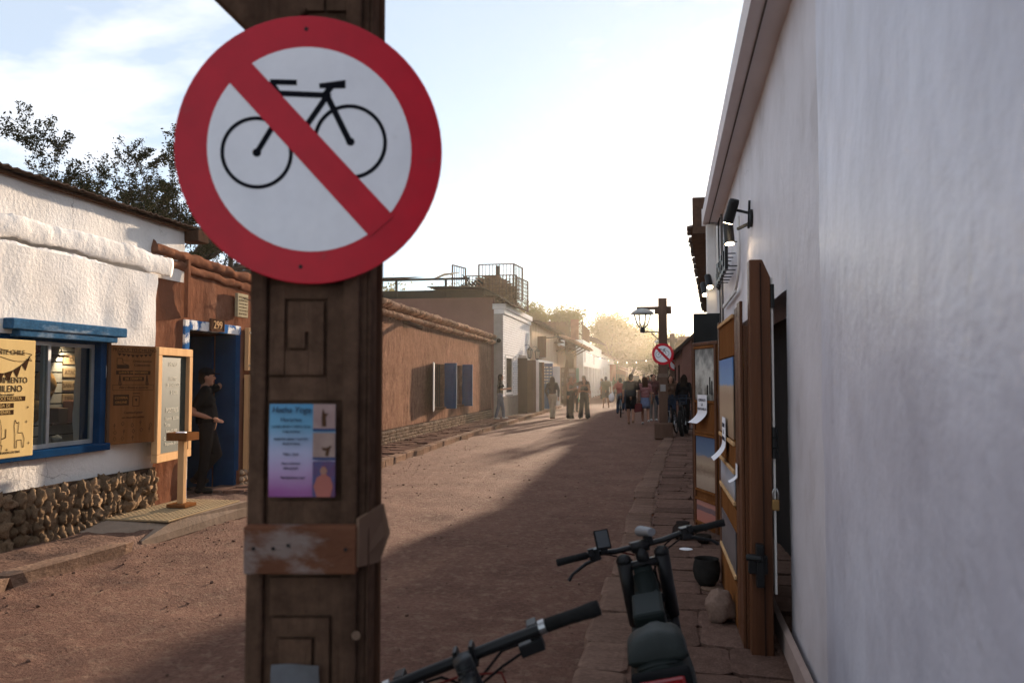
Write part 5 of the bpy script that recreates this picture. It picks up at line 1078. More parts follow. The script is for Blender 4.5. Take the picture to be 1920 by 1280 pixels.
MB().bar((-.115, 0, 2.82), (-.60, 0, 2.83), .03).bar((-.115, 0, 2.62), (-.30, 0, 2.80), .025).build('arm', BLACKM, lp1)
ln = MB().lathe((-.53, 0, 2.8), [(.05, 0), (.07, .03), (.055, .12), (.08, .15)], 16).build('lantern_base', BLACKM, lp1)
MB().lathe((-.53, 0, 2.8), [(.315, .50), (.30, .535), (.22, .60), (.12, .645), (.04, .665), (.03, .69), (.005, .70)], 28).build('lantern_cap', mat('cap_metal', (.30, .31, .31), rough=.5), lp1, smooth=True)
fr_ = MB()
for k in range(4):
    a = k * pi / 2 + .4; fr_.tube([(-.53 + .07 * cos(a), .07 * sin(a), 2.94), (-.53 + .16 * cos(a), .16 * sin(a), 3.05), (-.53 + .235 * cos(a), .235 * sin(a), 3.30)], .018, 6)
fr_.build('lantern_cage', BLACKM, lp1, smooth=True)
MB().lathe((-.53, 0, 2.8), [(.075, .16), (.15, .26), (.22, .49)], 20).build('lantern_glass', glassmat('clear_lantern_glass', (.93, .93, .93)), lp1, smooth=True)
MB().box(-.117 + .04, .06, -.128, -.117, 1.25, 1.43).build('sticker', mat('pale_sticker', (.30, .29, .28)), lp1)
MB().box(-.12, .125, -.13, -.116, 1.62, 1.72).build('metal_band', mat('band_metal', (.18, .13, .10)), lp1)
lp2 = copy_tree(lp1, None, 'second timber lamp post further along the right side'); lp1.location = (.25, 21.5, 0); lp2.location = (.88, 38, 0)
place_sign('no-cycling sign fixed below the lantern of the first timber lamp post', (.245, 21.36, 2.23), .285, R(4))
place_sign('smaller distant no-cycling sign on the second timber lamp post', (.99, 37.84, 2.27), .29, R(4))
# string of small bulbs across the street
sb = thing('string_lights', 'string of small lit bulbs hung across the far street', 'string lights', (-2, 58, 4))
cv = [Vector((-5.17 + 7.0 * i / 30, 62 - .25 * i, 3.75 - .9 * (1 - ((i - 15) / 15) ** 2))) for i in range(31)]
MB().tube(cv, .012, 5).build('cable', BLACK, sb); BULB = emis('string_bulb', (1, .82, .55), 3)
for i in range(2, 30, 3): MB().ell(cv[i] - Vector((0, 0, .06)), (.032, .032, .045), 8, 6).build('bulb', BULB, sb, smooth=True)
o = MB().tube([Vector((-5.17 + 7.2 * i / 24, 70, 3.6 - .35 * (1 - ((i - 12) / 12) ** 2))) for i in range(25)], .012, 5).build('overhead_wire', BLACK); tag(o, 'thin black wire crossing the street beyond the string lights', 'wire')
# lettering to plain meshes
bpy.context.view_layer.update()
dg = bpy.context.evaluated_depsgraph_get()
for ob in [o for o in SC.objects if o.type == 'FONT']:
    me = bpy.data.meshes.new_from_object(ob.evaluated_get(dg)); nm = ob.name; par, lo, ro, sc_ = ob.parent, ob.location.copy(), ob.rotation_euler.copy(), ob.scale.copy(); o0 = ORG.get(nm, Vector()); mts = list(ob.data.materials)
    bpy.data.objects.remove(ob); me.name = 'lettering'
    if not len(me.polygons): bpy.data.meshes.remove(me); continue
    if not me.materials: me.materials.append(mts[0])
    n_ = bpy.data.objects.new('lettering', me); COL.objects.link(n_); n_.parent = par; n_.location = lo; n_.rotation_euler = ro; n_.scale = sc_; ORG[n_.name] = o0
# ================================================================== BICYCLES
def wheel(par, c, r, tw, name='wheel', fat=False):
    o = MB()
    n_ = 40; pts = [(c[0], c[1] + r * cos(2 * pi * k / n_), c[2] + r * sin(2 * pi * k / n_)) for k in range(n_ + 1)]
    o.tube(pts, tw, 8, caps=False); wh_ = o.build('wheel', RUBBER, par, smooth=True)
    q = MB(); q.tube([(c[0], c[1] + (r - tw * 1.1) * cos(2 * pi * k / n_), c[2] + (r - tw * 1.1) * sin(2 * pi * k / n_)) for k in range(n_ + 1)], tw * .55, 6, caps=False); q.build('rim', BLACKM, wh_, smooth=True)
    q = MB()
    for k in range(24): a = 2 * pi * k / 24; q.bar((c[0] + (.03 if k % 2 else -.03), c[1], c[2]), (c[0], c[1] + (r - tw) * cos(a), c[2] + (r - tw) * sin(a)), .003)
    o_ = q.build('spokes', STEEL, wh_); q = MB().tube([(c[0] - .05, c[1], c[2]), (c[0] + .05, c[1], c[2])], .028, 10).build('hub', BLACKM, wh_); return wh_
def ROTZ(steer, y): return Matrix.Translation((0, y, 0)) @ Matrix.Rotation(steer, 4, 'Z') @ Matrix.Translation((0, -y, 0))
def bicycle(name, lb, m, loc, rz, lean=0.0, r=.33, tw=.024, steer=0.0, basket=None, rack=False, grip_w=.31, bar_z=1.0, group=None, fork_m=None):
    t_ = thing(name, lb, 'bicycle', (0, 0, 0), group)
    f = MB(); BBp = (0, -.06, .28); ST = (0, -.23, .76); HT, HB = (0, .36, .88), (0, .42, .68)
    f.tube([BBp, ST], .018, 8).tube([ST, HT], .018, 8).tube([BBp, HB], .022, 8).tube([HT, HB], .022, 8)
    for s in (-1, 1): f.tube([(s * .02, -.06, .28), (s * .06, -.50, r)], .010, 6).tube([(s * .02, -.22, .72), (s * .06, -.50, r)], .009, 6)
    f.build('frame', m, t_, smooth=True)
    wheel(t_, (0, -.50, r), r - tw, tw)
    fw_ = wheel(t_, (0, .55, r), r - tw, tw)
    fk = MB().tube([(0, .38, .84), (0, .42, .66)], .018, 8)
    for s in (-1, 1): fk.tube([(s * .06, .425, .66), (s * .06, .55, r)], .014, 8)
    fk.bar((-.07, .425, .66), (.07, .425, .66), .03); fk = fk.build('fork', fork_m or BLACKM, t_, smooth=True)
    hb = MB().tube([(0, .36, .88), (0, .37, bar_z - .03), (0, .42, bar_z)], .016, 8).tube([(-grip_w, .36, bar_z + .03), (-.12, .42, bar_z), (.12, .42, bar_z), (grip_w, .36, bar_z + .03)], .012, 8); hb = hb.build('handlebar', BLACKM, t_, smooth=True)
    for s in (-1, 1):
        MB().tube([(s * grip_w, .36, bar_z + .03), (s * (grip_w - .12), .385, bar_z + .022)], .017, 8).build('grip', RUBBER, hb, smooth=True)
        MB().tube([(s * (grip_w - .13), .40, bar_z + .02), (s * (grip_w - .10), .45, bar_z), (s * (grip_w - .02), .44, bar_z)], .006, 6).build('brake_lever', BLACKM, hb)
    sd = MB().ell((0, -.29, .88), (.07, .13, .03)).tube([(0, -.23, .76), (0, -.26, .87)], .013, 8).build('saddle', RUBBER, t_, smooth=True)
    cr = MB().lathe((.03, -.06, .28), [(.09, 0), (.09, .006)], 20, 'X').bar((.05, -.06, .28), (.05, .06, .16), .02).bar((-.05, -.06, .28), (-.05, -.18, .40), .02).build('crank', STEEL, t_)
    for s, y_, z_ in ((1, .06, .16), (-1, -.18, .40)): MB().box(s * .05 - .005 * s, s * .14, y_ - .04, y_ + .04, z_ - .012, z_ + .012).build('pedal', BLACKM, cr)
    if rack: MB().box(-.06, .06, -.72, -.3, .74, .76).bar((.06, -.5, r), (.06, -.62, .74), .012).bar((-.06, -.5, r), (-.06, -.62, .74), .012).build('rack', BLACKM, t_)
    q = MB()
    for k in range(14): a = pi * (.15 + .8 * k / 13); q.box(-.03, .03, -.50 - (r + .03) * cos(a) - .02, -.50 - (r + .03) * cos(a) + .02, r + (r + .02) * sin(a) - .006, r + (r + .02) * sin(a) + .006)
    q.build('mudguard', m, t_)
    if basket:
        bs_ = MB()
        for k in range(13):
            for i in range(4):
                x_ = -.19 + .38 * k / 12; bs_.bar((x_, .46, .86), (x_ * 1.15, .44, 1.10), .006); bs_.bar((x_, .74, .86), (x_ * 1.15, .78, 1.10), .006); break
            y_ = .46 + .28 * k / 12; bs_.bar((-.19, y_, .86), (-.22, y_, 1.10), .006); bs_.bar((.19, y_, .86), (.22, y_, 1.10), .006)
            bs_.bar((-.19 + .38 * k / 12, .46, .86), (-.19 + .38 * k / 12, .74, .86), .006)
        for z_ in (.86, .94, 1.02, 1.10):
            e = (z_ - .86) / .24 * .03; p4 = [(-.19 - e, .46 - e * .7, z_), (.19 + e, .46 - e * .7, z_), (.19 + e, .74 + e, z_), (-.19 - e, .74 + e, z_)]
            for i in range(4): bs_.bar(p4[i], p4[(i + 1) % 4], .008)
        bs_.build('basket', basket, t_)
    t_.location = loc; t_.rotation_euler = Euler((0, lean, rz)); return t_
NAVYB = mat('navy_basket', (.03, .045, .075)); DKF = mat('dark_frame', (.02, .022, .026), rough=.35); SIL = mat('silver_frame', (.30, .32, .34), rough=.35, metal=.5)
bicycle('bicycle', 'dark bicycle with a wire basket parked nearest the lamp post', DKF, (.52, 22.6, .04), R(168), R(6), basket=NAVYB, steer=.3, group='parked bicycles', fork_m=SIL)
bicycle('bicycle', 'fat-tyred dark bicycle parked in the middle by the low brown house', BLACKM, (.82, 22.35, .04), R(172), R(5), r=.35, tw=.05, basket=NAVYB, group='parked bicycles')
bicycle('bicycle', 'slim black bicycle leaning closest to the pale house wall', DKF, (1.12, 22.9, .04), R(176), R(4), r=.34, tw=.03, group='parked bicycles', rack=True)

# ---- e-bike in front, seen from behind (local: +y forward)
eb = thing('electric_bicycle', 'dark green electric bicycle on its stand with a phone-like display on the handlebar', 'electric bicycle', (0, 0, 0))
EG = mat('green_black_shell', (.009, .013, .012), (.006, .009, .0085), scale=3, rough=0.5, spec=.08)
EGT = mat('grey_seat_top', (.022, .027, .025), (.016, .02, .019), scale=5, rough=0.55, spec=.15, bump=.2, bscale=120)
def zsq(mb, bars=False):
    for v in mb.v:
        if v.z > .32: v.z = .32 + (v.z - .32) * .83
        if bars and abs(v.x) > .11: v.x = (abs(v.x) * .92 + .0088) * (1 if v.x > 0 else -1)
    return mb
def seatx(mb):
    for v in mb.v: v.y = .07 + (v.y + .42) * .53; v.z -= .085; v.x = v.x * 1.16 + .012
    return mb
HDY = .92                                                                       # steering head
fr = MB(); fr.tube([(0, -.02, .36), (0, .18, .62), (0, .62, .72), (0, .84, .88)], [.05, .055, .055, .045], 14).tube([(0, -.02, .36), (0, .40, .30), (0, .86, .70)], [.05, .05, .04], 12).tube([(0, .84, .92), (0, .90, .66)], .038, 14)
fr.tube([(.06, .0, .36), (.08, -.38, .34)], .018, 8).tube([(-.06, .0, .36), (-.08, -.38, .34)], .018, 8).tube([(.05, .1, .56), (.08, -.38, .34)], .016, 8).tube([(-.05, .1, .56), (-.08, -.38, .34)], .016, 8)
zsq(fr).build('frame', EG, eb, smooth=True)
zsq(MB().prism([(-.05, .43, .73), (.05, .43, .73), (.058, .43, .84), (-.058, .43, .84)], (0, .21, .03))).build('battery_cover', EG, eb, bevel=.014)
zsq(MB().prism([(-.045, .655, .745), (.045, .655, .745), (.05, .655, .83), (-.05, .655, .83)], (0, .17, .03))).build('head_cover', EG, eb, bevel=.012)
# seat unit: rounded shell, lighter top, tail lamp
def shell(y0, y1, sec, n=16):
    mb = MB(); ys_ = lin(y0, y1, n); o = []
    for y_ in ys_:
        w_, zt, zb = sec(y_); o.append([( -w_ * .80, y_, zb), (-w_, y_, zb + (zt - zb) * .35), (-w_ * .93, y_, zb + (zt - zb) * .72), (-w_ * .62, y_, zt - .012), (-w_ * .2, y_, zt), (w_ * .2, y_, zt), (w_ * .62, y_, zt - .012), (w_ * .93, y_, zb + (zt - zb) * .72), (w_, y_, zb + (zt - zb) * .35), (w_ * .80, y_, zb)])
    base = 0
    vs = [p for s_ in o for p in s_]; k_ = len(o[0]); fs = []
    for i in range(len(o) - 1):
        for j in range(k_): fs.append((i * k_ + j, i * k_ + (j + 1) % k_, (i + 1) * k_ + (j + 1) % k_, (i + 1) * k_ + j))
    fs += [tuple(range(k_)), tuple((len(o) - 1) * k_ + j for j in range(k_))]; return mb.add(vs, fs)
seatx(shell(-.42, .26, lambda y: (.088 - .028 * max(0, y) / .26 - .01 * max(0, -.34 - y) / .08, .775 + .012 * sin((y + .42) * 4) - .02 * max(0, y), .62 + .06 * max(0, y)))).build('seat_base', EG, eb, smooth=True, bevel=.01)
seatx(shell(-.30, .27, lambda y: (.082 - .03 * max(0, y + .1) / .37, .845 - .035 * max(0, y) / .26 - .05 * (max(0, -.16 - y) / .14) ** 2, .765))).build('saddle', EGT, eb, smooth=True)
seatx(MB().box(-.062, .062, -.462, -.425, .69, .75)).build('tail_lamp', mat('red_lens', (.28, .012, .014), rough=.2, spec=.6), eb, bevel=.01)
seatx(MB().box(-.078, .078, -.452, -.40, .67, .77)).build('lamp_surround', BLACK, eb, bevel=.01)
seatx(MB().tube([(-.055, -.37, .768), (-.02, -.39, .778), (.05, -.375, .776)], .005, 6)).build('trim_strip', EGT, eb, smooth=True)
wheel(eb, (0, -.38, .32), .25, .065); 
q = MB(); q.tube([(0, -.38 - .36 * cos(a), .32 + .34 * sin(a)) for a in lin(.3, 2.2, 14)], .01, 6); q.build('mudguard', BLACK, eb)
# front assembly turned a little to the left
MS = ROTZ(R(13), HDY)
def fb(mb, name, m, par, **k):
    if name not in ('wheel', 'tread', 'rim'): zsq(mb, True)
    mb.xf(MS);
    return mb.build(name, m, par, **k)
fk = MB()
for s in (-1, 1): fk.tube([(s * .080, .88, .955), (s * .080, .905, .80), (s * .080, .93, .64)], [.030, .028, .027], 12).tube([(s * .080, .93, .64), (s * .080, .985, .32)], .021, 12).ell((s * .080, .878, .965), (.032, .032, .03))
fk.bar((-.10, .882, .93), (.10, .882, .93), .03, .035).bar((-.10, .915, .74), (.10, .915, .74), .03, .04)
fork = fb(fk, 'fork', BLACKM, eb, smooth=True)
wf_ = MB(); n_ = 40
wf_.tube([(0, .985 + .25 * cos(2 * pi * k / n_), .32 + .25 * sin(2 * pi * k / n_)) for k in range(n_ + 1)], .065, 10, caps=False); fwh = fb(wf_, 'wheel', RUBBER, eb, smooth=True)
tr_ = MB()
for k in range(60):
    a = 2 * pi * k / 60
    for s in (-.035, 0, .035): tr_.box(s - .012, s + .012, .985 + .313 * cos(a) - .008, .985 + .313 * cos(a) + .008, .32 + .313 * sin(a) - .008, .32 + .313 * sin(a) + .008)
fb(tr_, 'tread', RUBBER, fwh); fb(MB().tube([(0, .985 + .19 * cos(2 * pi * k / n_), .32 + .19 * sin(2 * pi * k / n_)) for k in range(n_ + 1)], .03, 8, caps=False), 'rim', BLACKM, fwh, smooth=True)
BZ = 1.035
hb = MB().tube([(-.365, .835, BZ + .005), (-.20, .865, BZ + .0), (-.10, .905, BZ - .025), (.10, .905, BZ - .025), (.20, .865, BZ + .0), (.365, .835, BZ + .005)], .0135, 12)
hb.tube([(0, .875, .94), (0, .90, 1.0)], .026, 12).bar((-.035, .90, BZ - .025), (.035, .90, BZ - .025), .05, .045)
hbo = fb(hb, 'handlebar', BLACKM, eb, smooth=True)
for s in (-1, 1):
    fb(MB().tube([(s * .37, .834, BZ + .005), (s * .30, .846, BZ + .003), (s * .235, .859, BZ)], [.0175, .0165, .0175], 12), 'grip', RUBBER, hbo, smooth=True)
    lv = MB().box(s * .20 - .022, s * .20 + .022, .85, .90, BZ - .035, BZ + .02).tube([(s * .17, .885, BZ - .03), (s * .24, .89, BZ - .045), (s * .31, .875, BZ - .075), (s * .335, .87, BZ - .10)], [.009, .009, .007, .009], 8)
    lv.box(s * .215 - .012, s * .215 + .012, .835, .85, BZ - .005, BZ + .03); fb(lv, 'brake_lever', BLACKM, hbo, bevel=.003)
dp = MB().box(-.185, -.125, .835, .845, BZ + .015, BZ + .105, rot=(-.5, 0, 0)).build; 
dpm = MB().box(-.188, -.122, .836, .848, BZ + .012, BZ + .108, rot=(-.45, .08, 0)); dpo = fb(dpm, 'display', BLACK, hbo, bevel=.005)
fb(MB().box(-.181, -.129, .832, .8345, BZ + .02, BZ + .10, rot=(-.45, .08, 0), piv=(-.155, .842, BZ + .06)), 'screen', mat('screen_glass', (.03, .035, .04), rough=.12, spec=.6), dpo)
fb(MB().box(-.17, -.14, .845, .87, BZ - .01, BZ + .03), 'display_mount', BLACKM, hbo, bevel=.004)
hl_ = MB().tube([(.055, .86, BZ + .035), (.03, .97, BZ + .03)], [.020, .026], 16); fb(hl_, 'headlamp', mat('lamp_silver', (.22, .22, .23), rough=.45, metal=.4), hbo, smooth=False, bevel=.004)
fb(MB().box(.025, .06, .89, .925, BZ - .03, BZ + .02), 'headlamp_clamp', BLACKM, hbo, bevel=.004)
cb = MB(); cb.tube([(-.20, .90, BZ - .01), (-.12, .97, BZ - .05), (-.03, .98, BZ - .10), (-.02, .94, .80)], .0035, 6).tube([(.20, .90, BZ), (.13, .97, BZ - .06), (.06, .98, BZ - .12), (.05, .93, .62)], .0035, 6).tube([(.22, .88, BZ - .01), (.12, .99, BZ - .10), (.05, .97, .86), (.07, .93, .70), (.05, .90, .60)], .004, 6)
fb(cb, 'brake_cables', BLACK, hbo, smooth=True)
fb(MB().tube([(-.20, .90, BZ - .015), (-.09, .945, BZ - .035), (-.02, .93, BZ - .07)], .004, 6), 'red_cable', mat('red_cable', (.16, .03, .025)), hbo, smooth=True)
MB().tube([(-.08, -.1, .36), (-.22, -.05, .02)], .012, 8).build('kickstand', BLACKM, eb); MB().lathe((0, -.02, .36), [(.07, -.09), (.09, -.05), (.09, .05), (.07, .09)], 18, 'X').build('motor', BLACKM, eb)
for s in (-1, 1): MB().bar((s * .11, -.02, .36), (s * .11, .1 * s, .36 - .12 * s), .022).box(s * .12, s * .21, .1 * s - .04, .1 * s + .04, .36 - .13 * s - .012, .36 - .13 * s + .012).build('crank', BLACKM, eb)
eb.location = (.15, 2.44, .0); eb.rotation_euler = Euler((0, -.22, .026))

# ---- second bicycle leaning on the post, only its bar is in the picture
b2 = thing('mountain_bicycle', 'black mountain bike handlebar leaning against the carved post', 'bicycle', (0, 0, 0))
Z2 = .885
fr = MB(); fr.tube([(0, -.50, .28), (0, -.68, .72)], .02, 10).tube([(0, -.68, .72), (0, -.10, .86)], .022, 10).tube([(0, -.50, .28), (0, -.04, .72)], .026, 10).tube([(0, -.10, .90), (0, -.03, .68)], .025, 12)
for s in (-1, 1): fr.tube([(s * .03, -.5, .28), (s * .06, -.94, .34)], .012, 8).tube([(s * .03, -.66, .68), (s * .06, -.94, .34)], .011, 8)
fr.build('frame', BLACKM, b2, smooth=True)
wheel(b2, (0, -.94, .35), .32, .03); wheel(b2, (0, .12, .35), .32, .03)
fk = MB().tube([(0, -.10, .86), (0, -.04, .66)], .02, 10)
for s in (-1, 1): fk.tube([(s * .07, -.04, .68), (s * .07, .12, .35)], .018, 10)
fk.bar((-.085, -.04, .68), (.085, -.04, .68), .04); fk.build('fork', BLACKM, b2, smooth=True)
hb = MB().tube([(-.36, -.06, Z2), (-.12, -.03, Z2 - .005), (.12, -.03, Z2 - .005), (.36, -.06, Z2)], [.0115, .0155, .0155, .0115], 14).tube([(0, -.115, .88), (0, -.12, Z2 - .03)], .021, 14).tube([(0, -.12, Z2 - .045), (0, -.06, Z2 - .02), (0, -.03, Z2 - .005)], .019, 12)
hb.lathe((0, -.12, Z2 - .028), [(.023, 0), (.023, .012), (.016, .018)], 16)
for s in (-1, 1): hb.box(s * .022 - .006, s * .022 + .006, -.058, -.004, Z2 - .03, Z2 + .026)
hbo = hb.build('handlebar', BLACKM, b2, smooth=False, bevel=.003)
for s in (-1, 1):
    MB().tube([(s * .368, -.062, Z2), (s * .35, -.06, Z2), (s * .30, -.05, Z2), (s * .225, -.042, Z2)], [.019, .0205, .017, .018], 14).build('grip', RUBBER, hbo, smooth=True)
    MB().tube([(s * .222, -.042, Z2), (s * .205, -.04, Z2)], .0185, 14).build('clamp_ring', STEEL, hbo)
    lv = MB().box(s * .185 - .014, s * .185 + .014, -.03, .03, Z2 - .03, Z2 + .012).tube([(s * .185, .015, Z2 - .018), (s * .24, .04, Z2 - .03), (s * .31, .02, Z2 - .035)], [.012, .009, .008], 8).box(s * .165 - .03, s * .165 + .035, -.035, .02, Z2 - .06, Z2 - .028)
    lv.build('brake_lever', BLACKM, hbo, bevel=.005)
MB().tube([(.17, .02, Z2 - .04), (.08, .06, Z2 - .05), (.0, .07, Z2 - .10), (-.02, .0, .75)], .004, 6).tube([(-.17, .02, Z2 - .04), (-.10, .07, Z2 - .06), (-.03, .08, Z2 - .12), (.02, .0, .72)], .004, 6).tube([(.16, .0, Z2 - .05), (.07, .03, Z2 - .08), (-.05, .03, Z2 - .12), (-.06, -.04, .7)], .004, 6).build('cables', BLACK, hbo, smooth=True)
MB().tube([(-.16, .0, Z2 - .05), (-.04, .05, Z2 - .07), (.06, .05, Z2 - .10), (.07, .0, .7)], .0035, 6).build('red_cable', bpy.data.materials['red_cable'], hbo, smooth=True)
MB().ell((0, -.72, .93), (.07, .13, .03)).tube([(0, -.68, .72), (0, -.70, .92)], .014, 8).build('saddle', RUBBER, b2, smooth=True)
MB().lathe((.03, -.5, .28), [(.09, 0), (.09, .006)], 20, 'X').build('crank', STEEL, b2)
# clamp seen at (875,1230): lean left about 21 degrees
r = ray(873, 1228); tgt = CAM + r * (2.10 / r.dot(FH)); lean = R(-21)
b2.rotation_euler = Euler((0, lean, YAW)); Mz = Matrix.Rotation(YAW, 3, 'Z') @ Matrix.Rotation(lean, 3, 'Y')
b2.location = tgt - Mz @ Vector((0, -.03, Z2)); pass
# ================================================================== PEOPLE
def cloth(name, c1, c2=None, sc=9): return mat(name, c1, c2 or tuple(v * .7 for v in c1), scale=sc, rough=.85, bump=.7, bscale=11, bdist=.025)
SKIN = mat('skin', (.34, .185, .125), (.29, .15, .10), scale=8, rough=.5); SKIN_D = mat('skin_tanned', (.22, .115, .075), (.18, .09, .06), scale=8, rough=.5)
HAIR = mat('dark_hair', (.014, .010, .008), (.022, .015, .011), scale=20, rough=.45, stretch=(1, 1, .2)); HAIRB = mat('blonde_hair', (.33, .21, .10), (.22, .13, .06), scale=20, rough=.5, stretch=(1, 1, .2)); HAIRBR = mat('brown_hair', (.07, .038, .02), (.04, .02, .012), scale=20, stretch=(1, 1, .2))
C_BLK = cloth('black_cotton', (.009, .009, .010)); C_BLK2 = cloth('faded_black', (.014, .013, .014)); C_JEAN = cloth('blue_denim', (.11, .13, .17)); C_BEI = cloth('beige_cotton', (.36, .29, .21)); C_NAVY = cloth('navy_cotton', (.03, .045, .08)); C_WHITE = cloth('white_cotton', (.62, .60, .57)); C_RED = cloth('red_cotton', (.17, .015, .02)); C_GREY = cloth('grey_cotton', (.20, .18, .165)); C_DEN = cloth('light_denim', (.17, .21, .33)); C_PLAID = mat('plaid_shirt', (.16, .06, .05), (.05, .03, .03), scale=22, rough=.85); C_STR = mat('striped_shirt', (.30, .17, .16), (.20, .06, .06), scale=9, stretch=(.6, .6, 4), rough=.85); C_BRN = cloth('brown_cotton', (.10, .06, .04)); C_BLUE = cloth('blue_jacket', (.04, .09, .16)); C_KHA = cloth('khaki', (.22, .17, .12)); C_GREEN = cloth('olive_cotton', (.07, .07, .045)); SHOE_W = mat('white_shoe', (.5, .48, .46), rough=.6); SHOE_D = mat('dark_shoe', (.025, .022, .02), rough=.6); SHOE_T = mat('tan_shoe', (.22, .12, .07), rough=.7)
def rem(mb, name, m, par, vox=.012, sm=3, noise_amp=0.0):
    o = mb.build(name, m, par, fix=False); md = o.modifiers.new('merge', 'REMESH'); md.mode = 'VOXEL'; md.voxel_size = vox; md.use_smooth_shade = True
    s_ = o.modifiers.new('soften', 'SMOOTH'); s_.factor = .5; s_.iterations = sm; return o
V = Vector
def person(lb, loc, heading, H=1.7, fem=False, skin=SKIN, top=(C_BLK, 1), bottom=('trousers', C_BLK), hair=('short', HAIR), shoes=SHOE_D, arms=(None, None), legs=None, lean=(0, 0), vox=.013, cap=None, head_turn=0, hip=(0, 0), group=None, wide=1.0, fingers=False, tuck=0):
    """heading in degrees from +Y towards +X; joints given for a 1.70 m body, x right, y forward, z up"""
    t_ = thing('person', lb, 'person', (0, 0, 0), group)
    sw = .165 if fem else .195; hw = .092 if fem else .088
    pel = V((hip[0], hip[1], .93)); ch = V((hip[0] * .4 + lean[0] * .7, hip[1] * .4 + lean[1] * .7, 1.27)); nk = V((lean[0], lean[1], 1.45)); hd = nk + V((lean[0] * .25, .025 + lean[1] * .3, .125))
    SH = [ch + V((-sw, lean[1] * .2, .125)), ch + V((sw, lean[1] * .2, .125))]
    dA = [(V((-sw - .06, -.03, 1.12)), V((-sw - .07, .04, .87))), (V((sw + .06, -.03, 1.12)), V((sw + .07, .04, .87)))]
    A = [dA[i] if arms[i] is None else (V(arms[i][0]), V(arms[i][1])) for i in (0, 1)]
    HP = [pel + V((-hw, 0, -.04)), pel + V((hw, 0, -.04))]
    Lg = [(V(k), V(a)) for k, a in (legs or [((-.10, .02, .49), (-.10, -.01, .085)), ((.10, .02, .49), (.10, -.01, .085))])]
    a_ = .9 if fem else 1.0
    b = MB()
    b.cap(pel + V((-.05, 0, .02)), .092, pel + V((.05, 0, .02)), .092).cap(pel, .125 * a_, ch + V((0, 0, -.1)), .118 * a_).cap(ch + V((-.07, 0, -.02)), .115 * a_, ch + V((.07, 0, -.02)), .115 * a_).cap(SH[0] + V((.03, 0, 0)), .058, SH[1] - V((.03, 0, 0)), .058)
    b.cap(nk + V((0, -.01, -.06)), .058, hd, .05)
    b.ell(hd + V((0, 0, .01)), (.076, .094, .112), 16, 12).cap(hd + V((0, .03, -.07)), .05, hd + V((0, .055, -.085)), .032)
    b.ell(hd + V((0, .098, -.012)), (.014, .022, .022), 8, 6); b.ell(hd + V((-.078, -.005, -.005)), (.012, .024, .034), 8, 6); b.ell(hd + V((.078, -.005, -.005)), (.012, .024, .034), 8, 6)
    if fem:
        for s in (-1, 1): b.ell(ch + V((s * .065, .085, -.015)), (.06, .06, .06), 10, 8)
    for i in (0, 1):
        e, w_ = A[i]; k, an = Lg[i]; s = 2 * i - 1
        b.cap(SH[i], .055 * a_, e, .041 * a_).cap(e, .041 * a_, w_, .029 * a_)
        d = (w_ - e).normalized(); pm = w_ + d * .055; b.cap(w_, .028, pm, .036).cap(pm, .034, pm + d * .035, .03)
        side = d.cross(V((0, 1, .3))).normalized()
        for f_ in range(4):
            o_ = side * (f_ - 1.5) * .019; ln_ = (.055, .068, .064, .048)[f_]; m1 = pm + d * (.04 + ln_ * .5) + o_ + V((0, .012, 0)); b.cap(pm + d * .03 + o_, .0105, m1, .0098, 6).cap(m1, .0098, pm + d * (.035 + ln_) + o_ + V((0, .03, -.004)), .0088, 6)
        b.cap(w_ + d * .02, .014, w_ + d * .06 + side * s * -.03 + V((0, .035, 0)), .0115, 6)
        b.cap(HP[i], .078, k, .053).cap(k, .055, k.lerp(an, .35), .056).cap(k.lerp(an, .35), .056, an, .036)
        b.cap(an, .036, an + V((0, .02, -.05)), .036).cap(an + V((0, -.02, -.045)), .034, an + V((0, .13, -.052)), .028)
    body = rem(b, 'body', skin, t_, vox)
    for s in (-1, 1): MB().ell(hd + V((s * .031, .088, .018)), (.012, .008, .008), 8, 6).build('eye', SBLACK, t_, smooth=True)
    MB().ell(hd + V((0, .086, -.055)), (.024, .010, .007), 8, 6).build('mouth', mat('lips', (.26, .08, .07)) if 'lips' not in bpy.data.materials else bpy.data.materials['lips'], t_, smooth=True)
    # top
    inf = .014
    if top:
        m, sl = top; c = MB()
        c.cap(pel + V((0, 0, .03 + tuck)), .135 * a_ * wide, ch + V((0, 0, -.1)), .128 * a_ * wide, c0=False).cap(ch + V((-.07, 0, -.02)), .128 * a_, ch + V((.07, 0, -.02)), .128 * a_).cap(ch + V((-.045, 0, -.16)), .118 * a_ * wide, pel + V((-.045, 0, .04 + tuck)), .122 * a_ * wide, c1=False).cap(ch + V((.045, 0, -.16)), .118 * a_ * wide, pel + V((.045, 0, .04 + tuck)), .122 * a_ * wide, c1=False)
        if sl > 0: c.cap(SH[0] + V((.03, 0, 0)), .072, SH[1] - V((.03, 0, 0)), .072).cap(ch + V((0, 0, .1)), .075, nk + V((0, -.01, -.035)), .07, c1=False)
        else: c.cap(ch + V((-.08, 0, .06)), .06, ch + V((-.085, 0, .15)), .045, c1=False).cap(ch + V((.08, 0, .06)), .06, ch + V((.085, 0, .15)), .045, c1=False)
        if fem:
            for s in (-1, 1): c.ell(ch + V((s * .065, .09, -.015)), (.066, .066, .066), 10, 8)
        for i in (0, 1):
            e, w_ = A[i]
            if sl > 0: c.cap(SH[i], .070, SH[i].lerp(e, min(1, sl) * (.85 if sl <= 1 else 1)), .060 if sl <= 1 else .053, c1=sl > 1)
            if sl > 1: c.cap(e, .053, e.lerp(w_, sl - 1), .042, c1=False)
        rem(c, 'shirt' if sl <= 1 else 'top', m, t_, vox)
    kind, bm = bottom; c = MB()
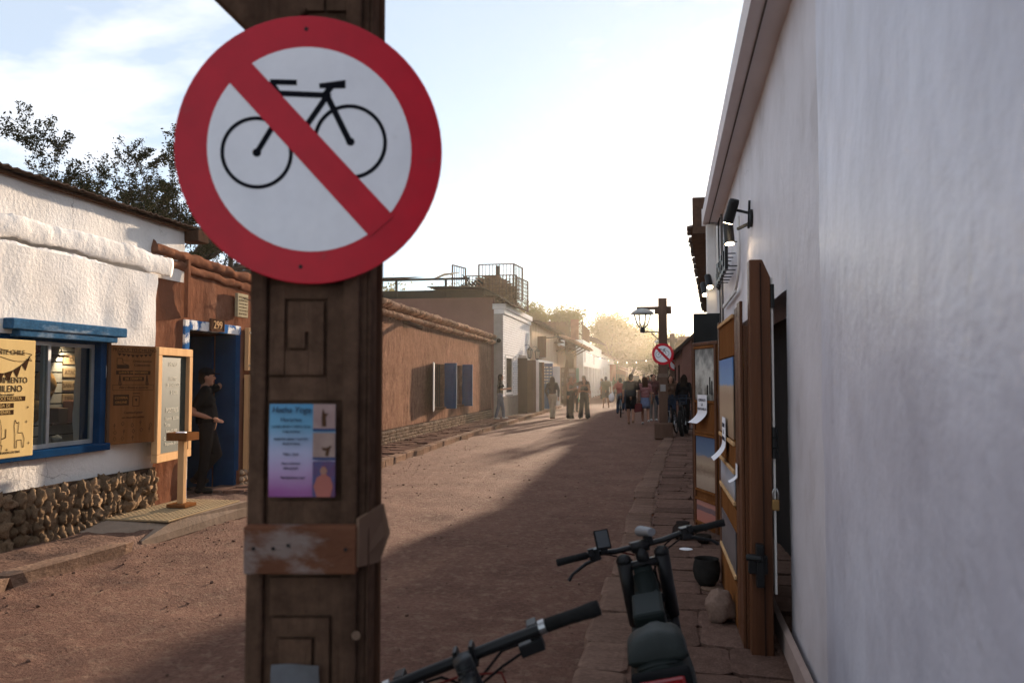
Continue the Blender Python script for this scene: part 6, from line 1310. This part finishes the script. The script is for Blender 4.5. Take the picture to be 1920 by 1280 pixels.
    if kind in ('trousers', 'shorts', 'wide'):
        c.cap(pel + V((-.055, 0, .0)), .118, pel + V((.055, 0, 0)), .118).cap(pel + V((0, 0, .06)), .125 * a_, pel, .12)
        for i in (0, 1):
            k, an = Lg[i]
            if kind == 'shorts': c.cap(HP[i], .10, HP[i].lerp(k, .86), .088, c1=False)
            elif kind == 'wide': c.cap(HP[i], .10, k, .092).cap(k, .092, an + V((0, .02, -.03)), .108, c1=False)
            else: c.cap(HP[i], .10, k, .07).cap(k, .069, k.lerp(an, .4), .066, c0=True).cap(k.lerp(an, .4), .066, an + V((0, .0, -.02)), .056, c1=False)
        rem(c, kind if kind != 'wide' else 'trousers', bm, t_, vox)
    elif kind in ('skirt', 'long'):
        z1 = .58 if kind == 'skirt' else .06; prof = [(.115, 1.06), (.135, .96), (.155, .88), (.165 if kind == 'skirt' else .16, .72), (.175 if kind == 'skirt' else .155, z1), (.165, z1 + .005)]
        if kind == 'long': prof = [(.115, 1.06), (.135, .96), (.155, .86), (.15, .6), (.155, .3), (.175, .06), (.16, .065)]
        q = MB().lathe((hip[0] * .8, hip[1], 0), prof, 28)
        for v in q.v: v.x *= 1.06; v.y *= .82; a = math.atan2(v.y, v.x); f_ = max(0, 1.0 - v.z); v.x *= 1 + .06 * f_ * sin(a * 7); v.y *= 1 + .06 * f_ * sin(a * 7)
        q.build('skirt', bm, t_, smooth=True)
    for i in (0, 1):
        k, an = Lg[i]; fdir = V((0, 1, 0)); dn = (an - k).normalized()
        if dn.z > -.75: fdir = V((0, .45, -.9))
        sq = MB(); sq.cap(an + V((0, 0, -.03)) - fdir * .03, .045, an + V((0, 0, -.045)) + fdir * .13, .037); o = rem(sq, 'shoe', shoes, t_, vox * .8, 2)
    # hair
    st, hm = hair; h = MB()
    if st != 'none':
        h.ell(hd + V((0, -.018, .030)), (.084, .094, .102), 16, 12).ell(hd + V((0, -.05, -.01)), (.080, .065, .095), 14, 10)
        if st == 'bun': h.ell(hd + V((0, -.10, .07)), (.045, .045, .045))
        if st in ('long', 'longer'):
            L_ = .30 if st == 'long' else .42
            for s in (-1, 0, 1): h.cap(hd + V((s * .05, -.055, .0)), .055, hd + V((s * .07, -.075 - .0, -L_)), .045)
            h.cap(hd + V((-.07, .0, .02)), .03, hd + V((-.085, .0, -L_ * .7)), .03).cap(hd + V((.07, .0, .02)), .03, hd + V((.085, .0, -L_ * .7)), .03)
        if st == 'curly':
            for k in range(26): h.ell(hd + V((rnd(-.08, .08), rnd(-.09, .05), rnd(.03, .12))), (.03, .03, .03), 7, 5)
        ho = rem(h, 'hair', hm, t_, vox * .8, 2)
    if cap:
        q = MB().ell(hd + V((0, -.01, .065)), (.088, .104, .072), 16, 10); q.box(-.06 + hd.x, .06 + hd.x, hd.y + .07, hd.y + .17, hd.z + .045, hd.z + .06, rot=(-.15, 0, 0)); q = rem(q, 'cap', cap, t_, vox * .7, 2)
    s_ = H / 1.7; t_.scale = (s_, s_, s_); t_.rotation_euler = (0, 0, -R(heading)); t_.location = loc; t_['pose_h'] = H
    if head_turn:
        for ch_ in t_.children:
            if ch_.name.split('.')[0] in ('eye', 'mouth', 'hair', 'cap'): pass
    return t_
def held(name, lb, cat, mb, m, who, local, **k):
    """a thing carried by a person: its own top-level object at the hand"""
    s_ = who.scale[0]; M_ = Matrix.Translation(who.location) @ Matrix.Rotation(who.rotation_euler.z, 4, 'Z') @ Matrix.Scale(s_, 4); mb.xf(M_ @ Matrix.Translation(local)); o = mb.build(name, m, None, **k); tag(o, lb, cat); return o
# man in the doorway: leans a hand on the door frame, one knee bent
man = person('man in black cap and black clothes leaning in the blue doorway with one arm out', (-5.70, 9.44, .10), 62, 1.60, top=(C_BLK, .95), bottom=('trousers', C_BLK2), hair=('short', HAIR), shoes=SHOE_D, cap=C_BLK2, wide=1.12,
    arms=(((-.46, .16, 1.44), (-.70, .20, 1.52)), ((.27, -.15, 1.11), (.13, .09, 1.02))), legs=[((-.09, .17, .52), (-.12, -.10, .20)), ((.08, .02, .49), (.09, -.03, .085))], vox=.009, lean=(0, .0), hip=(0, .04), fingers=True)
wp = person('woman with long dark hair in jeans reading her phone by the straw wall corner', (-5.52, 28.6, .12), 80, 1.64, True, top=(C_BLK, 1), bottom=('trousers', C_JEAN), hair=('longer', HAIR), shoes=SHOE_W, arms=(((-.2, .03, 1.12), (-.06, .27, 1.16)), ((.2, .03, 1.12), (.07, .27, 1.14))), legs=[((-.10, .10, .49), (-.09, .14, .085)), ((.09, -.05, .49), (.10, -.17, .085))])
held('mobile_phone', 'dark phone held up by the woman by the straw wall', 'phone', MB().box(-.035, .035, -.005, .005, -.07, .07, rot=(-.7, 0, 0)), BLACK, wp, (0, .35, 1.20), bevel=.003)
person('woman seen from behind in black long-sleeved top and beige trousers', (-3.95, 31.4, .0), 8, 1.68, True, top=(C_BLK, 1.95), tuck=.06, bottom=('trousers', C_BEI), hair=('longer', HAIR), shoes=SHOE_T, arms=(((-.26, -.05, 1.13), (-.20, .06, .90)), ((.27, -.05, 1.13), (.24, .02, .88))), legs=[((-.06, .03, .49), (-.05, -.04, .085)), ((.05, .06, .49), (.03, .06, .085))])
wd = person('woman with hair tied up in sleeveless top and long black skirt', (-3.28, 31.6, .0), 110, 1.70, True, top=(C_BLK, 0), bottom=('long', C_BLK), hair=('bun', HAIRBR), arms=(((-.20, .02, 1.13), (-.08, .24, 1.20)), ((.20, .02, 1.13), (.05, .25, 1.22))))
held('drink_cup', 'pale cup held by the woman in the long black skirt', 'cup', MB().lathe((0, 0, 0), [(.03, -.05), (.04, .05)], 12), PAPER, wd, (-.01, .33, 1.26))
wb_ = person('woman in black top and wide black trousers facing the camera with phone', (-2.72, 31.8, .0), 188, 1.62, True, top=(C_BLK, 0), bottom=('wide', C_BLK), hair=('long', HAIR), arms=(((-.21, .03, 1.12), (-.06, .24, 1.16)), ((.21, .03, 1.12), (.06, .24, 1.16))), legs=[((-.12, .02, .49), (-.15, .0, .085)), ((.12, .02, .49), (.17, .0, .085))])
held('mobile_phone', 'phone held by the woman in wide black trousers', 'phone', MB().box(-.035, .035, -.005, .005, -.07, .07, rot=(-.6, 0, 0)), BLACK, wb_, (0, .33, 1.2), bevel=.003)
person('man in khaki cap standing behind the woman in wide trousers', (-3.1, 36.0, 0), 200, 1.74, top=(C_BRN, 1), bottom=('trousers', C_BLK2), hair=('short', HAIR), cap=C_KHA, vox=.016)
person('person with raised hands between the two women in black', (-3.75, 38.5, 0), 150, 1.66, top=(C_BRN, 1.9), bottom=('trousers', C_BLK2), vox=.016, arms=(((-.25, .12, 1.25), (-.15, .3, 1.42)), ((.25, .12, 1.2), (.18, .25, 1.42))))
person('man in white shirt perched low beside the white columns', (-3.85, 46.5, -.12), 170, 1.5, top=(C_WHITE, .9), bottom=('shorts', C_BRN), vox=.016, legs=[((-.13, .30, .78), (-.13, .30, .40)), ((.13, .30, .78), (.13, .30, .40))], hip=(0, -.1))
person('man in dark shirt and shorts walking away in the sunlit roadway', (-2.62, 44.6, 0), 0, 1.74, top=(C_GREEN, 1), bottom=('shorts', C_BLK2), hair=('short', HAIR), shoes=SHOE_T, vox=.015, wide=1.15, legs=[((-.11, .02, .49), (-.14, -.03, .085)), ((.11, .02, .49), (.15, .05, .085))])
# cyclist riding away
bc = bicycle('bicycle', 'pale blue bicycle ridden by the cyclist in the red shirt', mat('pale_blue_frame', (.16, .24, .30)), (-1.36, 33.6, 0), R(2), 0, r=.33)
bp_ = person('cyclist in red shirt and dark shorts riding away along the street', (-1.36, 33.42, .02), -2, 1.62, top=(C_RED, 1), bottom=('trousers', C_NAVY), hair=('short', HAIR), vox=.014, hip=(0, -.10), lean=(0, .05), arms=(((-.30, .16, 1.2), (-.31, .46, 1.1)), ((.30, .16, 1.2), (.31, .46, 1.1))), legs=[((-.12, .24, .62), (-.13, .10, .20)), ((.12, .22, .66), (.13, .12, .36))])
wbag = thing('shopping_bag', 'white plastic bag hanging from the cyclist left hand', 'bag', (-1.7, 33.9, .6)); MB().ell((-1.74, 33.85, .82), (.12, .09, .17), 12, 10, lump=.3).cap((-1.73, 33.85, .95), .04, (-1.70, 33.86, 1.06), .015).build('bag', PAPER, wbag, smooth=True)
person('person in blue jacket walking ahead of the red-shirted cyclist', (-1.25, 40.0, 0), 0, 1.72, top=(C_BLUE, 1.95), bottom=('trousers', C_NAVY), hair=('short', HAIRB), vox=.016)
pk_ = person('man with dark backpack and black shorts walking away', (-.78, 28.1, 0), 3, 1.76, top=(C_BLK2, 1), bottom=('shorts', C_BLK), hair=('short', HAIR), shoes=SHOE_T, wide=1.1, legs=[((-.10, .10, .49), (-.09, .14, .085)), ((.09, -.02, .47), (.08, -.18, .14))])
bkp = thing('backpack', 'dark grey backpack on the back of the walking man', 'backpack', (-.78, 27.95, 1.0))
MB().box(-.15, .15, -.30, -.13, .98, 1.45).xf(Matrix.Translation(pk_.location) @ Matrix.Rotation(-R(3), 4, 'Z')).build('pack', mat('backpack_cloth', (.03, .034, .036), bump=.4), bkp, bevel=.05)
MB().box(-.11, .11, -.35, -.30, 1.0, 1.2).xf(Matrix.Translation(pk_.location) @ Matrix.Rotation(-R(3), 4, 'Z')).build('pocket', mat('backpack_pocket', (.04, .045, .046)), bkp, bevel=.03)
bl = person('woman with long fair hair, striped pink shirt and denim skirt walking away', (-.30, 28.2, 0), -6, 1.66, True, top=(C_STR, 1), bottom=('skirt', C_DEN), hair=('longer', HAIRBR), shoes=SHOE_W, wide=1.1, legs=[((-.08, .12, .49), (-.07, .17, .085)), ((.10, -.02, .46), (.10, -.22, .17))])
rb = thing('red_bag', 'dark red shopping bag swinging between the backpack man and the fair woman', 'bag', (-.52, 28.1, .45))
MB().prism([(-.68, 28.0, .42), (-.40, 28.0, .46), (-.40, 28.0, .72), (-.56, 28.0, .76), (-.68, 28.0, .66)], (0, .12, 0)).build('bag', mat('maroon_bag', (.12, .03, .03)), rb, bevel=.02); MB().tube([(-.62, 28.06, .72), (-.56, 28.06, .92), (-.46, 28.06, .74)], .01, 6).build('handle', C_BRN, rb)
person('curly-haired man in dark red plaid shirt beside the lamp post', (-.02, 30.6, 0), 160, 1.76, top=(C_PLAID, 1.6), bottom=('trousers', C_GREY), hair=('curly', HAIR), shoes=SHOE_W, arms=(None, ((.26, .02, 1.12), (.18, .25, 1.05))))
person('dark long-haired woman in black standing behind the parked bicycles', (.90, 24.6, .05), 20, 1.66, True, top=(C_BLK, 1.9), bottom=('trousers', C_BLK), hair=('longer', HAIR))
person('woman in a dark top half hidden by the lamp post and bicycles', (.52, 25.6, .05), 170, 1.64, True, top=(C_BRN, 1), bottom=('trousers', C_NAVY), hair=('long', HAIR), vox=.016, arms=(((-.24, .1, 1.2), (-.16, .26, 1.42)), None))
CR = [('person in pale top far down the street on the left', -2.3, 62, C_WHITE), ('person in dark jacket far down the street beside the pale one', -1.7, 66, C_NAVY), ('person in brown far down the middle of street', -1.0, 58, C_BRN), ('person in black far down the street behind the backpack man', -.35, 52, C_BLK), ('person in grey top far behind the fair-haired woman', .1, 55, C_GREY), ('person in red top far down the left side', -3.0, 72, C_RED), ('person in olive top far off near the arcade house', -3.7, 76, C_GREEN), ('person in faded black top on the far right side', .55, 47, C_BLK2), ('person in beige top farthest down the middle of the street', -.6, 82, C_BEI), ('person in blue jacket far off right of centre', .4, 70, C_BLUE), ('person in denim jacket far down the left pavement', -4.2, 66, C_DEN)]
for i, (lb, x_, y_, c_) in enumerate(CR): person(lb, (x_, y_, 0), rnd(0, 360), rnd(1.6, 1.8), i % 2 == 0, top=(c_, 1.8), bottom=('trousers', (C_NAVY, C_BLK2, C_GREY)[i % 3]), hair=(('long', 'short')[i % 2], (HAIR, HAIRBR)[i % 2]), vox=.022, group='far walkers in the street')
# ================================================================== TREES
import numpy as np
BARK = mat('bark', (.085, .06, .045), (.05, .036, .028), scale=8, bump=.6, stretch=(1, 1, .3))
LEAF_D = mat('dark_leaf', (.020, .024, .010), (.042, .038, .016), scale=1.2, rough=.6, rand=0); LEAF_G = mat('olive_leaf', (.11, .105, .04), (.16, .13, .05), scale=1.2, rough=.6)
def leafify(m, tr=.55):
    t = m.node_tree; b = t.nodes['Principled BSDF']; o = [n for n in t.nodes if n.type == 'OUTPUT_MATERIAL'][0]
    tl = t.nodes.new('ShaderNodeBsdfTranslucent'); mxs = t.nodes.new('ShaderNodeMixShader'); mxs.inputs[0].default_value = tr
    src = b.inputs['Base Color'].links[0].from_socket; t.links.new(src, tl.inputs[0]); t.links.new(b.outputs[0], mxs.inputs[1]); t.links.new(tl.outputs[0], mxs.inputs[2]); t.links.new(mxs.outputs[0], o.inputs[0])
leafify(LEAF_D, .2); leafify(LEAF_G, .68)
def tree(lb, loc, h, spread, seed, leaf=LEAF_D, nleaf=9000, ls=.05, trunk_h=.35, depth=5, clump=.35, rt=.16, droop=0.0, name='tree', flat=.75, pw=1.5, fl_=1.0, twig=False):
    rg = random.Random(seed); t_ = thing(name, lb, 'tree', loc, 'trees behind the houses'); tb = MB(); tips = []
    def grow(p, d, ln, r_, lev):
        n_ = 4; pts = [p]; rs = [r_]; q = p.copy(); dd = d.copy()
        for i in range(n_):
            dd = (dd + Vector((rg.uniform(-1, 1), rg.uniform(-1, 1), rg.uniform(-.6, .8) - droop)) * .24).normalized(); q = q + dd * ln / n_; pts.append(q.copy()); rs.append(r_ * (1 - .45 * (i + 1) / n_))
            if lev >= depth - (1 if twig else 2): tips.append((q.copy(), lev))
        tb.tube(pts, [max(x, .006) for x in rs] if twig else rs, 7 if lev < 3 else 3, caps=False)
        if lev >= depth: return
        for k in range((3 if twig else rg.choice((2, 3, 3))) if lev else rg.choice((4, 5))):
            a = rg.uniform(0, 2 * pi); sp_ = rg.uniform(.45, 1.0) * (1.1 if lev == 0 else .9)
            nd = (dd + Vector((cos(a), sin(a), rg.uniform(-.15, .35))) * sp_ * spread).normalized()
            st = rg.choice((2, 3, 4)) if lev else 4
            grow(pts[st], nd, ln * rg.uniform(.58, .82), rs[st] * rg.uniform(.55, .75), lev + 1)
    base = Vector(loc); grow(base, Vector((rg.uniform(-.12, .12), rg.uniform(-.12, .12), 1)), h * trunk_h, rt, 0)
    top = max(p.z for p, _ in tips) - base.z; sc = h / top
    for i, v in enumerate(tb.v): tb.v[i] = base + Vector(((v.x - base.x) * sc * fl_, (v.y - base.y) * sc * fl_, (v.z - base.z) * sc))
    tb.build('trunk', BARK, t_, smooth=True, fix=False)
    rs_ = np.random.RandomState(seed); tp = np.array([(base.x + (p.x - base.x) * sc * fl_, base.y + (p.y - base.y) * sc * fl_, base.z + (p.z - base.z) * sc) for p, _ in tips]) - np.array(loc)
    dens = rs_.rand(len(tp)) ** pw; dens /= dens.sum(); idx = rs_.choice(len(tp), nleaf, p=dens)
    c = tp[idx] + rs_.normal(0, clump, (nleaf, 3)) * np.array([1, 1, flat]); s_ = ls * rs_.uniform(.5, 1.4, nleaf)
    a = rs_.normal(size=(nleaf, 3)); a /= np.linalg.norm(a, axis=1)[:, None]; b_ = np.cross(a, rs_.normal(size=(nleaf, 3))); b_ /= np.linalg.norm(b_, axis=1)[:, None]
    a *= s_[:, None]; b_ *= (s_ * .45)[:, None]; vs = np.stack([c - a, c + b_, c + a, c - b_], 1).reshape(-1, 3)
    me = bpy.data.meshes.new('crown'); me.from_pydata(vs.tolist(), [], np.arange(nleaf * 4).reshape(-1, 4).tolist()); me.materials.append(leaf)
    o = bpy.data.objects.new('crown', me); COL.objects.link(o); o.parent = t_; return t_
def at(px, py, y): return PY(px, py, y)
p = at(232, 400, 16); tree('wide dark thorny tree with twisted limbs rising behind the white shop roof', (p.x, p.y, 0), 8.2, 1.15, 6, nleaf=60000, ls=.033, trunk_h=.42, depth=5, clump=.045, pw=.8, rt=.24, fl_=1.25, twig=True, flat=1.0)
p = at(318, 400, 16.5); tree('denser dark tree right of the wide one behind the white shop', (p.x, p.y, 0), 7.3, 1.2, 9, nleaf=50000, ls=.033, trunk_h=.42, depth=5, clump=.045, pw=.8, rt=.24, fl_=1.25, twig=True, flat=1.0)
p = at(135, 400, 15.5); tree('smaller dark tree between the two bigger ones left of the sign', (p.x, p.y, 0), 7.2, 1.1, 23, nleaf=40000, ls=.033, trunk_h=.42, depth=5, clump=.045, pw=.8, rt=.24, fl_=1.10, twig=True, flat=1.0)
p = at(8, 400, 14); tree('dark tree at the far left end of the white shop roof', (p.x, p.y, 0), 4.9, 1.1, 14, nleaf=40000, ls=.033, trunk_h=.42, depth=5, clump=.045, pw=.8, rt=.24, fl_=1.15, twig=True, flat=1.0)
p = at(735, 500, 40); tree('small sunlit tree behind the netted roof shelter', (p.x, p.y, 0), 7.6, 1.0, 31, LEAF_G, 7000, .09, .45, 4, .35)
p = at(770, 520, 46); tree('low pale tree right of the small sunlit one behind netting', (p.x, p.y, 0), 7.3, 1.0, 33, LEAF_G, 5000, .09, .45, 4, .35)
p = at(1012, 600, 62); tree('round hazy tree behind the iron cage of the white brick house', (p.x, p.y, 0), 7.5, .85, 41, LEAF_G, 16000, .11, .42, 4, .40, rt=.2)
for i, (px, y_, h, lb) in enumerate(((1128, 112, 9.0, 'backlit golden tree left of street end'), (1150, 104, 10.2, 'tallest backlit golden tree over the white arcade house'), (1178, 124, 9.4, 'broad backlit tree closing the end of the street'), (1205, 138, 8.0, 'hazy backlit tree right of the broad one'), (1232, 120, 6.3, 'low backlit tree seen beside the lamp post'), (1266, 96, 6.6, 'small tree seen right of the lamp post over low roofs'))):
    p = at(px, 650, y_); tree(lb, (p.x, p.y, 0), h, 1.15, 50 + i, LEAF_G, 20000, .15, .34, 4, .75, rt=.25)
# ================================================================== DUST IN THE AIR
HAZE = True
if HAZE:
    hz = MB().box(-14, 12, -2.2, 172, -1.2, 12.6).build('haze', BARK); hz.data.materials.clear(); m = bpy.data.materials.new('haze'); m.use_nodes = True; t = m.node_tree; t.nodes.clear()
    o = t.nodes.new('ShaderNodeOutputMaterial'); pv = t.nodes.new('ShaderNodeVolumePrincipled'); pv.inputs['Color'].default_value = (1.0, .90, .76, 1); pv.inputs['Density'].default_value = .00055; pv.inputs['Anisotropy'].default_value = .8
    t.links.new(pv.outputs[0], o.inputs['Volume']); hz.data.materials.append(m); tag(hz, kind='stuff'); hz.visible_shadow = True
